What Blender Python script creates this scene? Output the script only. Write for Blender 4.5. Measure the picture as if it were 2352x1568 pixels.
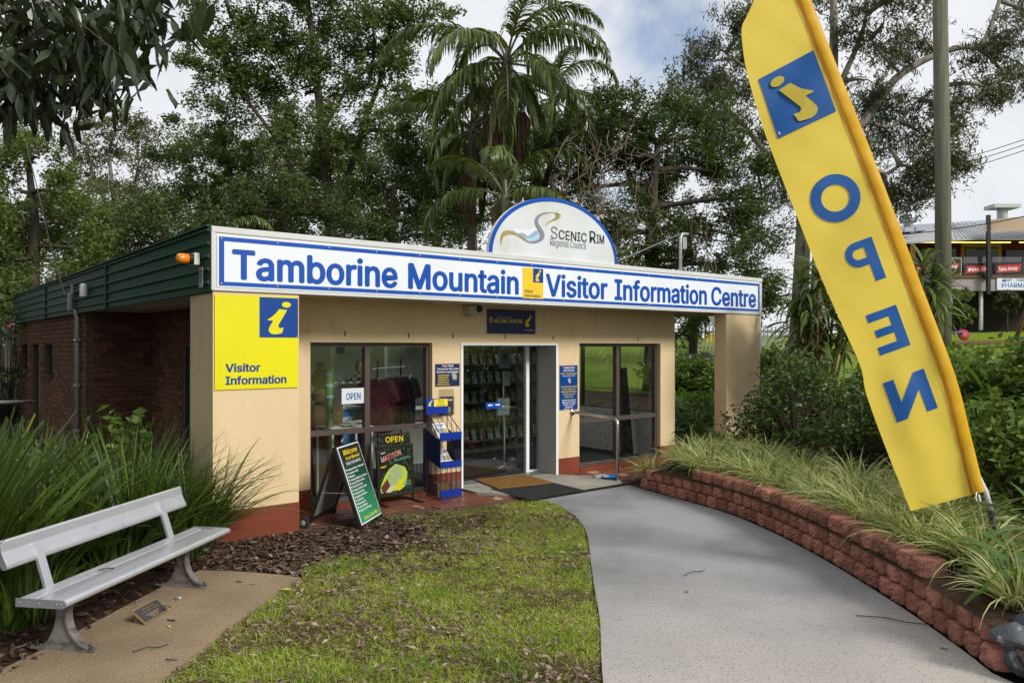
import bpy, bmesh, math, random
import numpy as np
from mathutils import Vector, Matrix, noise
R = math.radians
for o in list(bpy.data.objects): bpy.data.objects.remove(o)
SC = bpy.context.scene
COL = SC.collection

# ---------------------------------------------------------------- camera
F, CX, CY, H = 1795.0, 1176.0, 795.0, 2.1          # photo pixels on a 2352 wide picture, eye height in metres
cam_data = bpy.data.cameras.new('camera'); cam = bpy.data.objects.new('camera', cam_data); COL.objects.link(cam)
cam.location = (0, 0, H); cam.rotation_euler = (R(90), 0, 0)
cam_data.sensor_width = 36.0; cam_data.lens = 36.0*F/2352.0; cam_data.shift_y = (CY-784.0)/2352.0
cam_data.clip_start = 0.05; cam_data.clip_end = 2000
SC.camera = cam

# ---------------------------------------------------------------- sky, sun, exposure
SUN_DIR = Vector((0.66, -0.54, 0.58)).normalized()
W = bpy.data.worlds.new('World'); SC.world = W; W.use_nodes = True
nt = W.node_tree; nt.nodes.clear()
def wn(t, **k):
    n = nt.nodes.new(t)
    for a, b in k.items(): setattr(n, a, b)
    return n
w_out = wn('ShaderNodeOutputWorld'); w_bg = wn('ShaderNodeBackground'); w_bg.inputs['Strength'].default_value = 0.1
w_sky = wn('ShaderNodeTexSky', sky_type='NISHITA', sun_disc=False)
w_sky.sun_elevation = math.asin(SUN_DIR.z); w_sky.sun_rotation = math.atan2(SUN_DIR.x, SUN_DIR.y)
w_tc = wn('ShaderNodeTexCoord'); w_map = wn('ShaderNodeMapping'); w_map.inputs['Location'].default_value = (0.82, 0.1, 0.45)
w_n1 = wn('ShaderNodeTexNoise'); w_n1.inputs['Scale'].default_value = 2.6; w_n1.inputs['Detail'].default_value = 7; w_n1.inputs['Roughness'].default_value = 0.55
w_r = wn('ShaderNodeValToRGB'); w_r.color_ramp.elements[0].position = 0.28; w_r.color_ramp.elements[1].position = 0.40
w_n2 = wn('ShaderNodeTexNoise'); w_n2.inputs['Scale'].default_value = 4.2; w_n2.inputs['Detail'].default_value = 6
w_r2 = wn('ShaderNodeValToRGB'); w_r2.color_ramp.elements[0].position = 0.3; w_r2.color_ramp.elements[1].position = 0.7
w_r2.color_ramp.elements[0].color = (4.5, 4.65, 4.95, 1); w_r2.color_ramp.elements[1].color = (5.9, 6.0, 6.15, 1)
w_mix = wn('ShaderNodeMix', data_type='RGBA')
L = nt.links.new
L(w_tc.outputs['Generated'], w_map.inputs['Vector']); L(w_map.outputs[0], w_n1.inputs['Vector']); L(w_map.outputs[0], w_n2.inputs['Vector'])
L(w_n1.outputs['Fac'], w_r.inputs[0]); L(w_n2.outputs['Fac'], w_r2.inputs[0])
L(w_r.outputs[0], w_mix.inputs['Factor']); L(w_sky.outputs[0], w_mix.inputs['A']); L(w_r2.outputs[0], w_mix.inputs['B'])
L(w_mix.outputs['Result'], w_bg.inputs['Color']); L(w_bg.outputs[0], w_out.inputs[0])
sun_data = bpy.data.lights.new('sun', 'SUN'); sun = bpy.data.objects.new('sun', sun_data); COL.objects.link(sun)
sun_data.energy = 2.1; sun_data.angle = R(16); sun_data.color = (1.0, 0.96, 0.89)
sun.rotation_euler = SUN_DIR.to_track_quat('Z', 'Y').to_euler(); sun.location = (0, 0, 30)
SC.view_settings.view_transform = 'Standard'; SC.view_settings.look = 'None'; SC.view_settings.gamma = 1.0
SC.view_settings.use_curve_mapping = False; SC.view_settings.exposure = 0.7
SC.render.engine = 'CYCLES'
SC.cycles.use_denoising = True; SC.cycles.max_bounces = 6; SC.cycles.transparent_max_bounces = 12
SC.cycles.diffuse_bounces = 3; SC.cycles.glossy_bounces = 3; SC.cycles.transmission_bounces = 3
SC.cycles.caustics_reflective = False; SC.cycles.caustics_refractive = False

# ---------------------------------------------------------------- pixels to places
def G(px, py, z=0.0):
    d = (H-z)*F/(py-CY); return Vector(((px-CX)/F*d, d, z))
def AT(px, py, d): return Vector(((px-CX)/F*d, d, H-(py-CY)/F*d))
C0 = Vector((-3.18, 8.28, 0)); ANG = math.atan2(0.632, 0.775)
U = Vector((math.cos(ANG), math.sin(ANG), 0)); V = Vector((-math.sin(ANG), math.cos(ANG), 0))
def BW(u, v, z=0.0): return C0+U*u+V*v+Vector((0, 0, z))
def FU(px, v):
    t = (px-CX)/F; b = C0+V*v; return (t*b.y-b.x)/(U.x-t*U.y)
def FZ(px, py, v): return H-(py-CY)/F*BW(FU(px, v), v).y

# ---------------------------------------------------------------- objects
def prop(o, label=None, cat=None, group=None, kind=None):
    if label: o['label'] = label
    if cat: o['category'] = cat
    if group: o['group'] = group
    if kind: o['kind'] = kind
    return o
def link(name, data, parent=None):
    o = bpy.data.objects.new(name, data); COL.objects.link(o)
    if parent is not None: o.parent = parent
    return o
def thing(name, label, cat, loc=(0, 0, 0), rz=0.0, group=None):
    o = link(name, None); o.location = loc; o.rotation_euler = (0, 0, rz); o.empty_display_size = 0.2
    return prop(o, label, cat, group)
def copy_tree(o, parent=None):
    c = o.copy(); COL.objects.link(c)
    if parent is not None: c.parent = parent
    for ch in list(o.children): copy_tree(ch, c)
    return c
class MB:
    def __init__(s): s.v = []; s.f = []
    def add(s, vs, fs):
        b = len(s.v); s.v += [tuple(p) for p in vs]; s.f += [tuple(b+i for i in f) for f in fs]; return s
    def box(s, x0, x1, y0, y1, z0, z1, M=None):
        vs = [Vector((x, y, z)) for z in (z0, z1) for y in (y0, y1) for x in (x0, x1)]
        if M is not None: vs = [M @ p for p in vs]
        return s.add(vs, [(0, 2, 3, 1), (4, 5, 7, 6), (0, 1, 5, 4), (2, 6, 7, 3), (0, 4, 6, 2), (1, 3, 7, 5)])
    def prism(s, poly, fn, t0, t1):
        # poly: list of (a,b); fn(a,b,t)->xyz
        n = len(poly)
        vs = [fn(a, b, t0) for a, b in poly]+[fn(a, b, t1) for a, b in poly]
        return s.add(vs, [tuple(range(n))[::-1], tuple(range(n, 2*n))]+[(i, (i+1) % n, n+(i+1) % n, n+i) for i in range(n)])
    def tube(s, pts, r, n=8, caps=True):
        pts = [Vector(p) for p in pts]; m = len(pts)
        rs = r if isinstance(r, (list, tuple)) else [r]*m
        rings = []; prev = None
        for i, p in enumerate(pts):
            t = (pts[min(i+1, m-1)]-pts[max(i-1, 0)]).normalized()
            if prev is None:
                a = t.cross(Vector((0, 0, 1)));
                if a.length < 1e-3: a = t.cross(Vector((0, 1, 0)))
            else: a = prev-t*prev.dot(t)
            a.normalize(); prev = a; b = t.cross(a)
            rings.append([p+(a*math.cos(k*2*math.pi/n)+b*math.sin(k*2*math.pi/n))*rs[i] for k in range(n)])
        vs = [q for g in rings for q in g]; fs = []
        for i in range(m-1):
            for k in range(n):
                fs.append((i*n+k, i*n+(k+1) % n, (i+1)*n+(k+1) % n, (i+1)*n+k))
        if caps: fs += [tuple(range(n))[::-1], tuple((m-1)*n+k for k in range(n))]
        return s.add(vs, fs)
    def lathe(s, prof, n=16, c=(0, 0, 0), M=None):
        vs = []; m = len(prof)
        for r, z in prof:
            for k in range(n):
                a = 2*math.pi*k/n; p = Vector((c[0]+r*math.cos(a), c[1]+r*math.sin(a), c[2]+z))
                vs.append(M @ p if M is not None else p)
        fs = [(i*n+k, i*n+(k+1) % n, (i+1)*n+(k+1) % n, (i+1)*n+k) for i in range(m-1) for k in range(n)]
        fs += [tuple(range(n))[::-1], tuple((m-1)*n+k for k in range(n))]
        return s.add(vs, fs)
    def poly(s, pts): return s.add(pts, [tuple(range(len(pts)))])
    def mesh(s, name, smooth=False):
        me = bpy.data.meshes.new(name); me.from_pydata([tuple(p) for p in s.v], [], s.f); me.update()
        if smooth: me.polygons.foreach_set('use_smooth', [True]*len(me.polygons))
        return me
    def build(s, name, mat, parent=None, smooth=False, bevel=0.0, M=None, seg=2):
        me = s.mesh(name, smooth)
        if M is not None: me.transform(M)
        if mat is not None: me.materials.append(mat)
        o = link(name, me, parent)
        if bevel:
            b = o.modifiers.new('bevel', 'BEVEL'); b.width = bevel; b.segments = seg; b.limit_method = 'ANGLE'; b.angle_limit = R(40)
        return o
def BOX(name, mat, parent, x0, x1, y0, y1, z0, z1, bevel=0.0):
    return MB().box(x0, x1, y0, y1, z0, z1).build(name, mat, parent, bevel=bevel)
def np_mesh(name, verts, faces, mat, parent=None, smooth=False):
    # verts (N,3), faces (M,k)
    verts = np.asarray(verts, np.float32); faces = np.asarray(faces, np.int32); k = faces.shape[1]
    me = bpy.data.meshes.new(name); me.vertices.add(len(verts)); me.vertices.foreach_set('co', verts.ravel())
    me.loops.add(faces.size); me.loops.foreach_set('vertex_index', faces.ravel())
    me.polygons.add(len(faces)); me.polygons.foreach_set('loop_start', np.arange(0, faces.size, k, dtype=np.int32))
    if smooth: me.polygons.foreach_set('use_smooth', np.ones(len(faces), bool))
    me.update(calc_edges=True)
    for m in (mat if isinstance(mat, (list, tuple)) else [mat]): me.materials.append(m)
    return link(name, me, parent)
def catmull(pts, n=8):
    pts = [Vector(p) for p in pts]; out = []
    P = [pts[0]*2-pts[1]]+pts+[pts[-1]*2-pts[-2]]
    for i in range(1, len(P)-2):
        a, b, c, d = P[i-1], P[i], P[i+1], P[i+2]
        for k in range(n):
            t = k/n; out.append(0.5*((2*b)+(c-a)*t+(2*a-5*b+4*c-d)*t*t+(3*b-a-3*c+d)*t**3))
    out.append(pts[-1]); return out
def inpoly(x, y, poly):
    x = np.asarray(x); y = np.asarray(y); ins = np.zeros(x.shape, bool); n = len(poly)
    for i in range(n):
        x1, y1 = poly[i][0], poly[i][1]; x2, y2 = poly[(i+1) % n][0], poly[(i+1) % n][1]
        c = ((y1 > y) != (y2 > y)) & (x < (x2-x1)*(y-y1)/((y2-y1) or 1e-9)+x1); ins ^= c
    return ins

ORD = ('first', 'second', 'third', 'fourth', 'fifth', 'sixth', 'seventh', 'eighth', 'ninth', 'tenth', 'eleventh', 'twelfth', 'thirteenth', 'fourteenth', 'fifteenth', 'sixteenth', 'seventeenth', 'eighteenth', 'nineteenth', 'twentieth', 'twenty-first', 'twenty-second', 'twenty-third', 'twenty-fourth')
# ---------------------------------------------------------------- materials
def lin(c):
    if isinstance(c, str): c = [int(c[i:i+2], 16)/255 for i in (0, 2, 4)]; c = [(x/12.92 if x <= .04045 else ((x+.055)/1.055)**2.4) for x in c]
    return (c[0], c[1], c[2], 1.0)
def mat(name, c1, c2=None, scale=4.0, rough=0.6, spec=0.4, metal=0.0, bump=0.0, bscale=60.0, vary=0.0, island=0.0, c3=None, s3=200.0, t3=(0.6, 0.7), detail=5, stretch=None, coat=0.0, lo=0.35, hi=0.65, emit=0.0, pour=None):
    m = bpy.data.materials.new(name); m.use_nodes = True; t = m.node_tree; N = t.nodes; K = t.links.new
    b = N['Principled BSDF']; c1 = lin(c1); b.inputs['Base Color'].default_value = c1
    b.inputs['Roughness'].default_value = rough; b.inputs['Metallic'].default_value = metal; b.inputs['Specular IOR Level'].default_value = spec
    if coat: b.inputs['Coat Weight'].default_value = coat
    if emit: b.inputs['Emission Color'].default_value = c1; b.inputs['Emission Strength'].default_value = emit
    co = None
    if c2 is not None or bump or c3 is not None:
        tc = N.new('ShaderNodeTexCoord'); co = tc.outputs['Object']
        if stretch:
            mp = N.new('ShaderNodeMapping'); mp.inputs['Scale'].default_value = stretch; K(co, mp.inputs[0]); co = mp.outputs[0]
        if (vary or c2 is not None) and not pour:
            oi = N.new('ShaderNodeObjectInfo'); ad = N.new('ShaderNodeVectorMath'); ad.operation = 'MULTIPLY_ADD'
            ad.inputs[1].default_value = (37.0, 17.0, 29.0); K(oi.outputs['Random'], ad.inputs[0]); K(co, ad.inputs[2]); co = ad.outputs[0]
    cur = None
    def mixc(fac, a, bb):
        x = N.new('ShaderNodeMix'); x.data_type = 'RGBA'; K(fac, x.inputs['Factor'])
        if hasattr(a, 'links'): K(a, x.inputs['A'])
        else: x.inputs['A'].default_value = a
        if hasattr(bb, 'links'): K(bb, x.inputs['B'])
        else: x.inputs['B'].default_value = bb
        return x.outputs['Result']
    def nz(sc, d=detail, lo=lo, hi=hi):
        n = N.new('ShaderNodeTexNoise'); n.inputs['Scale'].default_value = sc; n.inputs['Detail'].default_value = d; K(co, n.inputs['Vector'])
        r = N.new('ShaderNodeMapRange'); r.inputs['From Min'].default_value = lo; r.inputs['From Max'].default_value = hi; K(n.outputs['Fac'], r.inputs[0]); return r.outputs[0]
    if c2 is not None: cur = mixc(nz(scale), c1, lin(c2))
    if pour:      # a second pour of concrete: (y0, y1, colour)
        sx = N.new('ShaderNodeSeparateXYZ'); K(co, sx.inputs[0]); nq = nz(1.1, 6, 0, 1); aq = N.new('ShaderNodeMath'); aq.operation = 'MULTIPLY_ADD'; K(nq, aq.inputs[0]); aq.inputs[1].default_value = 2.6; K(sx.outputs['Y'], aq.inputs[2])
        rq = N.new('ShaderNodeMapRange'); rq.inputs['From Min'].default_value = pour[1]; rq.inputs['From Max'].default_value = pour[0]; K(aq.outputs[0], rq.inputs[0]); cur = mixc(rq.outputs[0], cur, lin(pour[2]))
    if c3 is not None: cur = mixc(nz(s3, 3, t3[0], t3[1]), cur if cur is not None else c1, lin(c3))
    if vary or island:
        if island: g = N.new('ShaderNodeNewGeometry'); rnd = g.outputs['Random Per Island']; amt = island
        else: g = N.new('ShaderNodeObjectInfo'); rnd = g.outputs['Random']; amt = vary
        hs = N.new('ShaderNodeHueSaturation'); r = N.new('ShaderNodeMapRange'); r.inputs['To Min'].default_value = 1-amt; r.inputs['To Max'].default_value = 1+amt
        K(rnd, r.inputs[0]); K(r.outputs[0], hs.inputs['Value'])
        if cur is not None: K(cur, hs.inputs['Color'])
        else: hs.inputs['Color'].default_value = c1
        cur = hs.outputs[0]
    if cur is not None: K(cur, b.inputs['Base Color'])
    if bump:
        n = N.new('ShaderNodeTexNoise'); n.inputs['Scale'].default_value = bscale; n.inputs['Detail'].default_value = 4; K(co, n.inputs['Vector'])
        bp = N.new('ShaderNodeBump'); bp.inputs['Strength'].default_value = bump; bp.inputs['Distance'].default_value = 0.02; K(n.outputs['Fac'], bp.inputs['Height']); K(bp.outputs[0], b.inputs['Normal'])
    return m
def leafmat(name, c1, c2, trans=0.3, rough=0.45, spec=0.35, c3=None, f3=0.9, tcol=None):
    m = bpy.data.materials.new(name); m.use_nodes = True; t = m.node_tree; N = t.nodes; K = t.links.new
    b = N['Principled BSDF']; out = N['Material Output']; g = N.new('ShaderNodeNewGeometry')
    rp = N.new('ShaderNodeValToRGB'); e = rp.color_ramp.elements; e[0].color = lin(c1); e[1].color = lin(c2)
    if c3 is not None:
        e[1].position = f3; q = e.new(min(1.0, f3+0.03)); q.color = lin(c3)
    K(g.outputs['Random Per Island'], rp.inputs[0]); K(rp.outputs[0], b.inputs['Base Color'])
    b.inputs['Roughness'].default_value = rough; b.inputs['Specular IOR Level'].default_value = spec
    tr = N.new('ShaderNodeBsdfTranslucent'); hs = N.new('ShaderNodeHueSaturation'); hs.inputs['Saturation'].default_value = 1.15; hs.inputs['Value'].default_value = 1.6; hs.inputs['Hue'].default_value = 0.48
    K(rp.outputs[0], hs.inputs['Color']); K(hs.outputs[0], tr.inputs['Color'])
    mx = N.new('ShaderNodeMixShader'); mx.inputs[0].default_value = trans; K(b.outputs[0], mx.inputs[1]); K(tr.outputs[0], mx.inputs[2]); K(mx.outputs[0], out.inputs['Surface'])
    return m
def glassmat(name, tint, refl=1.0, rough=0.0):
    m = bpy.data.materials.new(name); m.use_nodes = True; t = m.node_tree; N = t.nodes; K = t.links.new
    N.remove(N['Principled BSDF']); out = N['Material Output']
    a = N.new('ShaderNodeBsdfTransparent'); a.inputs[0].default_value = lin(tint)
    g = N.new('ShaderNodeBsdfGlossy'); g.inputs['Roughness'].default_value = rough; g.inputs[0].default_value = (1, 1, 1, 1)
    fr = N.new('ShaderNodeLayerWeight'); fr.inputs[0].default_value = .5; pw = N.new('ShaderNodeMath'); pw.operation = 'POWER'; pw.inputs[1].default_value = 5; K(fr.outputs['Facing'], pw.inputs[0])
    sk = N.new('ShaderNodeMath'); sk.operation = 'MULTIPLY_ADD'; sk.inputs[1].default_value = .96; sk.inputs[2].default_value = .04; K(pw.outputs[0], sk.inputs[0])
    ml = N.new('ShaderNodeMath'); ml.operation = 'MULTIPLY'; ml.inputs[1].default_value = refl; ml.use_clamp = True; K(sk.outputs[0], ml.inputs[0])
    mx = N.new('ShaderNodeMixShader'); K(ml.outputs[0], mx.inputs[0]); K(a.outputs[0], mx.inputs[1]); K(g.outputs[0], mx.inputs[2]); K(mx.outputs[0], out.inputs['Surface'])
    return m

M_beige = mat('beige_render', (.69, .535, .33), (.635, .49, .295), 1.3, .85, .2, bump=.12, bscale=160, c3=(.46, .345, .20), s3=5, t3=(.58, .9), stretch=(1, 1, .3), detail=8)
M_red = mat('red_plinth_paint', (.20, .047, .022), (.165, .04, .02), 3, .7, .25, bump=.12, bscale=140, c3=(.10, .045, .028), s3=7, t3=(.58, .8))
M_white = mat('white_paint', (.78, .79, .79), (.74, .75, .76), 2, .45, .4)
M_trim = mat('pale_grey_trim', (.60, .61, .60), (.55, .56, .55), 1.5, .5, .4)
M_signwhite = mat('white_sign_face', (.74, .78, .84), (.70, .74, .80), 1.2, .22, .5)
M_signblue = mat('blue_sign_print', (.004, .07, .38), None, rough=.28, spec=.5)
M_navy = mat('navy_sign_print', (.012, .02, .085), None, rough=.4)
M_iblue = mat('information_blue', (.006, .05, .24), None, rough=.3)
M_signyellow = mat('yellow_sign_print', (.72, .66, .005), (.68, .62, .004), 2, .28, .5)
M_amberyellow = mat('amber_yellow_print', (.76, .52, .03), None, rough=.35)
M_textyellow = mat('yellow_lettering', (.85, .66, .02), None, rough=.5)
M_textwhite = mat('white_lettering', (.85, .85, .85), None, rough=.5)
M_black = mat('black_paint', (.012, .012, .013), None, rough=.45)
M_dark = mat('dark_rubber', (.02, .02, .021), (.03, .03, .031), 30, .85, .2, bump=.3, bscale=200)
M_brownframe = mat('bronze_aluminium', (.085, .063, .056), (.075, .056, .05), 3, .45, .5)
M_green = mat('green_colorbond', (.022, .085, .05), (.018, .070, .042), 2.2, .6, .12, c3=(.036, .06, .042), s3=5, t3=(.6, .8), stretch=(1, .25, 1))
M_soffit = mat('soffit_sheet', (.50, .46, .38), (.46, .42, .35), 2, .8, .2)
M_alu = mat('brushed_aluminium', (.60, .61, .65), (.54, .55, .59), 3, .32, .5, metal=.55, bump=.02, bscale=300, c3=(.45, .46, .5), s3=9, t3=(.62, .8))
M_steel = mat('stainless_steel', (.52, .50, .47), (.47, .45, .42), 8, .3, .5, metal=.95)
M_cast = mat('cast_aluminium', (.24, .23, .215), (.17, .16, .145), 9, .5, .4, metal=.35, bump=.3, bscale=90, c3=(.075, .06, .042), s3=13, t3=(.55, .72))
M_galv = mat('galvanised_steel', (.42, .43, .43), (.36, .37, .37), 12, .45, .5, metal=.6)
M_brick = mat('brown_brick', (.155, .078, .045), (.115, .058, .036), 14, .9, .15, bump=.5, bscale=70, vary=.38, c3=(.055, .038, .03), s3=25, t3=(.58, .72))
M_brick_m = mat('brown_brick_mass', (.155, .078, .045), (.115, .058, .036), 14, .9, .15, bump=.5, bscale=70, island=.38, c3=(.055, .038, .03), s3=25, t3=(.58, .72))
M_mortar = mat('mortar', (.14, .105, .08), (.10, .08, .06), 20, .95, .1)
M_block = mat('red_split_block', (.37, .165, .12), (.26, .11, .08), 7, .92, .2, bump=.8, bscale=55, vary=.32, c3=(.45, .32, .26), s3=110, t3=(.63, .70))
M_tile = mat('terracotta_tile', (.20, .066, .034), (.155, .05, .028), 3, .35, .5, vary=.16, c3=(.50, .34, .22), s3=3.0, t3=(.62, .66), bump=.08, bscale=60)
M_grout = mat('tile_grout', (.11, .06, .045), (.08, .045, .035), 8, .9)
M_conc = mat('path_concrete', (.31, .31, .31), (.20, .20, .204), 0.8, .85, .2, bump=.35, bscale=160, c3=(.15, .15, .155), s3=80, t3=(.58, .68), detail=9, lo=.4, hi=.62, pour=(5.9, 8.6, (.43, .40, .365)))
M_slab = mat('entry_concrete', (.36, .33, .29), (.27, .25, .22), 3, .85, .2, bump=.2, bscale=150, c3=(.18, .16, .14), s3=9, t3=(.58, .8))
M_pad = mat('aggregate_concrete', (.36, .265, .17), (.26, .19, .12), 1.6, .9, .2, bump=.6, bscale=170, c3=(.15, .105, .065), s3=85, t3=(.55, .66))
M_soil = mat('garden_mulch', (.045, .028, .02), (.075, .05, .036), 12, .95, .1, bump=1.0, bscale=45, c3=(.12, .085, .06), s3=55, t3=(.6, .68))
M_dirt = mat('bare_earth', (.075, .042, .028), (.05, .032, .022), 5, .95, .1, bump=.8, bscale=60, c3=(.12, .08, .055), s3=40, t3=(.6, .7))
M_glass = glassmat('window_glass', (.95, .97, .96), 1.6)
M_glass2 = glassmat('door_glass', (.66, .70, .68), 2.2)
M_perspex = glassmat('perspex', (.92, .93, .92), 1.2)
M_wood = mat('weathered_timber', (.16, .095, .05), (.11, .065, .036), 6, .8, .2, bump=.3, bscale=40, stretch=(1, 8, 8))
M_coir = mat('coir_fibre', (.36, .19, .065), (.27, .135, .045), 30, .98, .05, bump=1.0, bscale=240)
M_paper = mat('paper', (.72, .72, .69), (.62, .62, .6), 40, .7, .2)

# ---------------------------------------------------------------- writing
_tc = {}
try: FONT = bpy.data.fonts.load(bpy.utils.system_resource('DATAFILES', path='fonts')+'/Inter.woff2')     # Blender's own interface face
except Exception: FONT = None
M_POLY = [(0, 0), (0, 1), (.175, 1), (.5, .22), (.825, 1), (1, 1), (1, 0), (.865, 0), (.865, .70), (.56, 0), (.44, 0), (.135, .70), (.135, 0)]
def _text_mesh(body, shear, res, spacing):
    c = bpy.data.curves.new('writing', 'FONT'); c.body = body; c.size = 1.0; c.shear = shear; c.resolution_u = res; c.space_character = spacing
    if FONT is not None: c.font = FONT
    o = bpy.data.objects.new('writing', c); me = bpy.data.meshes.new_from_object(o)
    n = len(me.vertices); co = np.empty(n*3, np.float32); me.vertices.foreach_get('co', co); co = co.reshape(-1, 3)[:, :2].copy()
    fs = [tuple(p.vertices) for p in me.polygons]
    bpy.data.objects.remove(o); bpy.data.curves.remove(c); bpy.data.meshes.remove(me); return co, fs
def text2d(body, bold=0.0, shear=0.0, res=2, spacing=1.0):
    k = (body, shear, spacing)
    if k in _tc: return _tc[k]
    co, fs = _text_mesh(body, shear, res, spacing)
    if 'M' in body and len(body) >= 1:              # the face's own M fills badly: swap in a plain one
        cnt = []
        for ch in body: cnt.append(0 if ch == ' ' else len(text2d_raw(ch, shear, res)))
        if sum(cnt) == len(co):
            st = 0; extra = []; ef = []; drop = set()
            for ch, n in zip(body[::-1], cnt[::-1]):       # the last letter comes first in the mesh
                if ch == 'M':
                    seg = co[st:st+n]; y1 = seg[:, 1].max(); y0 = seg[:, 1].min(); x0 = seg[:, 0].min()-shear*0; x1 = seg[:, 0].max()-shear*y1
                    b0 = len(co)+len(extra); extra += [(x0+a*(x1-x0)+shear*(y0+q*(y1-y0)), y0+q*(y1-y0)) for a, q in M_POLY]; ef.append(tuple(range(b0, b0+len(M_POLY)))[::-1]); drop.update(range(st, st+n))
                st += n
            fs = [f for f in fs if f[0] not in drop]+ef; co = np.vstack([co, np.array(extra, np.float32)])
            used = sorted({i for f in fs for i in f}); mp = {i: j for j, i in enumerate(used)}; co = co[used]; fs = [tuple(mp[i] for i in f) for f in fs]
    _tc[k] = (co, fs); return _tc[k]
_raw = {}
def text2d_raw(ch, shear, res):
    if (ch, shear) not in _raw: _raw[(ch, shear)] = _text_mesh(ch, shear, res, 1.0)[0]
    return _raw[(ch, shear)]
CAP = float(text2d('H')[0][:, 1].max())
def write(parent, body, x, z, h, m, w=None, y=0.0, bold=0.012, shear=0.0, align='C', M=None, name='lettering', fn=None, mirror=False):
    """flat lettering: x,z = centre (or left) of the baseline, h = capital height, w = total width; heavy faces are layered copies"""
    co, fs = text2d(body, 0.0, shear)
    x0, x1 = co[:, 0].min(), co[:, 0].max(); s = h/CAP; e = max(0.0, bold*.62*CAP)
    sx = s if w is None else w/(x1-x0+2*e)
    W_ = (x1-x0+2*e)*sx; mb = MB()
    for k, (dx, dy) in enumerate([(0, 0)] if e < .003 else [(-e, 0), (e, 0), (0, e*.7), (0, -e*.7), (-e*.6, e*.5), (e*.6, -e*.5), (e*.6, e*.5), (-e*.6, -e*.5)]):
        X = (co[:, 0]-x0+e+dx)*sx-(W_/2 if align == 'C' else 0); Y = (co[:, 1]+dy)*s; dz = .00025*k
        if fn is not None: vs = [fn(a, b) for a, b in zip(X, Y)]
        else: vs = [(x+a, y-dz, z+b) for a, b in zip(X, Y)]
        mb.add(vs, fs)
    return mb.build(name, m, parent, M=M)
I_BODY = [(.50, .285), (.705, .305), (.475, .69), (.478, .735), (.52, .765), (.61, .752), (.57, .89), (.48, .91), (.37, .925), (.28, .90), (.235, .85), (.228, .80), (.26, .72), (.345, .578), (.208, .572), (.20, .556), (.33, .47), (.42, .385)]
I_DOT = [(.685+.118*math.cos(a*math.pi/10), .172+.072*math.sin(a*math.pi/10)) for a in range(20)]
def i_mark(parent, fn, m, name='information_symbol'):
    mb = MB(); mb.poly([fn(a, b) for a, b in I_BODY][::-1]); mb.poly([fn(a, b) for a, b in I_DOT][::-1]); return mb.build(name, m, parent)
def board(name, label, cat, u0, u1, v, z0, z1, t, m, bevel=0.0, rz=ANG):
    """a flat sign fixed to the facade plane v (front face at v-t); local x along it, z up from its lower edge, front at y=-t"""
    o = thing(name, label, cat, BW((u0+u1)/2, v, z0), rz)
    w = u1-u0; BOX('panel', m, o, -w/2, w/2, -t, 0, 0, z1-z0, bevel)
    return o, w, z1-z0
def flat(parent, name, m, x0, x1, z0, z1, y): return MB().poly([(x0, y, z0), (x1, y, z0), (x1, y, z1), (x0, y, z1)]).build(name, m, parent)
# ================================================================ THE SETTING
rng = np.random.default_rng(7); random.seed(7)
WALL = catmull([(1.865, 11.506, 0), (2.379, 10.442, 0), (2.679, 9.776, 0), (2.9, 8.869, 0), (3.025, 7.909, 0), (3.083, 7.078, 0), (3.11, 6.19, 0), (3.10, 5.618, 0), (3.085, 5.289, 0), (3.06, 4.98, 0)], 10)
EDGE_PTS = [Vector(p) for p in ((4.2, -4, 0), (3.75, 2, 0), (3.3, 4.2, 0))]+WALL[::-1]+[Vector((2.05, 12.1, 0)), BW(8.62, .82), BW(8.62, 8), BW(8.62, 16), BW(8.62, 30)]
def resample(pts, step):
    out = [Vector(pts[0])]; acc = 0.0
    for a, b in zip(pts[:-1], pts[1:]):
        L_ = (b-a).length; d = step-acc
        while d <= L_: out.append(a.lerp(b, d/L_)); d += step
        acc = L_-(d-step)
    return out
EDGE = resample(EDGE_PTS, .25)
EX = np.array([p.x for p in EDGE]); EY = np.array([p.y for p in EDGE])
def zprof(d, walled):
    base = np.where(walled, .30, np.minimum(.30, .5*d))
    return base+.105*np.minimum(d, 17)+.03*np.maximum(0, d-17)
def hz(x, y):
    """height of the garden bed and the hill behind it"""
    D2 = (EX-x)**2+(EY-y)**2; i = int(D2.argmin()); d = math.sqrt(D2[i]); walled = 4.9 < EY[i] < 11.4
    return float(zprof(d, walled))
def sheet(name, pts, z, m, thick=0.0, parent=None, kind='structure'):
    bm = bmesh.new(); vs = [bm.verts.new((p[0], p[1], z)) for p in pts]; f = bm.faces.new(vs); bm.normal_update()
    if f.normal.z < 0: f.normal_flip()
    if thick:
        r = bmesh.ops.extrude_face_region(bm, geom=[f]); bmesh.ops.translate(bm, verts=[e for e in r['geom'] if isinstance(e, bmesh.types.BMVert)], vec=(0, 0, -thick))
        bmesh.ops.recalc_face_normals(bm, faces=bm.faces)
    bmesh.ops.triangulate(bm, faces=bm.faces); me = bpy.data.meshes.new(name); bm.to_mesh(me); bm.free(); me.materials.append(m)
    o = link(name, me, parent)
    if parent is None: prop(o, kind=kind)
    return o
M_far = mat('forest_floor', (.05, .055, .025), (.035, .032, .02), .6, .95, .1, bump=.5, bscale=8)
g_ = MB(); n_ = 48
g_.v = [(0, 0, -.04)]+[(r*math.cos(2*math.pi*k/n_), r*math.sin(2*math.pi*k/n_), -.04) for r in (40, 900) for k in range(n_)]
g_.f = [(0, 1+k, 1+(k+1) % n_) for k in range(n_)]+[(1+k, 1+n_+k, 1+n_+(k+1) % n_, 1+(k+1) % n_) for k in range(n_)]
prop(g_.build('ground', M_far), kind='structure')
sheet('mulch_ground', [(-14, -4), (4.4, -4), (3.1, 5), (1.9, 12), (-3, 16), (-14, 16)], -.012, M_dirt)
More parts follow.
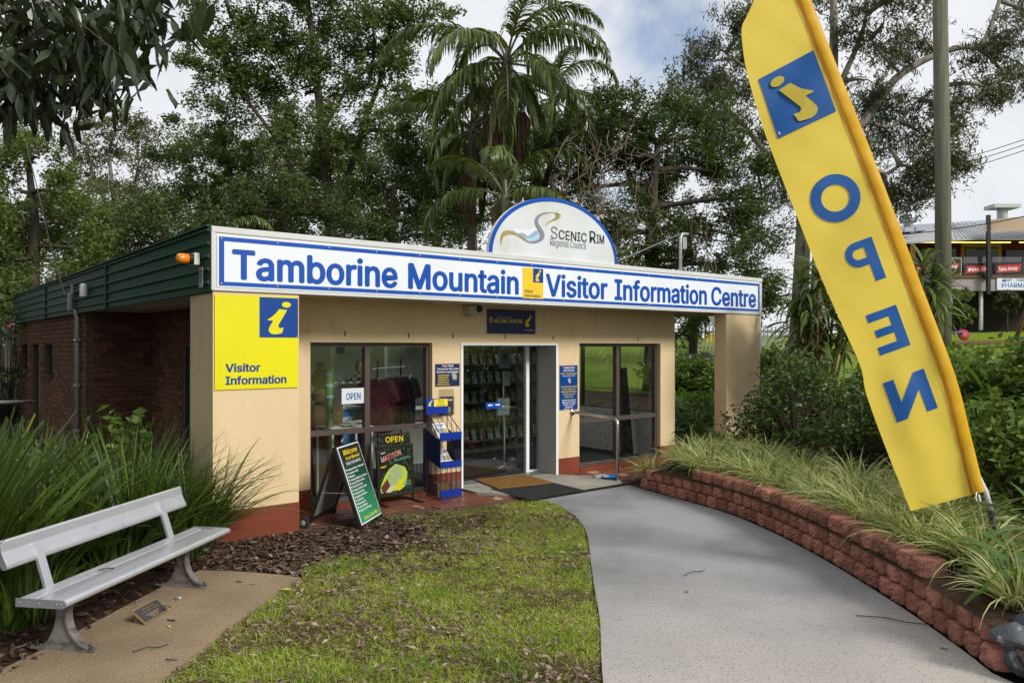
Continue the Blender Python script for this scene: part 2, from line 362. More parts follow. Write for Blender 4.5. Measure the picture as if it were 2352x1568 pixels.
PATH_L = catmull([(.29, 10.62, 0), (.52, 10.42, 0), (.731, 9.791, 0), (.835, 8.869, 0), (.757, 7.464, 0), (.715, 6.792, 0), (.668, 5.936, 0), (.568, 4.876, 0), (.45, 3, 0), (.2, -4, 0)], 6)
path_poly = [(1.70, 11.78, 0)]+[tuple(p) for p in WALL]+[(3.3, 4.2, 0), (3.75, 2, 0), (4.2, -4, 0)]+[tuple(p) for p in PATH_L[::-1]]
sheet('path', path_poly, .02, M_conc, .1)
PAD = [(-3.6, -4), (-3.45, 3), (-3.29, 5.03), (-3.2, 5.5), (-3.09, 6.33), (-2.99, 7.0), (-2.9, 7.27), (-2.5, 7.22), (-2.1, 7.12), (-1.9, 7.03), (-1.97, 6.7), (-2.03, 6.33), (-2.12, 5.5), (-2.19, 4.88), (-2.33, 3), (-2.6, -4)]
sheet('bench_pad', PAD, .022, M_pad, .08)
LAWN = [(p.x-.01, p.y) for p in PATH_L]+[(-2.58, -4), (-2.31, 3), (-2.17, 4.88), (-2.1, 5.5), (-2.01, 6.33), (-1.95, 6.7), (-1.88, 7.04), (-2.0, 7.35), (-1.75, 7.75), (-1.35, 8.0), (-.98, 8.5), (-.95, 8.9), (-1.3, 9.15), (-1.62, 9.5), (-.97, 9.86), (-.43, 10.18), (.13, 10.5)]
M_lawn = mat('lawn_soil', (.12, .12, .03), (.075, .05, .032), 2.3, .95, .1, bump=1.0, bscale=70, c3=(.13, .13, .03), s3=24, t3=(.52, .66))
sheet('lawn', LAWN, .0, M_lawn)

# raised bed and the grassy hill behind it
def hill(name, offs, m, kind='structure', noisy=.03):
    vs = []; fs = []; n = len(EDGE); k = len(offs)
    for i, p in enumerate(EDGE):
        t = (EDGE[min(i+1, n-1)]-EDGE[max(i-1, 0)]).normalized(); nn = Vector((t.y, -t.x, 0)); walled = 4.9 < p.y < 11.4
        for d in offs:
            q = p+nn*d
            z = float(zprof(d, walled))+noisy*noise.noise(Vector((q.x*1.1, q.y*1.1, 3)))*min(1, d*2)
            vs.append((q.x, q.y, z))
    for i in range(n-1):
        for j in range(k-1):
            a = i*k+j; fs.append((a, a+1, a+k+1, a+k))
    return prop(np_mesh(name, vs, fs, m, smooth=True), kind=kind)
hill('garden_bed', [.02, .15, .3, .5, .8, 1.2, 1.8, 2.6, 3.6, 4.8], M_soil)
M_hill = mat('sunlit_lawn', (.19, .26, .03), (.15, .21, .025), 3, .9, .1, bump=.6, bscale=30, c3=(.11, .18, .02), s3=14, t3=(.55, .75))
hill('hill_lawn', [4.8, 5.5, 6.2, 7, 8, 9.5, 11.5, 14, 17, 21, 26, 33, 42, 54, 70, 110], M_hill, noisy=.06)

# ---------------------------------------------------------------- porch floor, tiles, entry slab
porch = thing('porch_floor', None, None, C0, ANG); porch['kind'] = 'structure'
PORCH = [(.99, .80), (.99, -.10), (2.0, -.02), (2.75, -.12), (3.37, -.21), (4.2, -.33), (5.98, -.33), (7.1, .0), (8.60, .60), (8.60, .80)]
SLAB = [(3.80, .80), (3.80, .42), (4.22, -.335), (5.99, -.335), (6.05, .35), (5.75, .80), (5.70, 1.24), (3.80, 1.24)]
def lsheet(name, pts, z, m, thick, parent):
    o = sheet(name, pts, z, m, thick, parent); return o
lsheet('mortar_bed', PORCH, .012, M_grout, .05, porch)
lsheet('entry_slab', SLAB, .05, M_slab, .08, porch)
tile_me = []
for k in range(4):
    b = MB(); w = .112; zt = .024+.0015*k
    b.v = [(-w, -w, 0), (w, -w, 0), (w, w, 0), (-w, w, 0), (-w, -w, zt-.004), (w, -w, zt-.004), (w, w, zt-.004), (-w, w, zt-.004), (-w+.006, -w+.006, zt), (w-.006, -w+.006, zt), (w-.006, w-.006, zt), (-w+.006, w-.006, zt)]
    b.f = [(0, 1, 5, 4), (1, 2, 6, 5), (2, 3, 7, 6), (3, 0, 4, 7), (4, 5, 9, 8), (5, 6, 10, 9), (6, 7, 11, 10), (7, 4, 8, 11), (8, 9, 10, 11)]
    me = b.mesh('tile'); me.materials.append(M_tile); tile_me.append(me)
for iu in range(33):
    for iv in range(-2, 4):
        u = 1.11+iu*.231; v = .68-iv*.231
        pts = [(u+a*.10, v+b_*.10) for a in (-1, 1) for b_ in (-1, 1)]
        if not all(inpoly(np.array([a]), np.array([b_]), PORCH)[0] for a, b_ in pts): continue
        if any(inpoly(np.array([a]), np.array([b_]), SLAB)[0] for a, b_ in pts): continue
        t = link('tile', random.choice(tile_me), porch); t.location = (u, v, .0); t.rotation_euler = (random.gauss(0, .004), random.gauss(0, .004), random.gauss(0, .006))
# checker plate threshold
b = MB().box(3.83, 5.69, 1.02, 1.235, .05, .056)
for i in range(62):
    for j in range(7):
        a = R(45 if (i+j) % 2 else -45); M4 = Matrix.Translation((3.85+i*.03, 1.035+j*.03, .056)) @ Matrix.Rotation(a, 4, 'Z'); b.box(-.010, .010, -.0025, .0025, 0, .002, M4)
b.build('threshold_plate', mat('tread_plate', (.33, .34, .34), (.26, .27, .27), 10, .4, .5, metal=.7), porch)

# ---------------------------------------------------------------- retaining wall of split blocks
rw = thing('retaining_wall', 'curved low wall of rough red split-face blocks edging the raised bed', 'wall', WALL[0])
blk = []
for k in range(8):
    random.seed(100+k); b = MB(); w = random.choice((.196, .2, .204))
    xs = [-.98, -.9, -.7, -.45, -.2, 0, .2, .45, .7, .9, .98]; sec = [(x*w/2, .085 if abs(x) > .95 else .034 if abs(x) > .85 else .009*abs(x)) for x in xs]+[(w*.37, .22), (-w*.37, .22)]
    lv = [(0, .020), (.013, .006), (.035, 0), (.06, 0), (.085, 0), (.11, 0), (.129, .004), (.1415, .016)]; nf = len(xs); n = len(sec)
    for z, ins in lv:
        for i, (x, y) in enumerate(sec):
            fr = i < nf; j = random.uniform(-.010, .012) if fr and 0 < i < nf-1 else 0
            b.v.append((x*(1-ins*1.6)+(random.uniform(-.004, .004) if fr else 0), y+(ins+j if fr else 0), z+(random.uniform(-.006, .006) if .02 < z < .12 else 0)))
    for l in range(len(lv)-1):
        for i in range(n): b.f.append((l*n+i, l*n+(i+1) % n, (l+1)*n+(i+1) % n, (l+1)*n+i))
    b.f += [tuple(range((len(lv)-1)*n, len(lv)*n)), tuple(range(n))[::-1]]
    me = b.mesh('block'); me.materials.append(M_block); blk.append(me)
random.seed(5)
def arc(pts):
    s = [0.0]
    for a, c in zip(pts[:-1], pts[1:]): s.append(s[-1]+(c-a).length)
    return s
WS = arc(WALL)
def along(s):
    for i in range(len(WS)-1):
        if s <= WS[i+1] or i == len(WS)-2:
            t = (s-WS[i])/(WS[i+1]-WS[i]); return WALL[i].lerp(WALL[i+1], t), (WALL[i+1]-WALL[i]).normalized()
def put_course(s0, s1, zc, back, ends=False):
    n = round((s1-s0)/.208); st = (s1-s0)/n
    for i in range(n):
        p, t = along(s0+(i+.5)*st); nn = Vector((-t.y, t.x, 0))   # into the bed (curve runs away to near)
        o = link('block', random.choice(blk), rw); q = p+nn*(back+random.uniform(-.006, .006))
        o.location = (q.x-WALL[0].x, q.y-WALL[0].y, zc+.02); o.rotation_euler = (random.gauss(0, .006), random.gauss(0, .006), math.atan2(t.y, t.x)+random.gauss(0, .012)); o.scale = (st/.224, 1, .97)
TOT = WS[-1]
put_course(0.0, TOT, 0.0, .0); put_course(.10, TOT-.12, .1445, .02); put_course(1.12, 5.72, .289, .04)

# ---------------------------------------------------------------- the visitor centre
vc = thing('visitor_centre', 'low cream visitor centre with green side fascia and brown brick end', 'building', C0, ANG)
FV = .8; HEAD = 2.15; SOF = 2.70; TOP = 3.36
for a, c in ((.985, 1.48), (3.31, 3.80), (5.70, 6.18), (8.21, 8.61)):
    BOX('wall_pier', M_beige, vc, a, c, FV, FV+.2, 0, HEAD)
    BOX('plinth', M_red, vc, a-.003, c+.003, FV-.004, FV+.1, 0, .30)
BOX('wall_lintel', M_beige, vc, .985, 8.61, FV, FV+.2, HEAD, SOF)
BOX('column', M_beige, vc, .015, .98, .015, .78, 0, SOF-.004); BOX('plinth', M_red, vc, .010, .985, .009, .785, 0, .33)
BOX('column', M_beige, vc, 9.08, 10.13, .015, .27, 0, SOF-.004); BOX('plinth', M_red, vc, 9.075, 10.135, .010, .275, 0, .33)
BOX('downpipe', M_white, vc, 10.14, 10.20, .03, .12, 1.95, 3.05, .008)
BOX('fascia_board', M_trim, vc, 0, 10.17, 0, .06, SOF, TOP-.05)
cp = BOX('fascia_capping', M_trim, vc, -.006, 10.178, -.012, .10, TOP-.05, TOP+.015, .004)
BOX('fascia_board', M_trim, vc, 10.13, 10.17, .062, 1.1, SOF, TOP-.05)
BOX('fascia_drip', M_trim, vc, -.004, 10.174, -.010, -.001, SOF-.006, SOF+.028)
for (nm, m_, z0, z1) in (('soffit', M_soffit, SOF, SOF+.03), ('roof_sheet', M_trim, 3.16, 3.22)):
    for a, c, d_, e_ in ((.03, 10.12, .062, 2.2), (.03, 10.12, 4.4, 15.0), (.03, 2.2, 2.2, 4.4), (7.9, 10.12, 2.2, 4.4)): BOX(nm, m_, vc, a, c, d_, e_, z0, z1)
M_opal = bpy.data.materials.new('added_opal_panel'); M_opal.use_nodes = True; _t = M_opal.node_tree; _tr = _t.nodes.new('ShaderNodeBsdfTranslucent'); _tr.inputs[0].default_value = (.92, .94, .93, 1); _t.links.new(_tr.outputs[0], _t.nodes['Material Output'].inputs[0])
MB().poly([(2.2, 2.2, 3.19), (7.9, 2.2, 3.19), (7.9, 4.4, 3.19), (2.2, 4.4, 3.19)]).build('added_rooflight', M_opal, vc)  # unseen roof opening added to brighten the room behind the glass
for a, c, d_, e_ in ((2.2, 7.9, 2.18, 2.2), (2.2, 7.9, 4.4, 4.42), (2.18, 2.2, 2.2, 4.4), (7.9, 7.92, 2.2, 4.4)): BOX('added_rooflight_upstand', M_white, vc, a, c, d_, e_, SOF-.2, 3.15)
# green corrugated side fascia in three panels
prof = [(0, SOF-.03)]; hh = TOP+.01-(SOF-.03)
zz = SOF-.03
for k in range(5):
    bh = hh/5
    prof += [(-.012, zz+.012), (-.012, zz+bh*.60), (-.038, zz+bh*.70), (-.038, zz+bh*.84), (-.012, zz+bh*.95)]; zz += bh
prof += [(0, TOP+.01)]
vj = [.02, 4.75, 10.2, 15.1]
for a, c in zip(vj[:-1], vj[1:]):
    b = MB(); n = len(prof); b.v = [(x, y, z) for y in (a+.012, c-.012) for x, z in prof]+[(.03, y, z) for y in (a+.012, c-.012) for z in (prof[0][1], prof[-1][1])]
    b.f = [(i, i+1, n+i+1, n+i) for i in range(n-1)]+[tuple(range(n))+(2*n+1, 2*n), tuple(range(n, 2*n))[::-1]+(2*n+2, 2*n+3)]
    b.build('fascia_panel', M_green, vc)
for y in vj[1:3]: BOX('panel_joint', M_green, vc, -.046, -.01, y-.02, y+.02, SOF-.03, TOP+.012)
BOX('fascia_capping', M_green, vc, -.05, .03, .02, 15.1, TOP+.0105, TOP+.03)
BOX('corner_trim', M_trim, vc, -.006, .03, -.0125, .019, SOF, TOP-.05)
# windows and door frames
def frame_window(u0, u1, z0, z1, v, mull, trans, m, gm, name='window', fw=.055):
    w = link(name, None, vc); w.empty_display_size = .2
    b = MB(); b.box(u0, u1, v, v+.09, z1-fw, z1); b.box(u0, u1, v, v+.09, z0, z0+fw); b.box(u0, u0+fw*.8, v+.001, v+.089, z0+fw, z1-fw); b.box(u1-fw*.8, u1, v+.001, v+.089, z0+fw, z1-fw)
    for x in mull: b.box(x-.038, x+.038, v-.004, v+.086, z0+fw, z1-fw)
    b.build('frame', m, w, bevel=.003)
    xs = [u0+fw*.8]+[q for x in mull for q in (x-.038, x+.038)]+[u1-fw*.8]
    for a, c in zip(xs[::2], xs[1::2]):
        if trans: BOX('transom', m, w, a, c, v+.006, v+.07, trans-.035, trans+.035)
        zs = [z0+fw]+([trans-.035, trans+.035] if trans else [])+[z1-fw]
        for p, q in zip(zs[::2], zs[1::2]): BOX('pane', gm, w, a, c, v+.045, v+.049, p, q)
    return w
frame_window(1.483, 3.307, .06, 2.147, FV+.08, [2.33], .985, M_brownframe, M_glass)
frame_window(6.183, 8.207, .10, 2.147, FV+.08, [7.18], .86, M_brownframe, M_glass)
BOX('window_step', M_red, vc, 6.183, 8.207, FV-.02, FV+.16, 0, .10)
BOX('window_step', M_red, vc, 1.483, 3.307, FV+.0, FV+.16, 0, .06)
DV = 1.25
dr = link('entrance_door', None, vc)
um = FU(1135, DV); u1, u2, u3, u4 = FU(1208, DV), FU(1215, DV), FU(1238, DV), FU(1253, DV)
b = MB(); b.box(3.80, 5.70, DV, DV+.08, 2.10, HEAD); b.box(u1, u2, DV-.01, DV+.06, .055, 2.10); b.box(u3, 5.70, DV-.02, DV+.08, .055, 2.10); b.box(3.80, 3.84, DV, DV+.08, .055, 2.10); b.box(u2, u3, DV, DV+.05, .055, .085)
b.build('frame', M_white, dr, bevel=.003)
BOX('glass_leaf', M_glass2, dr, 3.845, um-.004, DV+.03, DV+.036, .06, 2.098); BOX('glass_leaf', M_glass2, dr, um+.004, u1-.002, DV+.03, DV+.036, .06, 2.098); BOX('side_pane', M_glass2, dr, u2+.002, u3-.002, DV+.02, DV+.026, .09, 2.098)
BOX('door_reveal', mat('grey_reveal', (.36, .36, .34), (.33, .33, .31), 3, .6), vc, 5.66, 5.697, FV-.008, DV-.022, .05, HEAD-.004)
BOX('reveal_trim', M_white, vc, 5.655, 5.702, FV-.014, FV-.009, .05, HEAD)
BOX('reveal_trim', M_white, vc, 3.797, 3.835, FV-.014, FV+.02, .05, HEAD); BOX('reveal_trim', M_white, vc, 3.835, 5.655, FV-.014, FV+.02, HEAD-.035, HEAD)
BOX('door_reveal', M_white, vc, 3.80, 5.655, FV+.021, DV, HEAD-.02, HEAD)
# room behind the glass
M_in = mat('inside_wall', (.66, .67, .63), (.60, .61, .57), 2, .8)
M_carpet = mat('dark_carpet', (.03, .032, .036), (.04, .042, .046), 60, .95, .1)
BOX('inside_floor', M_carpet, vc, 1.2, 8.45, 1.0, 6.4, -.02, .05)
BOX('inside_wall', M_in, vc, 1.2, 8.45, 6.4, 6.5, 0, SOF); [BOX('inside_ceiling', M_in, vc, a, c, d_, e_, 2.5, 2.55) for a, c, d_, e_ in ((1.2, 8.45, 1.0, 2.18), (1.2, 8.45, 4.42, 6.4), (1.2, 2.18, 2.18, 4.42), (7.92, 8.45, 2.18, 4.42))]
BOX('inside_wall', M_in, vc, 1.14, 1.2, 1.0, 6.5, 0, SOF)
# right hand side wall: painted brick below, window above
M_wbrick = mat('white_painted_brick', (.55, .56, .52), (.50, .51, .47), 9, .6, .4, bump=.25, bscale=50, vary=.05)
BOX('side_wall', M_beige, vc, 8.47, 8.61, 1.0, 15, 0, .86); BOX('side_wall', M_beige, vc, 8.47, 8.61, 1.0, 15, 2.15, SOF); BOX('side_wall', M_beige, vc, 8.47, 8.61, 4.2, 15, .86, 2.15); BOX('side_wall', M_beige, vc, 8.47, 8.61, 1.0, 1.12, .86, 2.15)
sw = link('side_window', None, vc)
b = MB()
for a, c in ((1.12, 1.17), (2.1, 2.15), (3.1, 3.15), (4.15, 4.2)): b.box(8.5, 8.57, a, c, .90, 2.12)
b.box(8.5, 8.57, 1.12, 4.2, .86, .90); b.box(8.5, 8.57, 1.12, 4.2, 2.12, 2.15); b.build('frame', M_brownframe, sw); BOX('pane', M_glass, sw, 8.53, 8.535, 1.17, 4.15, .9, 2.12)
wb_ = []
me = MB().box(-.014, 0, -.112, .112, 0, .076).mesh('brick'); me.materials.append(M_wbrick)
for r_ in range(10):
    for k in range(15):
        v = 1.13+k*.236+(.118 if r_ % 2 else 0)
        if v > 4.4: continue
        o = link('brick', me, vc); o.location = (8.468, v, .055+r_*.083)
# brown brick end: outer wall u=.06, recess wall v=VA, porch wall u=UB
VA, UB, UO, VE = 6.63, 1.10, .06, 14.9
def FVv(px, u):
    t = (px-CX)/F; b = C0+U*u; return (b.x-t*b.y)/(t*V.y-V.x)
bw = link('brick_wall', None, vc)
op = [(FVv(zx*.574/1.7415, UO), FVv(zy*.574/1.7415, UO), z0, 2.14) for zx, zy, z0 in ((190, 145, 1.52), (265, 222, 0.0), (365, 305, 1.52))]
segs = [VA+.015]
for a, c, z0, z1 in sorted(op): segs += [a, c]
segs.append(VE)
core = MB()
for a, c in zip(segs[::2], segs[1::2]): core.box(UO+.012, UO+.22, a, c, 0, SOF)
for a, c, z0, z1 in op:
    core.box(UO+.012, UO+.22, a, c, z1, SOF)
    if z0 > 0: core.box(UO+.012, UO+.22, a, c, 0, z0)
core.box(UO+.23, UB, VA+.012, VA+.2, 0, SOF); 
DO = (2.3, 4.6)
core.box(UB+.012, UB+.03, .80, DO[0], 0, SOF); core.box(UB+.012, UB+.03, DO[1], VA+.01, 0, SOF); core.box(UB+.012, UB+.03, DO[0], DO[1], 2.15, SOF)
core.build('mortar', M_mortar, bw)
bricks = []
CRS, BL_ = .0865, .236
for r_ in range(31):
    z = .01+r_*CRS
    off = (.118 if r_ % 2 else 0)
    v = VA+off
    if off: bricks.append((UO, VA, z, .108, 0))
    while v < VE-.1:
        if not any(v+.226 > a-.02 and v < c+.02 and z+.076 > z0 and z < z1 for a, c, z0, z1 in op): bricks.append((UO, v, z, .226, 0))
        v += BL_
    u = UO+.1+(.0 if off else .118)
    while u < UB-.05:
        bricks.append((u, VA, z, min(.226, UB-.005-u), 1)); u += BL_
    v = .82+off
    while v < VA-.05:
        if not (v+.226 > DO[0]-.02 and v < DO[1]+.02 and z < 2.15): bricks.append((UB, v, z, min(.226, VA-.01-v), 2))
        v += BL_
cl = Vector((-2.77, -8.43, 2.1))
def bkey(b): return (Vector((b[0], b[1], b[2]))-cl).length-(6 if b[4] == 1 else 0)+(9 if b[4] == 2 else 0)
bricks.sort(key=bkey)
cache = {}
def brick_mesh(w, kind):
    k = (round(w, 2), kind)
    if k not in cache:
        h = .076; e = .005; b = MB(); p = [(0, 0), (w, 0), (w, h), (0, h)]; q = [(e, e), (w-e, e), (w-e, h-e), (e, h-e)]
        f3 = (lambda a, z, d: (-d, a, z)) if kind != 1 else (lambda a, z, d: (a, -d, z))
        b.v = [f3(a, z, -.012) for a, z in p]+[f3(a, z, .004) for a, z in p]+[f3(a, z, .009) for a, z in q]
        b.f = [(0, 1, 5, 4), (1, 2, 6, 5), (2, 3, 7, 6), (3, 0, 4, 7), (4, 5, 9, 8), (5, 6, 10, 9), (6, 7, 11, 10), (7, 4, 8, 11), (8, 9, 10, 11)]
        me = b.mesh('brick'); me.materials.append(M_brick); cache[k] = (me, b)
    return cache[k]
for bk in bricks[:300]:
    o = link('brick', brick_mesh(bk[3], bk[4])[0], bw); o.location = bk[:3]
rest = MB()
for bk in bricks[300:]:
    bb = brick_mesh(bk[3], bk[4])[1]; rest.add([(x+bk[0], y+bk[1], z+bk[2]) for x, y, z in bb.v], bb.f)
prop(rest.build('brick_mass', M_brick_m, bw), kind='stuff')
M_void = mat('dark_glass', (.012, .013, .013), None, rough=.12)
for a, c, z0, z1 in op:
    w = BOX('slot_window' if z0 else 'side_door', M_void, vc, UO+.10, UO+.11, a, c, z0, z1)
    if z0: BOX('sill', M_brick, w, UO-.05, UO+.1, a-.05, c+.05, z0-.08, z0, .006)
pd = link('porch_door', None, vc)
b = MB()
for a, c in ((DO[0], DO[0]+.06), (3.42, 3.48), (DO[1]-.06, DO[1])): b.box(UB-.02, UB+.05, a, c, .03, 2.15)
b.box(UB-.02, UB+.05, DO[0], DO[1], 2.09, 2.15); b.box(UB-.02, UB+.05, DO[0], DO[1], .0, .08); b.build('frame', M_black, pd); BOX('pane', M_glass, pd, UB+.01, UB+.015, DO[0]+.06, DO[1]-.06, .08, 2.09)
BOX('porch_paving', M_conc, vc, .05, 1.1, .8, 6.6, -.03, .01)
BOX('back_wall', M_beige, vc, .3, 8.6, 14.8, 14.95, 0, SOF)
# rusted pin marks left along the lintel, hooks under the fascia
for px, py in ((792, 765), (938, 769), (1040, 770), (1160, 772), (1270, 775), (1465, 778)):
    u = FU(px, FV); z = FZ(px, py, FV); BOX('wall_pin', mat('rusty_pin', (.09, .05, .025), None, rough=.9) if px == 792 else bpy.data.materials['rusty_pin'], vc, u-.005, u+.005, FV-.012, FV+.01, z-.04, z+.03)
for u in (3.2, 4.55, 5.9, 7.2, 8.4):
    b = MB(); b.tube([(u, .12, SOF), (u, .12, SOF-.03), (u+.012, .12, SOF-.045), (u+.024, .12, SOF-.04), (u+.026, .12, SOF-.028)], .004, 5); b.build('soffit_hook', M_galv, vc)
# ================================================================ SIGNS ON THE BUILDING
def Q(zx, zy, ox, oy, sc): return ((ox+zx*sc)/1.7415, (oy+zy*sc)/1.7415)
# long fascia sign
fs0, fs1, fz0, fz1 = .05, 10.10, 2.732, 3.285
fs = thing('fascia_sign', 'long white fascia sign with blue lettering naming the information centre', 'sign', BW(fs0, -.0005, fz0), ANG)
us = [0]+[FU(p, 0)-fs0 for p in (945, 1280, 1542)]+[fs1-fs0]; fh = fz1-fz0
for a, c in zip(us[:-1], us[1:]): BOX('panel', M_signwhite, fs, a+.0015, c-.0015, -.012, 0, 0, fh)
for x0, x1, z0, z1 in ((.02, us[-1]-.02, fh-.062, fh-.015), (.02, us[-1]-.02, .015, .058)): flat(fs, 'border', M_signblue, x0, x1, z0, z1, -.0145)
for x0, x1 in ((.02, .075), (us[-1]-.075, us[-1]-.02)): flat(fs, 'border', M_signblue, x0, x1, .058, fh-.062, -.0145)
def fw(body, px0, px1, cap=.305, base=2.83): a, c = FU(px0, 0)-fs0, FU(px1, 0)-fs0; write(fs, body, a, base-fz0, cap, M_signblue, w=c-a, y=-.015, bold=.08, align='L')
fw('Tamborine', 532, 912); fw('Mountain', 936, 1190); fw('Visitor', 1252, 1394); fw('Information', 1410, 1622); fw('Centre', 1632, 1735)
a, c = FU(1199, 0)-fs0, FU(1246, 0)-fs0; flat(fs, 'emblem_field', M_amberyellow, a, c, .045, .475, -.0152)
flat(fs, 'emblem_square', M_iblue, a+(c-a)*.5, c, .475-.2, .475, -.016)
i_mark(fs, lambda x, y, a=a+(c-a)*.5, s=(c-a)*.5: (a+x*s, -.0168, .475-y*.2), M_amberyellow)
write(fs, 'Visitor', a+.03, .125, .04, M_navy, y=-.0165, align='L', bold=.02); write(fs, 'Information', a+.03, .065, .04, M_navy, w=.30, y=-.0165, align='L', bold=.02)
sc_me = MB().lathe([(.012, 0), (.010, .005), (.004, .007)], 8, M=Matrix.Rotation(R(90), 4, 'X')).mesh('screw', True); sc_me.materials.append(M_galv)
for k in range(17):
    x = .045+k*(us[-1]-.09)/16
    for z in (.036, fh-.038): o = link('screw', sc_me, fs); o.location = (x, -.0146, z)
# half round council sign on the roof edge
ac, rx, rz_ = 4.98, 1.27, .885; z0a = 3.376
ar = thing('roof_sign', 'half round white council sign with blue rim on the roof edge', 'sign', BW(ac, .05, z0a), ANG)
arc_ = [(rx*math.cos(math.pi*k/40), rz_*math.sin(math.pi*k/40)) for k in range(41)]
MB().prism(arc_, lambda a, b, t: (a, t, b), -.03, .03).build('board', mat('cream_board', (.62, .65, .68), (.56, .58, .58), 1.6, .5, .3, c3=(.50, .48, .40), s3=2, t3=(.6, .85)), ar)
b = MB(); inn = [(a*(1-.05), c*(1-.065)) for a, c in arc_]
b.v = [(a, -.0325, c) for a, c in arc_]+[(a, -.0325, c) for a, c in inn]; b.f = [(i, i+1, 41+i+1, 41+i) for i in range(40)]; b.build('rim', M_signblue, ar)
ZA = (1900, 760, .2806)
def ap(zx, zy, y=-.0335):
    px, py = Q(zx, zy, *ZA); return (FU(px, .02)-ac, y, FZ(px, py, .02)-z0a)
def apoly(name, pts, m, y): MB().poly([ap(a, c, y) for a, c in pts]).build(name, m, ar)
M_gold = mat('olive_gold_print', (.27, .21, .05), (.42, .36, .17), 5, .4); M_sgrey = mat('slate_print', (.20, .22, .26), None, rough=.4); M_pale = mat('pale_blue_print', (.66, .71, .82), None, rough=.4); M_lb = mat('light_blue_print', (.36, .56, .74), None, rough=.4); M_bg = mat('bluegrey_print', (.30, .38, .44), None, rough=.4)
apoly('mountain_mark', [(525, 570), (580, 545), (640, 572), (715, 545), (780, 575), (850, 525), (885, 570), (800, 630), (750, 660), (700, 620), (650, 610), (610, 620)], M_pale, -.0332)
apoly('mountain_mark', [(610, 622), (660, 608), (705, 625), (750, 660), (800, 625), (850, 580), (890, 578), (915, 640), (900, 690), (840, 720), (760, 725), (700, 690)], M_bg, -.0335)
apoly('water_mark', [(690, 682), (750, 690), (830, 675), (900, 620), (918, 655), (893, 700), (820, 724), (760, 730)], M_lb, -.0338)
apoly('ribbon_mark', [(370, 810), (360, 720), (365, 660), (385, 610), (420, 580), (470, 573), (530, 585), (600, 620), (660, 660), (720, 710), (770, 740), (740, 745), (680, 705), (610, 660), (550, 637), (490, 632), (440, 645), (400, 675), (380, 720), (372, 770)], M_gold, -.0341)
apoly('ribbon_mark', [(770, 737), (830, 730), (880, 715), (912, 690), (925, 655), (915, 610), (890, 565), (865, 520), (850, 480), (850, 430), (865, 390), (900, 355), (960, 328), (1040, 318), (1100, 318), (1140, 328), (1090, 328), (1020, 336), (960, 355), (920, 385), (900, 420), (898, 460), (915, 500), (945, 545), (975, 590), (990, 635), (985, 680), (960, 715), (910, 745), (850, 762), (790, 757), (740, 742)], M_sgrey, -.0344)
apoly('ribbon_mark', [(1140, 322), (1190, 330), (1218, 350), (1220, 385), (1195, 410), (1150, 430), (1090, 450), (1040, 480), (1005, 525), (1015, 490), (1045, 450), (1090, 425), (1130, 405), (1150, 380), (1150, 355), (1125, 330)], M_gold, -.0347)
def atext(body, x0, x1, yb, ht, m, bold): p, q = ap(x0, yb), ap(x1, yb); write(ar, body, p[0], p[2], ht, m, w=q[0]-p[0], y=-.0345, bold=bold, align='L')
M_ink = mat('dark_green_ink', (.012, .03, .032), None, rough=.4); M_greyink = mat('grey_ink', (.16, .20, .22), None, rough=.4)
atext('S', 1078, 1175, 690, .178, M_sgrey, .01); atext('CENIC', 1192, 1590, 697, .132, M_ink, .02); atext('R', 1632, 1720, 750, .178, M_ink, .02); atext('IM', 1732, 1838, 757, .132, M_ink, .02)
atext('Regional Council', 1072, 1580, 792, .105, M_greyink, 0)
for a in (.05, 1.05, 2.08): MB().tube([(-1.0+a, .03, .3), (-1.0+a, .55, -.15)], .015, 6).build('stay', M_galv, ar)
# big yellow sign on the column
ys, w, h = board('column_sign', 'large yellow visitor information panel with blue square on the column', 'sign', .03, .965, .008, 1.635, 2.655, .008, M_signyellow)
x0 = -w/2+w*.519; sz = w*.481; flat(ys, 'blue_square', M_iblue, x0, w/2-.002, h-.012-.445, h-.012, -.0105)
i_mark(ys, lambda x, y: (x0+x*sz, -.0125, h-.012-y*.445), M_signyellow)
write(ys, 'R', w/2-.022, h-.45, .012, M_textwhite, y=-.0125, bold=0)
write(ys, 'Visitor', -w/2+w*.12, h*.187, .085, M_iblue, w=w*.41, y=-.0105, bold=.085, align='L'); write(ys, 'Information', -w/2+w*.12, h*.053, .085, M_iblue, w=w*.73, y=-.0105, bold=.085, align='L')
# explore sign over the door
es, w, h = board('door_sign', 'dark blue explore centre sign above the entrance door', 'sign', 4.27, 5.22, FV-.002, 2.29, 2.655, .01, M_iblue)
flat(es, 'face', M_navy, -w/2+.006, w/2-.006, .006, h-.006, -.0112)
write(es, 'QUEENSLAND', -w/2+.19, h-.135, .03, mat('silver_ink', (.35, .35, .38), None, rough=.4), w=.27, y=-.0125, bold=0, align='L')
write(es, 'E', -w/2+.05, h-.20, .075, M_textyellow, y=-.0125, bold=.02, align='L'); write(es, 'XPLORE', -w/2+.115, h-.20, .05, M_textyellow, w=.265, y=-.0125, bold=.02, align='L'); write(es, 'CENTRE', -w/2+.405, h-.20, .05, M_textyellow, w=.28, y=-.0125, bold=.02, align='L')
i_mark(es, lambda x, y: (w/2-.27+x*.24, -.0125, h-.065-y*.205), M_amberyellow); write(es, 'VISITOR INFORMATION', w/2-.13, .05, .014, M_textwhite, w=.19, y=-.0125, bold=0)
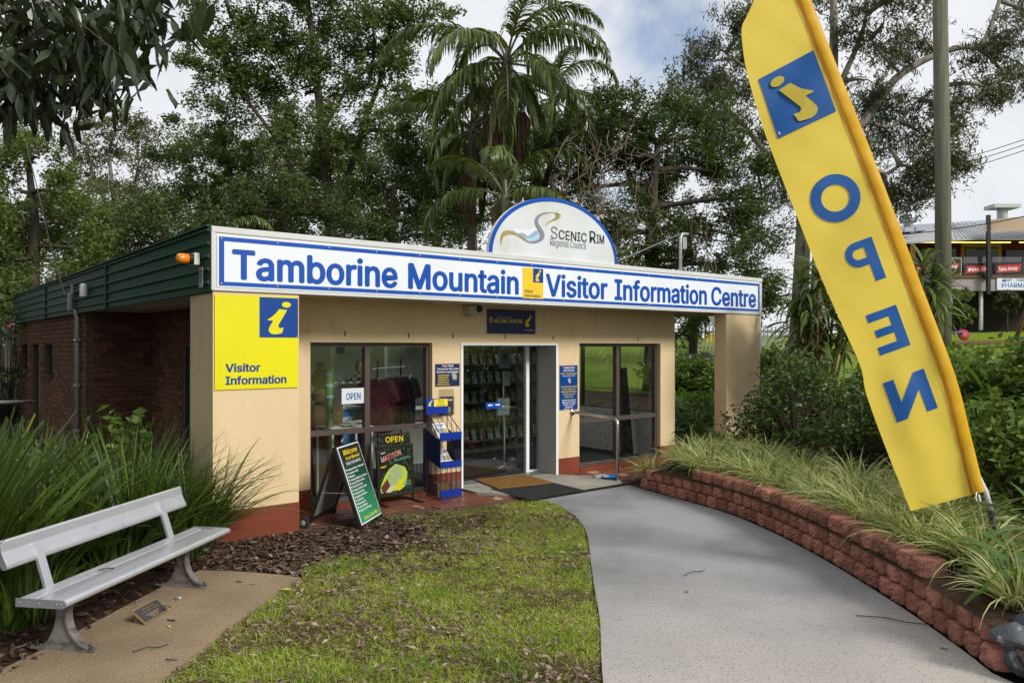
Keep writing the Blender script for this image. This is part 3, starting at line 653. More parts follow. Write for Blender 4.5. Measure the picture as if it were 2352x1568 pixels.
# brochure notice and shell mark
def shell(parent, cx, cz, s, y):
    MB().add([(cx+s*.55*math.cos(a*.2), y, cz+s*.55*math.sin(a*.2)) for a in range(32)], [tuple(range(32))]).build('shell_mark', mat('shell_cream', (.68, .50, .33), None) if 'shell_cream' not in bpy.data.materials else bpy.data.materials['shell_cream'], parent)
    b = MB(); p = [(cx+s*(.06+.03*k)*math.cos(k*.55), cz+s*(.06+.03*k)*math.sin(k*.55)) for k in range(15)]
    for i in range(14):
        (x0, z0), (x1, z1) = p[i], p[i+1]; d = Vector((z1-z0, 0, x0-x1)).normalized()*s*.05; b.add([(x0-d.x, y-.001, z0-d.z), (x1-d.x, y-.001, z1-d.z), (x1+d.x, y-.001, z1+d.z), (x0+d.x, y-.001, z0+d.z)], [(0, 1, 2, 3)])
    b.build('spiral_mark', M_navy, parent)
    for k in range(6):
        a = R(185+k*24); c_, s_ = math.cos(a), math.sin(a); b = MB(); b.poly([(cx+s*(.55*c_-.12*s_), y, cz+s*(.55*s_+.12*c_)), (cx+s*(.55*c_+.12*s_), y, cz+s*(.55*s_-.12*c_)), (cx+s*(1.0*c_+.22*-s_), y, cz+s*(1.0*s_+.22*c_))])
        b.build('frond_mark', mat('shell_green', (.09, .30, .22), None) if 'shell_green' not in bpy.data.materials else bpy.data.materials['shell_green'], parent)
    b = MB(); o_ = [(cx+s*r*math.cos(a), y, cz+s*r*math.sin(a)) for r, rr in ((.72, 0), (.95, 1)) for a in [R(60+k*13) for k in range(9)]]; b.add(o_, [(i, i+1, 9+i+1, 9+i) for i in range(8)]); b.build('wave_mark', M_lb, parent)
bs, w, h = board('brochure_notice', 'square navy notice about the free brochure, left of the door', 'sign', 3.355, 3.775, FV-.002, 1.53, 1.85, .006, M_navy, .002)
for i, (t_, ww) in enumerate((('This FREE', .20), ('Tamborine Mountain', .38), ('Brochure supplied by', .37))): write(bs, t_, 0, h-.042-.042*i, .026, M_textwhite, w=ww, y=-.0085, bold=.03)
for i, (t_, ww) in enumerate((('Tamborine', .19), ('Mountain', .165), ('Chamber of', .19), ('Commerce', .18), ('& Industry Inc.', .22))): write(bs, t_, -.075, h-.172-.033*i, .023, M_textyellow, w=ww, y=-.0085, bold=.02, shear=.2)
shell(bs, .125, .135, .065, -.0085)
ts, w, h = board('opening_hours_sign', 'tall navy sign with opening hours, right of the door', 'sign', 5.735, 6.135, FV-.002, 1.075, 1.79, .006, M_iblue, .002)
ln = [('TAMBORINE', .26, .034, M_textwhite, 0, .052), ('MOUNTAIN', .235, .034, M_textwhite, 0, .044), ('', 0, .03, M_textyellow, 0, .044), ('Phone 5545 3200', .265, .024, M_textwhite, 0, .036)]
z = h
for t_, ww, hh_, m_, sh, dz in ln: z -= dz; t_ and write(ts, t_, 0, z, hh_*.8, m_, w=ww, y=-.0085, bold=.03, shear=sh)
write(ts, 'Visitor', -.14, h-.14, .024, M_textyellow, w=.09, y=-.0085, bold=.03); write(ts, 'Information', .01, h-.14, .024, M_textyellow, w=.155, y=-.0085, bold=.03); write(ts, 'Centre', .14, h-.14, .024, M_textyellow, w=.085, y=-.0085, bold=.03)
shell(ts, .02, z-.075, .05, -.0085); z -= .135
for t_, ww in (('A community project', .36), ('of the Tamborine', .285), ('Mountain Chamber', .33), ('of Commerce &', .265), ('Industry Inc.', .20)): z -= .041; write(ts, t_, 0, z, .024, M_textyellow, w=ww, y=-.0085, bold=.02, shear=.2)
z -= .018
for t_, ww in (('Opening Hours', .30), ('Monday to Friday', .295), ('9.30am-3.30pm', .255), ('Weekends', .175), ('9.30am - 4pm', .245)): z -= .037; write(ts, t_, 0, z, .024, M_textwhite, w=ww, y=-.0085, bold=.03)
# open card inside the left window, sticker, door strip and notice
ow, w, h = board('open_card', 'white card reading OPEN hung inside the left window', 'sign', FU(785, .9), FU(838, .9), .905, FZ(785, 928, .9), FZ(785, 892, .9), .004, M_signwhite)
write(ow, 'OPEN', 0, h*.27, h*.42, M_signblue, w=w*.62, y=-.0065, bold=.03)
st, w, h = board('window_sticker', 'small red and white security sticker on the left window', 'sticker', FU(955, .9), FU(973, .9), .912, FZ(960, 982, .9), FZ(960, 964, .9), .002, M_signwhite)
flat(st, 'red_band', mat('sticker_red', (.30, .02, .015), None), -w/2, w/2, h*.72, h, -.003); flat(st, 'blue_corner', M_lb, w*.1, w/2, h*.35, h*.7, -.003); write(st, 'ADC', -w*.15, h*.35, h*.22, M_black, y=-.0035, bold=.01)
ds, w, h = board('door_arrow_strip', 'blue strip with two white arrows across the glass door', 'sign', FU(1116, 1.27), FU(1153, 1.27), 1.274, FZ(1130, 938, 1.27), FZ(1130, 924, 1.27), .003, M_signblue)
for s_ in (-1, 1):
    cx_ = s_*w*.24; pts = [(-.06, -.012), (.02, -.012), (.02, -.026), (.06, 0), (.02, .026), (.02, .012), (-.06, .012)]
    MB().poly([(cx_+s_*a*.8, -.0045, h*.58+c*.75) for a, c in pts]).build('arrow', M_textwhite, ds)
dn, w, h = board('door_notice', 'framed white paper notice behind the glass door', 'notice', FU(1140, 1.36), FU(1171, 1.36), 1.36, FZ(1150, 955, 1.36), FZ(1150, 913, 1.36), .008, M_galv)
flat(dn, 'sheet', M_paper, -w/2+.02, w/2-.02, .02, h-.02, -.0095)
for i in range(7): flat(dn, 'text_line', M_greyink, -w*.3, w*(.1+.03*(i*7 % 5)), h*.82-i*h*.09, h*.82-i*h*.09+.008, -.0105)
# perspex brochure holder
ph = thing('brochure_holder', 'clear wall-mounted holder with a dark brochure beside the door', 'holder', BW(3.545, FV-.002, 1.12), ANG)
b = MB(); b.box(-.13, .13, -.004, 0, 0, .37); b.box(-.12, .12, -.036, -.033, .0, .27); b.box(-.12, -.117, -.033, -.004, 0, .27); b.box(.117, .12, -.033, -.004, 0, .27); b.box(-.12, .12, -.033, -.004, 0, .003); b.build('case', M_perspex, ph)
br = BOX('brochure', mat('brochure_print', (.035, .03, .03), (.16, .11, .09), 22, .4, .4, lo=.45, hi=.6), ph, -.105, .105, -.022, -.008, .006, .265)
for cx_, cz_, m_ in ((.03, .085, M_greyink), (-.035, .06, M_greyink), (.03, .035, mat('brochure_red', (.25, .02, .03), None))):
    MB().poly([(cx_+.03*math.cos(k*math.pi/3), -.0225, cz_+.03*math.sin(k*math.pi/3)) for k in range(6)]).build('hexagon', M_textwhite, br); MB().poly([(cx_+.024*math.cos(k*math.pi/3), -.0232, cz_+.024*math.sin(k*math.pi/3)) for k in range(6)]).build('hexagon', m_, br)
flat(br, 'title', M_textwhite, .02, .09, .205, .225, -.0225)
# door sensor box under the soffit
se = thing('door_sensor', 'small cream motion sensor box with a black eye above the wall notices', 'sensor', BW(FU(1079, FV), FV-.002, FZ(1079, 727, FV)), ANG)
BOX('housing', mat('aged_cream_plastic', (.46, .42, .33), None, rough=.5), se, -.12, .12, -.16, 0, .03, .16, .012); MB().lathe([(.05, 0), (.05, .02), (.03, .03)], 16, c=(0, 0, 0), M=Matrix.Translation((.05, -.158, .105)) @ Matrix.Rotation(R(90), 4, 'X')).build('eye', M_black, se); BOX('bracket', M_galv, se, -.09, .0, -.10, 0, 0, .03)

# ================================================================ SMALL FITTINGS ON THE SIDE
def side_at(px, py, u): v = FVv(px, u); return v, H-(py-CY)/F*BW(u, v).y
v, z = side_at(455, 596, -.05)
be = thing('warning_beacon', 'orange flashing beacon on a white box at the green fascia corner', 'beacon', BW(-.05, v, z), ANG)
M_orange = mat('amber_lens', (.80, .22, .01), None, rough=.15, spec=.6); BOX('mount_box', mat('white_plastic', (.62, .62, .56), None, rough=.4), be, -.06, .0, -.065, .065, -.065, .065, .008)
MB().lathe([(.055, .06), (.055, .085), (.048, .10)], 16, M=Matrix.Rotation(R(-90), 4, 'Y')).build('collar', M_black, be, True)
MB().lathe([(.05, .10), (.056, .105), (.055, .19), (.045, .215), (.02, .225)], 18, M=Matrix.Rotation(R(-90), 4, 'Y')).build('lens', M_orange, be, True)
v, z = side_at(462, 637, -.045)
pl = thing('water_tank_notice', 'small grey notice plate about the water tank below the beacon', 'sign', BW(-.045, v, z), ANG)
BOX('plate', mat('grey_plate', (.32, .33, .33), None, rough=.5), pl, -.006, 0, -.065, .065, -.11, .11, .002)
Mx = Matrix.Rotation(R(-90), 4, 'Z')
for i, t_ in enumerate(('WHEN ORANGE LIGHT', 'IS FLASHING THE', 'FRESH WATER TANK', 'IS LOW')): write(pl, t_, 0, .06-i*.035, .014, M_ink, w=.105 if i < 3 else .04, y=-.0075, bold=.01, M=Mx)
v, z = side_at(197, 667, -.05)
lt = thing('bulkhead_light', 'small white box light high on the green fascia', 'light', BW(-.05, v, z), ANG); BOX('housing', M_white, lt, -.08, 0, -.08, .08, -.11, .11, .015); BOX('backplate', M_galv, lt, 0, .012, -.06, .06, -.08, .08)
cd = thing('conduit', 'pair of pale conduits running up the brick corner to the fascia', 'pipe', BW(.0, FVv(177, .0), 0), ANG)
MB().tube([(.0, .10, 0), (.0, .10, 2.62), (-.05, .14, 2.78), (-.05, .14, 3.2)], .028, 8).build('pipe', mat('aged_conduit', (.30, .29, .26), (.22, .21, .19), 4, .6), cd, True)
MB().tube([(.0, -.05, 0), (.0, -.05, 2.60), (-.03, .06, 2.75)], .032, 8).build('pipe', bpy.data.materials['aged_conduit'], cd, True)
BOX('junction_box', bpy.data.materials['aged_conduit'], cd, -.12, -.05, .06, .22, 2.72, 3.05, .02)
for z in (.6, 1.4, 2.2): BOX('saddle', M_galv, cd, -.036, .03, -.10, .15, z, z+.03)
p0 = BW(-.1, FVv(168, .0)+.1, 3.0)
pts = [p0.lerp(AT(70, 700, 21), k/8)+Vector((0, 0, -.5*math.sin(math.pi*k/8))) for k in range(9)]
pts = [p0.lerp(AT(95, 470, 16.5), k/8)+Vector((0, 0, -.12*math.sin(math.pi*k/8))) for k in range(9)]+[AT(60, 330, 20)]
prop(MB().tube(pts, .011, 5).build('service_cable', M_black), 'black overhead cable falling to the conduit on the brick corner', 'cable')

# ================================================================ OBJECTS ON THE PORCH
# handrail
hr = thing('handrail', 'stainless steel handrail beside the entrance ramp', 'handrail', BW(6.0, -.22, .05), ANG)
MB().tube([(0, 0, 0), (0, 0, .86), (0, .012, .905), (0, .045, .935), (0, .09, .945), (.02, 1.005, .985)], .024, 12).build('rail', M_steel, hr, True)
MB().lathe([(.055, 0), (.055, .012), (.03, .016)], 16).build('base_flange', M_steel, hr, True); MB().lathe([(.058, 0), (.058, .012), (.03, .02)], 16, M=Matrix.Translation((.02, 1.018, .985)) @ Matrix.Rotation(R(90), 4, 'X')).build('wall_flange', M_steel, hr, True)
# mats and drain
def quadslab(name, pts, z0, z1, m, label, cat):
    c = sum((Vector(p) for p in pts), Vector((0, 0, 0)))/4; o = MB().prism([(p[0]-c.x, p[1]-c.y) for p in pts], lambda a, b, t: (a, b, t), 0, z1-z0).build(name, m, bevel=.006); o.location = (c.x, c.y, z0); return prop(o, label, cat)
quadslab('coir_doormat', [G(1088, 1100, .07), G(1144, 1121, .07), G(1270, 1107, .07), G(1206, 1089, .07)], .0505, .075, M_coir, 'large tan coir doormat in front of the glass door', 'doormat')
rm = quadslab('rubber_mat', [G(1126, 1122, .055), G(1217, 1148, .055), G(1343, 1125.5, .055), G(1262, 1106, .055)], .0505, .06, M_dark, 'black ribbed rubber mat on the entry ramp', 'doormat')
gr = thing('drain_grate', 'narrow black drain grate across the end of the path', 'drain', BW(4.17, -.40, .022), ANG)
b = MB(); b.box(0, 1.82, -.05, -.035, 0, .012); b.box(0, 1.82, .035, .05, 0, .012); b.box(0, 1.82, -.035, .035, -.01, .001)
for k in range(60): b.box(k*.0303, k*.0303+.012, -.035, .035, .001, .010)
b.build('grating', M_black, gr)
# blue dish and crumpled foil
dp = G(1402, 1101, .03); o = MB().lathe([(.10, 0), (.13, .05), (.136, .055), (.125, .055), (.098, .008), (.0, .006)], 20).build('blue_bowl', mat('blue_plastic', (.015, .16, .55), None, rough=.35), smooth=True); o.location = (dp.x, dp.y, .03); prop(o, 'small blue plastic bowl behind the handrail post', 'bowl')
bm = bmesh.new(); bmesh.ops.create_icosphere(bm, subdivisions=2, radius=.09)
for q in bm.verts: q.co = Vector((q.co.x*1.5, q.co.y, q.co.z*.45))*(1+.45*noise.noise(q.co*25))
me = bpy.data.meshes.new('foil'); bm.to_mesh(me); bm.free(); me.materials.append(M_alu); fp = G(1380, 1098, .03); o = link('crumpled_foil', me); o.location = (fp.x, fp.y, .06); prop(o, 'crumpled silver foil on the porch by the blue bowl', 'foil')
# timber block behind the rack
o = BOX('timber_block', M_wood, None, -.19, .19, -.07, .07, 0, .17, .006); o.location = BW(3.45, .66, .03); o.rotation_euler = (0, 0, ANG); prop(o, 'brown timber block lying behind the wire brochure rack', 'block')
# brochure rack of blue wire
ru0, ru1 = FU(1011, .36), FU(1059, .36); rwd = ru1-ru0
rk = thing('brochure_rack', 'blue wire brochure rack standing beside the entrance', 'rack', BW((ru0+ru1)/2, .36, .026), ANG)
M_rblue = mat('rack_blue', (.006, .03, .26), None, rough=.35); M_rwire = mat('rack_wire', (.012, .016, .06), None, rough=.4); hw = rwd/2; D = .34
for s_ in (-1, 1):
    MB().tube([(s_*hw, D, 0), (s_*hw, D, 1.34)], .007, 6).build('upright', M_rwire, rk); MB().tube([(s_*hw, 0, 0), (s_*hw, 0, .90)], .007, 6).build('upright', M_rwire, rk)
    MB().tube([(s_*hw, D, 1.12), (s_*hw, D-.06, 1.11), (s_*hw, .02, .915)], .007, 6).build('side_rail', M_rwire, rk)
    MB().tube([(s_*hw, D, .02), (s_*hw, 0, .02)], .006, 6).build('side_rail', M_rwire, rk)
    b = MB(); b.add([(s_*hw, D, .92), (s_*hw, 0, .80), (s_*hw, 0, .42), (s_*hw, D, .54)], [(0, 1, 2, 3)]); b.add([(s_*(hw-.004), D, .92), (s_*(hw-.004), 0, .80), (s_*(hw-.004), 0, .42), (s_*(hw-.004), D, .54)], [(3, 2, 1, 0)]); b.build('side_panel', mat('rack_navy', (.008, .014, .06), None, rough=.4) if s_ < 0 else bpy.data.materials['rack_navy'], rk)
    for k in (1, 2):
        y = D*k/3; MB().tube([(s_*hw, y, .02), (s_*hw, y, .42+.12*k/3)], .004, 5).build('wire', M_rwire, rk); MB().tube([(s_*hw, y, .80+.12*k/3), (s_*hw, y, .92+.2*k/3)], .004, 5).build('wire', M_rwire, rk)
for zf in (.80, .42):
    for k in range(5):
        x = -hw+k*rwd/4; MB().tube([(x, D, zf+.28), (x, .06, zf-.04), (x, .0, zf)], .004, 5).build('wire', M_rwire, rk)
for k in range(1, 4): MB().tube([(-hw+k*rwd/4, 0, .10), (-hw+k*rwd/4, 0, .42)], .004, 5).build('wire', M_rwire, rk)
for z0, z1 in ((.80, .905), (.42, .515), (.02, .125)): BOX('front_panel', M_rblue, rk, -hw-.004, hw+.004, -.012, -.007, z0, z1)
hd = BOX('header_panel', M_rblue, rk, -hw-.01, hw+.01, D-.012, D-.007, 1.13, 1.345)
flat(hd, 'blue_field', M_signblue, -hw, -hw+rwd*.34, 1.235, 1.335, D-.0135); flat(hd, 'yellow_field', M_textyellow, -hw+rwd*.34, hw, 1.235, 1.335, D-.0135); i_mark(hd, lambda x, y: (-hw+rwd*.34*x, D-.0145, 1.333-y*.096), M_textyellow)
for i, t_ in enumerate(('HELP US', 'TO STAY', 'COVID SAFE')): write(hd, t_, -hw+rwd*.67, 1.306-i*.031, .018, M_navy, w=(.10, .10, .15)[i], y=D-.0145, bold=.01)
def mag(parent_label, cat_label, zc, x0, n, m_): 
    o = thing('brochure_stack', parent_label, 'brochures', BW((ru0+ru1)/2, .36, .026) @ Vector((1, 1, 1)) if False else BW((ru0+ru1)/2, .36, .026), ANG)
    T = Matrix.Translation((x0, .09, zc)) @ Matrix.Rotation(R(-42), 4, 'X')
    for k in range(n):
        p = MB().box(-.10+.004*k, .10+.004*k, .012*k, .012*k+.010, 0, .28, T).build('booklet', M_paper if k else m_, o)
        if k == 0:
            write(p, 'TAMBORINE', 0, .235, .022, M_signblue, w=.15, y=-.0015, bold=.03, M=T); write(p, 'TIMES', 0, .208, .016, M_signblue, w=.07, y=-.0015, bold=.03, M=T)
            for i in range(3): MB().poly([T @ Vector((-.09+i*.062, -.0015, .11)), T @ Vector((-.035+i*.062, -.0015, .11)), T @ Vector((-.035+i*.062, -.0015, .19)), T @ Vector((-.09+i*.062, -.0015, .19))]).build('picture', (M_bg, M_sgrey, M_gold)[i], p)
mag('stack of white local newspapers in the top rack tray', 'b', .80, -.02, 4, M_paper); mag('few pale leaflets in the lower rack tray', 'b', .42, .02, 2, M_paper)

# A-frame sandwich board
A0 = G(831, 1219); A1 = G(878, 1189.5); yd = (A1-A0); AW = yd.length; yd.normalize(); ax = Vector((yd.y, -yd.x, 0)); ac_ = (A0+A1)/2-ax*.33
af = thing('sandwich_board', 'green A-frame sandwich board on wheels listing things to do', 'sign', ac_, math.atan2(ax.y, ax.x))
s_ = Vector((-.33, 0, .945)); s_.normalize()
PM = Matrix(((0, -s_.z, s_.x, .33), (1, 0, 0, 0), (0, s_.x, s_.z, 0), (0, 0, 0, 1)))
hwid = AW/2
b = MB(); b.box(-hwid-.02, -hwid+.02, -.012, .02, 0, 1.0); b.box(hwid-.02, hwid+.02, -.012, .02, 0, 1.0); b.box(-hwid+.02, hwid-.02, -.012, .02, .965, 1.0); b.build('front_frame', M_black, af, M=PM)
gm = bpy.data.materials.new('green_fade_print'); gm.use_nodes = True; t = gm.node_tree; N = t.nodes; tc = N.new('ShaderNodeTexCoord'); sp = N.new('ShaderNodeSeparateXYZ'); rp = N.new('ShaderNodeValToRGB'); t.links.new(tc.outputs['Object'], sp.inputs[0]); t.links.new(sp.outputs['Z'], rp.inputs[0]); t.links.new(rp.outputs[0], N['Principled BSDF'].inputs['Base Color'])
e = rp.color_ramp.elements; e[0].position = .1; e[0].color = (.02, .28, .12, 1); e[1].position = .82; e[1].color = (.008, .012, .012, 1); q = e.new(.5); q.color = (.012, .10, .055, 1); N['Principled BSDF'].inputs['Roughness'].default_value = .2
fp_ = MB().box(-hwid+.02, hwid-.02, -.018, .0, .06, .985).build('front_panel', M_textwhite, af, M=PM)
MB().poly([(-hwid+.032, -.0195, .072), (hwid-.032, -.0195, .072), (hwid-.032, -.0195, .973), (-hwid+.032, -.0195, .973)]).build('print', gm, fp_, M=PM)
def pw(t_, x, z, h_, m_, w_=None, al='L', sh=0, bo=.02): write(fp_, t_, x, z, h_, m_, w=w_, y=-.021, bold=bo, shear=sh, align=al, M=PM)
pw('Welcome', 0, .875, .062, M_textyellow, .42, 'C', .35); pw('to our Mountain', .02, .815, .04, M_textyellow, .42, 'C', .35, .01); pw('THINGS TO DO AND SEE', 0, .755, .034, M_textwhite, .44, 'C', 0, 0)
HEART = [(0, -.5), (.5, .1), (.45, .4), (.2, .45), (0, .25), (-.2, .45), (-.45, .4), (-.5, .1)]
for i, t_ in enumerate(('National Parks / Waterfalls', 'Adventure Parks', 'Markets', 'Wineries, Distilleries & Brewery', 'Great Coffee & Cakes', 'Glow Worm Caves', 'Shop in Gallery Walk', 'Cheese Factory', 'Botanical Gardens', 'Galleries', 'Restaurants', 'Horse Riding', 'Day Spa / Massage')):
    z = .69-i*.0405; pw(t_, -hwid+.10, z, .023, M_textwhite, min(.50, .0185*len(t_)+.02), bo=.012)
    MB().poly([(-hwid+.065+a*.024, -.021, z+.012+c*.03) for a, c in HEART]).build('heart', M_textwhite, fp_, M=PM)
pw('Have a Great Day!', .02, .098, .045, M_textyellow, .46, 'C', .4, 0)
PB = Matrix(((0, s_.z, -s_.x, -.33), (1, 0, 0, 0), (0, s_.x, s_.z, 0), (0, 0, 0, 1)))
b = MB(); b.box(-hwid-.02, -hwid+.02, -.012, .02, .09, 1.0); b.box(hwid-.02, hwid+.02, -.012, .02, .09, 1.0); b.box(-hwid+.02, hwid-.02, -.012, .02, .10, .14); b.build('back_frame', M_black, af, M=PB)
MB().box(-hwid+.02, hwid-.02, -.004, .004, .14, .985).build('back_panel', mat('grey_panel', (.20, .195, .19), (.16, .155, .15), 6, .6), af, M=PB)
for s in (-1, 1):
    Mw = Matrix.Translation((-.36, s*(hwid+.045), .075)) @ Matrix.Rotation(R(90), 4, 'X')
    wh = MB().lathe([(.05, -.016), (.07, -.018), (.075, -.008), (.075, .008), (.07, .018), (.05, .016)], 20, M=Mw).build('wheel', M_dark, af, True); MB().lathe([(.05, -.012), (.05, .012), (.015, .02), (.0, .02)], 16, M=Mw).build('hub', M_galv, wh, True)
MB().tube([(-.36, -hwid-.06, .075), (-.36, hwid+.06, .075)], .008, 6).build('axle', M_galv, af)
MB().tube([(-.02, -.08, .95), (-.02, -.07, .99), (-.02, -.03, 1.01), (-.02, .03, 1.01), (-.02, .07, .99), (-.02, .08, .95)], .008, 6).build('handle', M_steel, af, True)
MB().tube([(.2, -hwid, .42), (-.2, -hwid, .42)], .004, 5).build('chain', M_galv, af)
# ice cream poster stand
pu0, pu1 = FU(867, .60), FU(951, .60); pw_ = pu1-pu0
ps = thing('poster_stand', 'black framed ice cream poster stand with OPEN header by the window', 'sign', BW((pu0+pu1)/2, .60, .026), ANG); hw = pw_/2; PZ0 = .09; PZ1 = FZ(868, 1026, .60)-.026
lean = Matrix.Translation((0, 0, PZ0)) @ Matrix.Rotation(R(-4), 4, 'X') @ Matrix.Translation((0, 0, -PZ0))
b = MB(); b.box(-hw, -hw+.03, -.02, .02, PZ0, PZ1); b.box(hw-.03, hw, -.02, .02, PZ0, PZ1); b.box(-hw+.03, hw-.03, -.02, .02, PZ1-.03, PZ1); b.box(-hw+.03, hw-.03, -.02, .02, PZ0, PZ0+.03); b.build('frame', M_black, ps, M=lean, bevel=.003)
M_post = mat('poster_ground', (.012, .014, .010), (.07, .075, .03), 30, .3, .4, lo=.52, hi=.60)
po = MB().box(-hw+.03, hw-.03, -.012, 0, PZ0+.03, PZ1-.03).build('poster', M_post, ps, M=lean)
hb = MB().box(-hw+.035, hw-.035, -.006, .006, PZ1+.001, PZ1+.155).build('header', M_post, ps, M=lean)
write(hb, 'OPEN', 0, PZ1+.045, .07, M_textyellow, w=.27, y=-.0085, bold=.03, M=lean)
def pp(name, pts, m, y=-.0135): MB().poly([(-hw+.03+a*(2*hw-.06), y, PZ1-.03-c*(PZ1-PZ0-.06)) for a, c in pts]).build(name, m, po, M=lean)
M_lime = mat('lime_print', (.45, .62, .06), None, rough=.35); M_mint = mat('mint_print', (.42, .52, .26), (.30, .40, .18), 40, .4); M_choc = mat('chocolate_print', (.13, .03, .02), None, rough=.4); M_pred = mat('poster_red', (.55, .04, .06), None, rough=.35); M_teal = mat('teal_print', (.10, .50, .42), None, rough=.35)
pp('splash', [(.42, .40), (.5, .36), (.62, .39), (.78, .44), (.86, .56), (.84, .70), (.78, .86), (.6, .94), (.42, .93), (.25, .92), (.06, .96), (.02, .90), (.05, .78), (.16, .60), (.28, .48)], M_lime, -.0136)
pp('ice_cream', [(.45, .40), (.56, .38), (.66, .44), (.72, .55), (.70, .66), (.58, .72), (.52, .82), (.30, .84), (.24, .66), (.32, .50)], M_mint, -.0142); pp('biscuit', [(.24, .66), (.32, .82), (.17, .955), (.06, .93), (.05, .82)], M_choc, -.0144); pp('biscuit_end', [(.32, .83), (.52, .81), (.36, .955), (.18, .955)], mat('cream_print', (.60, .56, .38), None), -.0146); pp('drip', [(.45, .9), (.5, .8), (.6, .72), (.74, .68), (.72, .84), (.6, .92)], M_signyellow, -.0140)
RT = lambda x, z, a: lean @ Matrix.Translation((x, 0, z)) @ Matrix.Rotation(R(a), 4, 'Y')
write(po, "Peters", 0, 0, .022, M_textwhite, w=.07, y=-.0145, bold=.02, shear=.3, M=RT(-hw+.10, PZ1-.10, -18)); write(po, 'MAXIBON', 0, 0, .062, M_textwhite, w=.305, y=-.0145, bold=.055, M=RT(-hw+.225, PZ1-.17, -16)); write(po, 'MAXIBON', 0, 0, .06, M_pred, w=.295, y=-.0155, bold=.03, M=RT(-hw+.225, PZ1-.17, -16))
write(po, 'Rick and Morty', 0, 0, .034, M_teal, w=.24, y=-.0145, bold=.012, M=RT(hw-.175, PZ1-.20, -8)); write(po, 'new', 0, 0, .03, M_textyellow, w=.085, y=-.0145, bold=.05, M=RT(-hw+.10, PZ1-.285, -5)); write(po, 'PICKLE RICK', hw-.11, PZ0+.175, .013, M_lime, w=.12, y=-.0145, bold=.02, M=lean); write(po, 'MINT', hw-.11, PZ0+.125, .036, M_teal, w=.125, y=-.0145, bold=.04, M=lean)
for s in (-1, 1): BOX('foot', M_black, ps, s*(hw-.02)-.02, s*(hw-.02)+.02, -.25, .25, 0, .022, .003); BOX('stem', M_black, ps, s*(hw-.02)-.012, s*(hw-.02)+.012, -.012, .012, .022, PZ0+.01)
# ================================================================ BENCH AND PLAQUE
by = Vector((.159, .987, 0)).normalized(); bxv = Vector((by.y, -by.x, 0)); bc = Vector((-2.965, 6.07, .022))
bn = thing('park_bench', 'silver aluminium slatted bench with cast legs on the concrete pad', 'bench', bc, math.atan2(bxv.y, bxv.x))
Y0, Y1 = -.98, 1.08
def extr(name, sec, y0, y1, m, parent, smooth=False, bevel=0.0): return MB().prism(sec, lambda a, b, t: (a, t, b), y0, y1).build(name, m, parent, smooth, bevel)
def nose(x0, x1, z, t, r0, r1):
    return [(x0, z-t), (x1-r1, z-t)]+[(x1-r1+r1*math.sin(a*math.pi/8), z-t/2-t/2*math.cos(a*math.pi/8)) for a in range(1, 8)]+[(x1-r1, z), (x0, z)]
extr('slat', nose(.085, .235, .428, .05, 0, .03), Y0, Y1, M_alu, bn, bevel=.004); extr('slat', [(-.018, .385), (.068, .382), (.068, .415), (-.018, .411)], Y0, Y1, M_alu, bn, bevel=.005); extr('slat', [(-.125, .39), (-.036, .385), (-.036, .411), (-.125, .425)], Y0, Y1, M_alu, bn, bevel=.005)
capm = mat('end_cap', (.27, .28, .30), (.22, .23, .25), 5, .45, .4, metal=.3)
for y, s in ((Y0, -1), (Y1, 1)):
    c = extr('end_cap', nose(-.13, .238, .431, .055, 0, .03), y, y+s*.008, capm, bn)
    for x in (-.10, .04, .17, .20): MB().lathe([(.008, 0), (.005, .004)], 8, M=Matrix.Translation((x, y+s*.008, .405)) @ Matrix.Rotation(R(90*-s), 4, 'X')).build('rivet', M_galv, c, True)
bk = [(-.185, .615), (-.205, .61), (-.222, .625), (-.252, .70), (-.268, .77), (-.262, .795), (-.245, .80), (-.232, .79), (-.222, .73), (-.205, .69), (-.182, .645), (-.178, .627)]
extr('backrest', bk, Y0-.02, Y1-.03, M_alu, bn, smooth=False, bevel=.004)
for y, s in ((Y0-.02, -1), (Y1-.03, 1)): extr('end_cap', [(x*1.0, z) for x, z in bk], y, y+s*.006, capm, bn)
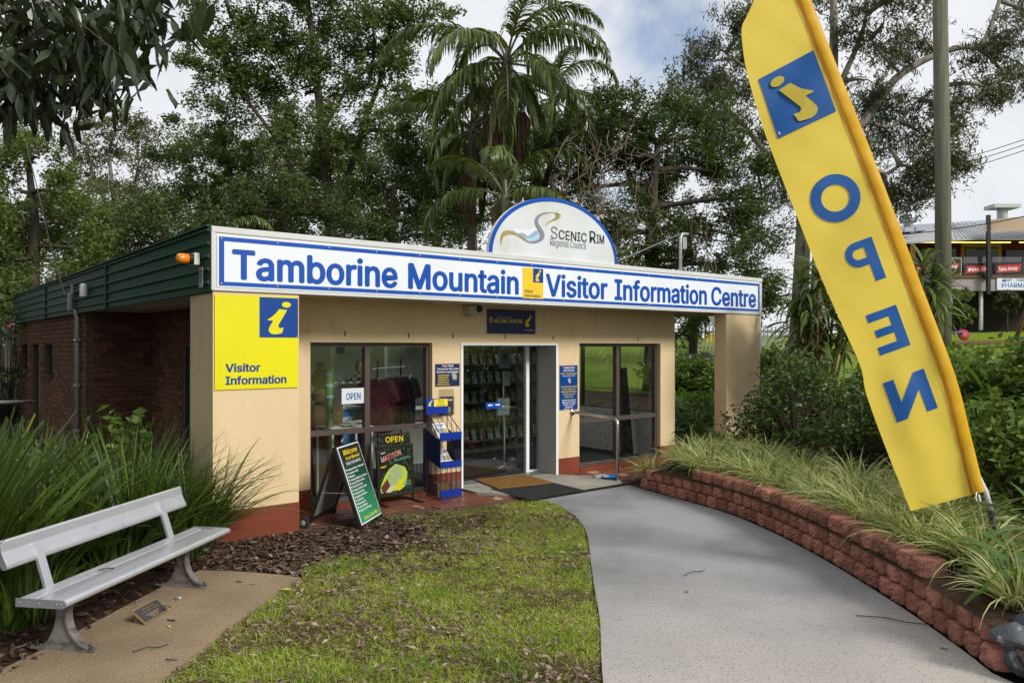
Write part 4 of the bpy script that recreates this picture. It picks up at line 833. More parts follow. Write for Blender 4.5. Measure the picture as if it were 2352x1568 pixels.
for y in (-.71, .71):
    MB().prism([(-.085, .37), (-.115, .37), (-.232, .73), (-.205, .73)], lambda a, b, t: (a, t, b), y-.035, y+.035).build('back_support', M_alu, bn, bevel=.003)
    lg = MB(); arcp = [(.20, .02), (.14, .045), (.095, .085), (.06, .135), (.04, .19), (.034, .25), (.045, .31), (.075, .365), (.09, .385)]
    lg.prism([(-.17, .012), (.17, .012)]+arcp[1:]+[(-.06, .385), (-.05, .30), (-.055, .22), (-.075, .14), (-.115, .06)], lambda a, b, t: (a, t, b), y-.010, y+.010)
    for (x0, z0), (x1, z1) in zip(arcp[:-1], arcp[1:]):
        n = Vector((z1-z0, 0, -(x1-x0))).normalized()*.008; lg.add([(x0-n.x, y-.032, z0-n.z), (x1-n.x, y-.032, z1-n.z), (x1+n.x, y-.032, z1+n.z), (x0+n.x, y-.032, z0+n.z), (x0-n.x, y+.032, z0-n.z), (x1-n.x, y+.032, z1-n.z), (x1+n.x, y+.032, z1+n.z), (x0+n.x, y+.032, z0+n.z)], [(0, 1, 2, 3), (7, 6, 5, 4), (0, 4, 5, 1), (3, 2, 6, 7), (0, 3, 7, 4), (1, 5, 6, 2)])
    foot = [(-.255, 0), (-.24, .028), (-.19, .036), (-.10, .022), (.10, .022), (.17, .040), (.24, .034), (.258, 0), (.24, -.034), (.17, -.040), (.10, -.022), (-.10, -.022), (-.19, -.036), (-.24, -.028)]
    lg.prism(foot, lambda a, b, t: (a, y+b, t), 0, .014); lg.box(-.15, .10, y-.032, y+.032, .372, .388)
    L_ = lg.build('leg', M_cast, bn, bevel=.002)
    for x in (-.205, .20): MB().lathe([(.016, .014), (.016, .022), (.009, .024), (.009, .042), (.004, .046)], 8, c=(x, y, 0)).build('anchor_bolt', M_black, L_, True)
    write(L_, 'COMALCO', -.0, .032, .022, M_cast, w=.13, y=y-.0125, bold=.01)
TL, TR, BR, BL2 = G(306, 1402, .12), G(361, 1372, .12), G(386, 1401, .035), G(332, 1432, .035)
pc = (TL+TR+BR+BL2)/4; ex = (TR-TL).normalized(); ez = ((TL-BL2)-ex*(TL-BL2).dot(ex)).normalized(); ey = ez.cross(ex)
PMx = Matrix.Translation((0, 0, pc.z-.022)) @ Matrix(((ex.x, ey.x, ez.x, 0), (ex.y, ey.y, ez.y, 0), (ex.z, ey.z, ez.z, 0), (0, 0, 0, 1)))
pq = thing('memorial_plaque', 'small dark bronze plaque on a concrete wedge beside the bench', 'plaque', (pc.x, pc.y, .022)); pw2, ph2 = (TR-TL).length/2, (TL-BL2).length/2
MB().box(-pw2, pw2, 0, .012, -ph2, ph2).build('rim', mat('polished_bronze', (.50, .34, .17), None, rough=.35, metal=.6), pq, M=PMx); MB().box(-pw2+.006, pw2-.006, -.0015, .004, -ph2+.006, ph2-.006).build('plate', mat('dark_bronze', (.075, .072, .075), (.06, .058, .06), 30, .45, .4, metal=.4), pq, M=PMx)
for i, (t_, ww, hh_) in enumerate((('TAMBORINE MOUNTAIN', .15, .012), ('NATURAL HISTORY ASSOCIATION', .22, .012))): write(pq, t_, 0, ph2-.036-i*.026, hh_, bpy.data.materials['polished_bronze'], w=ww, y=-.003, bold=.01, M=PMx)
for i, ww in enumerate((.16, .12, .08)): MB().poly([PMx @ Vector((a, -.0025, c)) for a, c in ((-ww/2, -.02-i*.016), (ww/2, -.02-i*.016), (ww/2, -.014-i*.016), (-ww/2, -.014-i*.016))]).build('worn_line', bpy.data.materials['polished_bronze'], pq)
tl = [PMx @ Vector((a, .013, c)) for a, c in ((-pw2*.8, -ph2*.95), (pw2*.8, -ph2*.95), (pw2*.8, ph2*.9), (-pw2*.8, ph2*.9))]
fl = [Vector((p.x, p.y, 0)) for p in tl]; MB().add(tl+fl, [(0, 1, 2, 3), (4, 7, 6, 5), (0, 4, 5, 1), (1, 5, 6, 2), (2, 6, 7, 3), (3, 7, 4, 0)]).build('wedge', M_pad, pq)

# ================================================================ FEATHER BANNER
DF = 6.75
LE = [(2092, 1173), (2034, 1027), (1990, 905), (1978, 845), (1942, 763), (1887, 640), (1838, 516), (1798, 415), (1754, 298), (1717, 173), (1705, 101), (1704, 62), (1714, 40), (1732, 0), (1746, -50), (1760, -115), (1770, -190)]
RE = [(2262, 1128), (2230, 1000), (2194, 861), (2108, 632), (2022, 402), (1947, 213), (1863, 0), (1822, -110), (1795, -190)]
def dflag(px, py): return DF+.0025*math.sin(px*.07+py*.035)+.002*math.sin(px*.043-py*.06)+.012*math.sin((px*.94-py*.34)*.06)*max(0, (py-700)/450)+.035*math.sin(px*.021+py*.011)+.014*math.sin(px*.05-py*.012)*max(0, (py-500)/900)
def fpt(px, py, off=0.0): return AT(px, py, dflag(px, py)-off)
Lc = catmull([(a, c, 0) for a, c in LE], 6); Rc = catmull([(a, c, 0) for a, c in RE], 6)
def at_arc(pts, f):
    s = arc(pts); t = f*s[-1]
    for i in range(len(s)-1):
        if t <= s[i+1]+1e-6: k = (t-s[i])/max(1e-6, s[i+1]-s[i]); return pts[i].lerp(pts[i+1], k)
    return pts[-1]
NR, NC = 130, 26
flbase = AT(2284, 1252, DF)
fb = thing('feather_banner', 'tall leaning yellow feather banner with mirrored blue OPEN lettering', 'banner', (flbase.x, flbase.y, hz(flbase.x, flbase.y)))
OFFS = -Vector(fb.location)
def fabric(name, c, c2, tr):
    m = mat(name, c, c2, 3, .5, .3, bump=.03, bscale=500); t = m.node_tree; N = t.nodes; b = N['Principled BSDF']; tn = N.new('ShaderNodeBsdfTranslucent'); tn.inputs[0].default_value = lin(c); mx = N.new('ShaderNodeMixShader'); mx.inputs[0].default_value = tr
    t.links.new(b.outputs[0], mx.inputs[1]); t.links.new(tn.outputs[0], mx.inputs[2]); t.links.new(mx.outputs[0], N['Material Output'].inputs['Surface']); return m
M_flag = fabric('yellow_fabric', (.95, .73, .11), (.93, .70, .10), .5); M_sleeve = fabric('yellow_sleeve', (.84, .53, .03), (.80, .50, .03), .4); M_flagblue = fabric('blue_fabric_print', (.012, .10, .36), (.010, .09, .33), .2); M_seam = mat('orange_seam', (.42, .15, .01), None, rough=.7)
vs = []; sv = []; seam = []
for i in range(NR+1):
    f = i/NR; l = at_arc(Lc, f); r = at_arc(Rc, f); w_ = (r-l).length; sw_ = min(30, w_*.3); s_ = r+(l-r).normalized()*sw_
    for j in range(NC+1): p = l.lerp(s_, j/NC); vs.append(fpt(p.x, p.y)+OFFS)
    for j in range(7):
        a = math.pi*j/6; p = s_.lerp(r, .5-.5*math.cos(a)); d = dflag(p.x, p.y)-(.024+.004*math.sin(i*.45)+.003*math.sin(i*1.2))*math.sin(a); sv.append(AT(p.x, p.y, d)+OFFS)
    for j in range(7):
        a = math.pi*j/6; p = r.lerp(s_, .5-.5*math.cos(a)); d = dflag(p.x, p.y)+.02*math.sin(a)+.002; sv.append(AT(p.x, p.y, d)+OFFS)
    seam.append((s_.x, s_.y))
np_mesh('banner_cloth', [tuple(p) for p in vs], [(i*(NC+1)+j, i*(NC+1)+j+1, (i+1)*(NC+1)+j+1, (i+1)*(NC+1)+j) for i in range(NR) for j in range(NC)], M_flag, fb, True)
np_mesh('pole_sleeve', [tuple(p) for p in sv], [(i*14+j, i*14+(j+1) % 14, (i+1)*14+(j+1) % 14, (i+1)*14+j) for i in range(NR) for j in range(14)], M_sleeve, fb, True)
b = MB()
for (a, c), (a2, c2) in zip(seam[:-1], seam[1:]): b.add([fpt(a-3, c, .012)+OFFS, fpt(a+3, c, .016)+OFFS, fpt(a2+3, c2, .016)+OFFS, fpt(a2-3, c2, .012)+OFFS], [(0, 1, 2, 3)])
b.build('seam', M_seam, fb)
ru = Vector((-.342, -.94, 0)); rr = Vector((-.94, .342, 0))
def fl_write(body, cx, cy, h_, w_, bold):
    write(fb, body, 0, 0, h_, M_flagblue, w=w_, bold=bold, fn=lambda a, b: fpt(cx+rr.x*a+ru.x*(b-h_/2), cy+rr.y*a+ru.y*(b-h_/2), .007)+OFFS, name='letter')
def sub(poly, n=6):
    out = []
    for (a, c), (a2, c2) in zip(poly, poly[1:]+poly[:1]): out += [(a+(a2-a)*k/n, c+(c2-c)*k/n) for k in range(n)]
    return out
ring = MB(); n_ = 48
for rad_x, rad_y in ((58, 55), (33, 31)):
    for k in range(n_): a = 2*math.pi*k/n_; q = rr*(rad_x*math.cos(a))+ru*(rad_y*math.sin(a)); ring.v.append(tuple(fpt(1919+q.x, 455+q.y, .010)+OFFS))
ring.f = [(k, (k+1) % n_, n_+(k+1) % n_, n_+k) for k in range(n_)]; ring.build('letter', M_flagblue, fb)
def glyph(cx, cy, polys):
    b = MB()
    for p in polys:
        n = 8; q = [Vector((a, c, 0)) for a, c in p]; vs = []
        for i in range(n+1):
            for j in range(n+1): w_ = q[0].lerp(q[1], i/n).lerp(q[3].lerp(q[2], i/n), j/n); vs.append(fpt(cx+rr.x*w_.x+ru.x*w_.y, cy+rr.y*w_.x+ru.y*w_.y, .006)+OFFS)
        b.add(vs, [(i*(n+1)+j, (i+1)*(n+1)+j, (i+1)*(n+1)+j+1, i*(n+1)+j+1) for i in range(n) for j in range(n)])
    b.build('letter', M_flagblue, fb)
Rq = lambda x0, x1, y0, y1: [(x0, y0), (x1, y0), (x1, y1), (x0, y1)]
bo = [(x, y) for x, y in [(5+30*math.sin(a), 21+29*math.cos(a)) for a in [math.pi*k/12 for k in range(13)]]]; bi = [(5+13*math.sin(a), 21+12*math.cos(a)) for a in [math.pi*k/12 for k in range(13)]]
glyph(1983, 603, [Rq(-38, -13, -50, 50)]+[Rq(-13, 5, 33, 50), Rq(-13, 5, -8, 9)]+[[bo[k], bo[k+1], bi[k+1], bi[k]] for k in range(12)])
glyph(2040, 758, [Rq(-37, -12, -49, 49), Rq(-12, 37, 30, 49), Rq(-12, 37, -49, -30), Rq(-12, 30, -9, 9)])
glyph(2091, 908, [Rq(-50, -24, -48, 48), Rq(24, 50, -48, 48), [(-24, 48), (24, -8), (24, -48), (-24, 8)]])
SQ = [Vector(p) for p in ((1741.7, 183, 0), (1868.6, 115.6, 0), (1921, 256, 0), (1787, 319, 0))]
def sq(a, c): p = SQ[0].lerp(SQ[1], a).lerp(SQ[3].lerp(SQ[2], a), c); return p
nb = 16; b = MB(); b.v = [tuple(fpt(*sq(i/nb, j/nb).xy, .007)+OFFS) for j in range(nb+1) for i in range(nb+1)]; b.f = [(j*(nb+1)+i, j*(nb+1)+i+1, (j+1)*(nb+1)+i+1, (j+1)*(nb+1)+i) for j in range(nb) for i in range(nb)]; b.build('blue_square', M_flagblue, fb, True)
i_mark(fb, lambda a, c: fpt(*sq(1.0-a*1.02-.02, c).xy, .022)+OFFS, M_flag)
write(fb, 'R', 0, 0, 6, M_textwhite, bold=0, fn=lambda a, c: fpt(1791+rr.x*a+ru.x*c, 309+rr.y*a+ru.y*c, .013)+OFFS)
pole_px = [at_arc(Rc, k/20)+Vector((-12, 0, 0)) for k in range(21)]
MB().tube([AT(2277, 1175, DF)+OFFS, AT(2264, 1128, DF)+OFFS]+[AT(p.x, p.y, dflag(p.x, p.y))+OFFS for p in pole_px[1:]], [.022]*2+[.012-.0003*k for k in range(20)], 10).build('pole', mat('white_pole', (.62, .63, .66), None, rough=.35), fb, True)
MB().tube([AT(2290, 1275, DF)+OFFS, AT(2285, 1235, DF)+OFFS, AT(2276, 1172, DF)+OFFS], [.012, .025, .028], 10).build('ground_spike', M_black, fb, True)
MB().tube([fpt(2243, 1130, .03)+OFFS, fpt(2241, 1142, .04)+OFFS, fpt(2246, 1156, .04)+OFFS, fpt(2252, 1150, .04)+OFFS, fpt(2248, 1135, .03)+OFFS], .006, 6).build('tie_loop', M_textwhite, fb, True)

# ================================================================ THINGS BEHIND THE GLASS
def inside(name, label, cat, u, v, group=None, z=.052): return thing(name, label, cat, BW(u, v, z), ANG, group)
M_skin = mat('skin', (.45, .26, .19), None, rough=.55); M_hair = mat('brown_hair', (.10, .055, .03), None, rough=.6)
M_cab = mat('pale_cabinet', (.55, .56, .50), (.50, .51, .46), 2, .5)
cu = FU(812, 2.6)
cb = inside('display_cabinet', 'pale slatted display cabinet with mugs on top inside the left window', 'cabinet', cu, 2.6)
BOX('carcass', M_cab, cb, -.33, .33, 0, .45, 0, 1.45); BOX('top_shelf', M_cab, cb, -.36, .75, -.02, .47, 1.451, 1.475)
for k in range(5): BOX('slat', M_cab, cb, -.32, .32, -.016, -.002, .12+k*.26, .12+k*.26+.245)
BOX('side_post', M_cab, cb, -.36, -.331, 0, .05, 0, 2.3); BOX('side_post', M_cab, cb, .70, .74, .2, .25, 1.476, 2.3); BOX('header', M_cab, cb, -.36, .74, .0, .05, 2.301, 2.34)
for k, x in enumerate((.0, .14, .27, .42, .55)):
    o = MB().lathe([(.035, 0), (.04, .01), (.04, .085), (.036, .085), (.034, .012), (.0, .01)], 14).build('mug', mat('mug_glaze_%d' % k, ((.35, .3, .22), (.2, .22, .2), (.42, .38, .3), (.12, .1, .1), (.3, .3, .27))[k], None, rough=.3), smooth=True); o.location = BW(cu+x-.2, 2.7, 1.529); prop(o, ('tan', 'green-grey', 'cream', 'black', 'pale grey')[k]+' mug standing on the display cabinet behind the window', 'mug', 'mugs on the display cabinet')
cn = inside('sales_counter', 'low pale counter running behind the clothes rack', 'counter', FU(905, 3.2), 3.2); BOX('front', M_cab, cn, -.9, 1.3, 0, .6, 0, .92); BOX('counter_top', M_in, cn, -.93, 1.33, -.03, .62, .921, .95)
# shop assistant
pe = inside('person', 'person with brown hair and glasses in a black top behind the counter', 'person', FU(829, 4.9), 4.9)
def skin_mesh(name, verts, edges, rads, m, parent, sub_=2):
    me = bpy.data.meshes.new(name); me.from_pydata(verts, edges, []); me.materials.append(m); o = link(name, me, parent)
    sk = o.modifiers.new('skin', 'SKIN'); sk.use_smooth_shade = True
    for i, r in enumerate(rads): me.skin_vertices[0].data[i].radius = (r[0], r[1]) if isinstance(r, tuple) else (r, r)
    me.skin_vertices[0].data[0].use_root = True; s = o.modifiers.new('sub', 'SUBSURF'); s.levels = s.render_levels = sub_; return o
body = skin_mesh('body', [(0, 0, .95), (0, 0, 1.15), (0, .01, 1.36), (0, .01, 1.47), (0, -.005, 1.54), (-.17, .01, 1.43), (-.24, .0, 1.20), (-.22, -.12, 1.02), (-.16, -.22, 1.0), (.17, .01, 1.43), (.24, 0, 1.20), (.22, -.12, 1.02), (.16, -.22, 1.0), (-.09, 0, .55), (-.09, 0, .08), (.09, 0, .55), (.09, 0, .08)],
    [(0, 1), (1, 2), (2, 3), (3, 4), (3, 5), (5, 6), (6, 7), (7, 8), (3, 9), (9, 10), (10, 11), (11, 12), (0, 13), (13, 14), (0, 15), (15, 16)], [(.15, .11), (.14, .10), (.16, .10), (.07, .06), .05, .06, .045, .035, .03, .06, .045, .035, .03, .07, .05, .07, .05], M_skin, pe)
tp = skin_mesh('black_top', [(0, 0, .9), (0, 0, 1.15), (0, .01, 1.36), (0, .01, 1.44), (-.17, .01, 1.43), (-.235, .0, 1.24), (.17, .01, 1.43), (.235, 0, 1.24)], [(0, 1), (1, 2), (2, 3), (3, 4), (4, 5), (3, 6), (6, 7)], [(.175, .13), (.155, .12), (.175, .12), (.09, .075), .075, .062, .075, .062], M_black, pe)
hd_ = MB(); prof_h = [(.02, 1.505), (.055, 1.52), (.072, 1.56), (.08, 1.61), (.082, 1.66), (.076, 1.71), (.055, 1.75), (.02, 1.765)]
hd_.lathe([(r, z) for r, z in prof_h], 18, c=(0, -.01, 0)); hd_.v = [(x, y*1.18, z) for x, y, z in hd_.v]; b0 = len(hd_.v)
hd_.add([(-.015, -.10, 1.60), (.015, -.10, 1.60), (0, -.125, 1.605), (0, -.10, 1.65)], [(0, 1, 2), (1, 3, 2), (3, 0, 2)]); hd_.box(-.025, .025, -.1015, -.098, 1.57, 1.578); hd_.build('head', M_skin, pe, True)
ha = MB().lathe([(.085, 1.58), (.098, 1.64), (.095, 1.71), (.07, 1.77), (.02, 1.79)], 18, c=(0, .018, 0)).build('hair', M_hair, pe, True); ha.scale = (1, 1.12, 1)
b = MB()
for s in (-1, 1): b.tube([(s*.035+.028*math.cos(k*math.pi/6), -.108, 1.645+.02*math.sin(k*math.pi/6)) for k in range(13)], .003, 4, False)
b.build('glasses', M_black, pe)
# clothes on a rack
rk_u = FU(895, 2.0)
cr = inside('clothes_rack', 'black chrome clothes rack behind the left window', 'clothes rack', rk_u, 2.0)
rd = Vector((.75, .66, 0)).normalized()
for s in (-1, 1): MB().tube([(rd.x*.55*s, rd.y*.55*s, 0), (rd.x*.55*s, rd.y*.55*s, 1.85)], .014, 8).build('post', M_black, cr)
MB().tube([(-rd.x*.75, -rd.y*.75, 1.72), (rd.x*.75, rd.y*.75, 1.72)], .012, 8).build('rail', M_steel, cr); MB().tube([(-rd.x*.55, -rd.y*.55, .12), (rd.x*.55, rd.y*.55, .12)], .012, 8).build('base_bar', M_black, cr)
M_maroon = mat('maroon_cotton', (.10, .008, .03), (.06, .005, .018), 6, .9, vary=.2); M_navycloth = mat('navy_cotton', (.02, .022, .04), (.03, .03, .05), 6, .9, vary=.2)
shirt = [(-.24, -.02), (-.33, -.30), (-.24, -.34), (-.20, -.22), (-.22, -.74), (-.08, -.77), (.08, -.75), (.22, -.77), (.20, -.22), (.24, -.34), (.33, -.30), (.24, -.02), (.09, .03), (0, -.03), (-.09, .03)]
def garment(m): 
    me = MB().prism(shirt, lambda a, b, t: (a, t+.012*math.sin(a*30+b*5), b), -.018, .018).mesh('shirt'); me.materials.append(m); return me
hg = MB().tube([(-.2, 0, -.03), (0, 0, .04), (.2, 0, -.03)], .006, 5).tube([(0, 0, .04), (0, 0, .10), (.02, 0, .125), (.03, 0, .11)], .004, 5).mesh('hanger'); hg.materials.append(M_galv)
gms = {'maroon': garment(M_maroon), 'navy': garment(M_navycloth)}
for k in range(11):
    col_ = 'maroon' if k < 7 else 'navy'; s = -.62+k*.115+(.14 if k > 6 else 0); o = link('shirt', gms[col_]); base = BW(rk_u, 2.0); q = U*rd.x*s+V*rd.y*s
    o.location = base+q+Vector((0, 0, 1.60)); o.rotation_euler = (0, 0, ANG+math.atan2(rd.y, rd.x)+R(90)+random.gauss(0, .08)); prop(o, ORD[k if k < 7 else k-7]+' '+col_+' shirt from the left on the rack behind the window', 'shirt', col_+' shirts on the clothes rack'); link('hanger', hg, o)
# table with leaflets, blue freezer, knitted hat bust, painted post
tu = FU(790, 1.35)
tb = inside('leaflet_table', 'small white table of leaflets just inside the left window', 'table', tu, 1.4); BOX('table_top', M_in, tb, -.28, .35, -.25, .25, .93, .95)
for x, y in ((-.26, -.23), (.33, -.23), (-.26, .23), (.33, .23)): BOX('leg', M_in, tb, x-.015, x+.015, y-.015, y+.015, 0, .929)
random.seed(3)
for k in range(9):
    o = MB().box(-.10, .10, -.07, .07, 0, .006).build('leaflet', mat('leaflet_%d' % k, (.55-.04*(k % 4), .54-.03*(k % 3), .38+.03*(k % 4)), None, rough=.7)); o.location = BW(tu-.15+.05*k, 1.36+random.uniform(-.08, .1), 1.003+.0065*k); o.rotation_euler = (0, 0, ANG+random.uniform(-.5, .5)); prop(o, 'pale leaflet, '+ORD[k]+' from the bottom of the loose pile on the window table', 'leaflet', 'leaflets piled on the window table')
fz = inside('ice_cream_freezer', 'blue ice cream freezer partly hidden behind the left window table', 'freezer', FU(768, 2.0), 2.0); BOX('cabinet', mat('freezer_blue', (.02, .17, .46), (.015, .12, .38), 3, .35), fz, -.15, .45, 0, .6, 0, 1.12, .02); BOX('lid', M_white, fz, -.15, .45, 0, .6, 1.121, 1.16, .01); write(fz, 'Peters', .12, .95, .08, M_textwhite, w=.34, y=-.003, bold=.03, shear=.3)
hu = FU(736, 1.9); hb_ = inside('knitwear_bust', 'display bust in a tan knitted hat and scarf inside the left window', 'display', hu, 1.9)
BOX('plinth_box', M_wood, hb_, -.3, .25, -.2, .25, 0, 1.22); M_knit = mat('tan_knit', (.30, .22, .13), (.24, .17, .10), 50, .95, bump=.6, bscale=120)
MB().lathe([(.07, 1.2201), (.10, 1.26), (.13, 1.34), (.10, 1.42), (.06, 1.46)], 16).build('scarf', M_knit, hb_, True); MB().lathe([(.09, 1.47), (.12, 1.52), (.125, 1.6), (.10, 1.68), (.05, 1.73), (.055, 1.76), (.05, 1.81), (.02, 1.83)], 16).build('knitted_hat', M_knit, hb_, True)
gp = inside('painted_post', 'tall green painted timber post inside the left window', 'post', FU(756, 1.3), 1.3); MB().tube([(0, 0, 0), (.01, 0, .9), (0, 0, 1.75)], [.05, .045, .055], 10).build('post', mat('green_paint', (.06, .13, .02), (.10, .17, .05), 7, .5, lo=.45, hi=.55), gp, True)
for k, (zz_, m_) in enumerate(((1.5, M_bg), (1.65, M_sgrey), (1.35, M_bg))): MB().lathe([(.056, 0), (.058, .02), (.056, .04)], 10, c=(0, 0, zz_)).build('painted_band', m_, gp)
# brochure shelving behind the glass door
bu = FU(1120, 3.4); sv_ = inside('brochure_shelves', 'tall dark brochure shelves seen through the glass door', 'shelves', bu, 3.4)
BOX('back', mat('shelf_grey', (.10, .11, .10), None), sv_, -.9, 1.5, .3, .32, 0, 2.3)
for k in range(6): BOX('shelf', bpy.data.materials['shelf_grey'], sv_, -.9, 1.5, .02, .299, .25+k*.36, .265+k*.36)
for x in (-.9, -.1, .7, 1.48): BOX('upright', bpy.data.materials['shelf_grey'], sv_, x, x+.02, .0, .019, 0, 2.3)
bkm = []
for k in range(6):
    me = MB().box(-.055, .055, -.004, .004, 0, .22, Matrix.Rotation(R(-14), 4, 'X')).mesh('booklet'); me.materials.append(mat('booklet_%d' % k, ((.4, .42, .38), (.12, .25, .3), (.35, .3, .12), (.1, .2, .09), (.45, .45, .42), (.28, .1, .1))[k], ((.1, .12, .1), (.4, .42, .4), (.1, .1, .1), (.4, .4, .35), (.2, .22, .25), (.4, .36, .3))[k], 18, .4, lo=.45, hi=.55)); bkm.append(me)
rows = ('lowest', 'second', 'third', 'fourth', 'fifth', 'top')
for r_ in range(6):
    for k in range(12):
        o = link('booklet', random.choice(bkm)); o.location = BW(bu-.78+k*.19, 3.4+.12, .052+.267+r_*.36); o.rotation_euler = (0, 0, ANG); prop(o, ORD[k]+' booklet from the left on the '+rows[r_]+' shelf behind the glass door', 'booklet', 'booklets on the '+rows[r_]+' brochure shelf')
ss = inside('sanitiser_stand', 'chrome sanitiser stand with dispenser behind the glass door', 'stand', FU(1158, 1.9), 1.9)
MB().lathe([(.17, 0), (.17, .012), (.03, .03), (.022, .05), (.022, 1.5)], 18).build('stand_post', M_steel, ss, True); BOX('dispenser', M_white, ss, -.06, .06, -.10, -.023, 1.38, 1.62, .012); BOX('sign_plate', M_lb, ss, -.13, .13, -.03, -.024, 1.68, 2.05); write(ss, 'USE HAND SANITISER', 0, 1.70, .022, M_textwhite, w=.23, y=-.032, bold=.01)
MB().poly([(.07*math.cos(k*math.pi/10), -.032, 1.87+.07*math.sin(k*math.pi/10)) for k in range(20)]).build('hand_symbol', M_navy, ss)
lb = inside('leaning_board', 'dark narrow board leaning behind the right window', 'board', FU(1441, 1.6), 1.6); MB().box(-.16, .16, -.012, .012, 0, 1.65, Matrix.Rotation(R(-6), 4, 'X')).build('board', mat('charcoal_board', (.02, .02, .022), (.09, .09, .09), 9, .5, lo=.5, hi=.6), lb)
# ================================================================ PLANTS
def blades(base, az, el, length, width, curve, seg=5, tip=0.0, twist=None, wmax=.35):
    """curved strap leaves; returns verts, faces"""
    base = np.asarray(base, float); n = len(base); az = np.broadcast_to(az, n).astype(float); el = np.broadcast_to(el, n).astype(float)
    length = np.broadcast_to(length, n); width = np.broadcast_to(width, n); curve = np.broadcast_to(curve, n)
    side = np.stack([-np.sin(az), np.cos(az), np.zeros(n)], 1)
    if twist is not None: side = side*np.cos(twist)[:, None]+np.array([0, 0, 1.0])*np.sin(twist)[:, None]
    P = base.copy(); V_ = []
    for k in range(seg+1):
        t = k/seg
        if t <= wmax: wf = .55+.45*t/wmax
        else: wf = 1-(1-tip)*((t-wmax)/(1-wmax))**1.6
        w_ = (width*wf*.5)[:, None]
        V_.append(P-side*w_); V_.append(P+side*w_)
        e = el-curve*(t+.5/seg)
        P = P+np.stack([np.cos(e)*np.cos(az), np.cos(e)*np.sin(az), np.sin(e)], 1)*(length/seg)[:, None]
    V_ = np.stack(V_, 1).reshape(-1, 3); m = 2*(seg+1)
    b = np.arange(n)[:, None]*m
    F_ = np.concatenate([b+np.array([[2*k, 2*k+1, 2*k+3, 2*k+2]]) for k in range(seg)], 0)
    return V_, F_
def leafcloud(C, L_, W_, r, up=.35, droop=0.0, fold=.2):
    n = len(C); a = r.normal(size=(n, 3)); a[:, 2] = a[:, 2]*.6-droop; a /= np.linalg.norm(a, axis=1)[:, None]
    nn = r.normal(size=(n, 3)); nn[:, 2] += up*3; s = np.cross(a, nn); s /= np.linalg.norm(s, axis=1)[:, None]+1e-9; nrm = np.cross(s, a)
    L2 = (L_*r.uniform(.7, 1.25, n))[:, None]; W2 = (W_*r.uniform(.7, 1.25, n))[:, None]
    v = np.stack([C-a*L2*.5, C+s*W2*.5+nrm*W2*fold-a*L2*.06, C+a*L2*.5, C-s*W2*.5+nrm*W2*fold-a*L2*.06], 1).reshape(-1, 3)
    f = np.arange(n)[:, None]*4+np.array([[0, 1, 2, 3]]); return v, f
def spray(centers, rads, per, r, flat_=.7, twigs=7):
    """leaf positions gathered on short twigs round clump centres"""
    n = len(centers); per = int(per); tw = r.normal(size=(n, twigs, 3)); tw[:, :, 2] *= flat_; tw /= np.linalg.norm(tw, axis=2)[:, :, None]
    k = per//twigs; t = r.uniform(.15, 1.0, (n, twigs, k))**.8
    P = centers[:, None, None, :]+tw[:, :, None, :]*(t*rads[:, None, None])[..., None]
    P = P+r.normal(size=P.shape)*(rads[:, None, None, None]*.16); return P.reshape(-1, 3)
M_bark = mat('dark_bark', (.055, .045, .036), (.09, .075, .06), 5, .95, .1, bump=.8, bscale=14, stretch=(3, 3, .5))
M_gumbark = mat('gum_bark', (.30, .27, .23), (.17, .15, .125), 2.5, .85, .15, bump=.3, bscale=12, stretch=(2, 2, .4), c3=(.09, .07, .055), s3=3, t3=(.58, .7))
M_l1 = leafmat('broad_leaf', (.045, .078, .022), (.14, .20, .055), .36, .4, .4)
M_l2 = leafmat('olive_leaf', (.06, .08, .025), (.13, .15, .055), .3, .5, .3)
M_l3 = leafmat('dark_leaf', (.026, .05, .015), (.105, .15, .04), .3, .4, .35)
M_l4 = leafmat('gum_leaf', (.04, .055, .022), (.105, .125, .055), .24, .42, .35)
M_l5 = leafmat('fresh_leaf', (.05, .09, .02), (.15, .21, .05), .36, .42, .35)
def branch(mb, a, c, r0, r1, r, bow=.12, n=5, sides=6):
    a = Vector(a); c = Vector(c); L_ = (c-a).length; w = Vector(r.normal(size=3))*L_*bow*.5+Vector((0, 0, L_*bow)); pts = []
    for k in range(n+1): t = k/n; pts.append(a.lerp(c, t)+w*math.sin(math.pi*t)*.6)
    mb.tube(pts, [r0+(r1-r0)*k/n for k in range(n+1)], sides, False); return pts
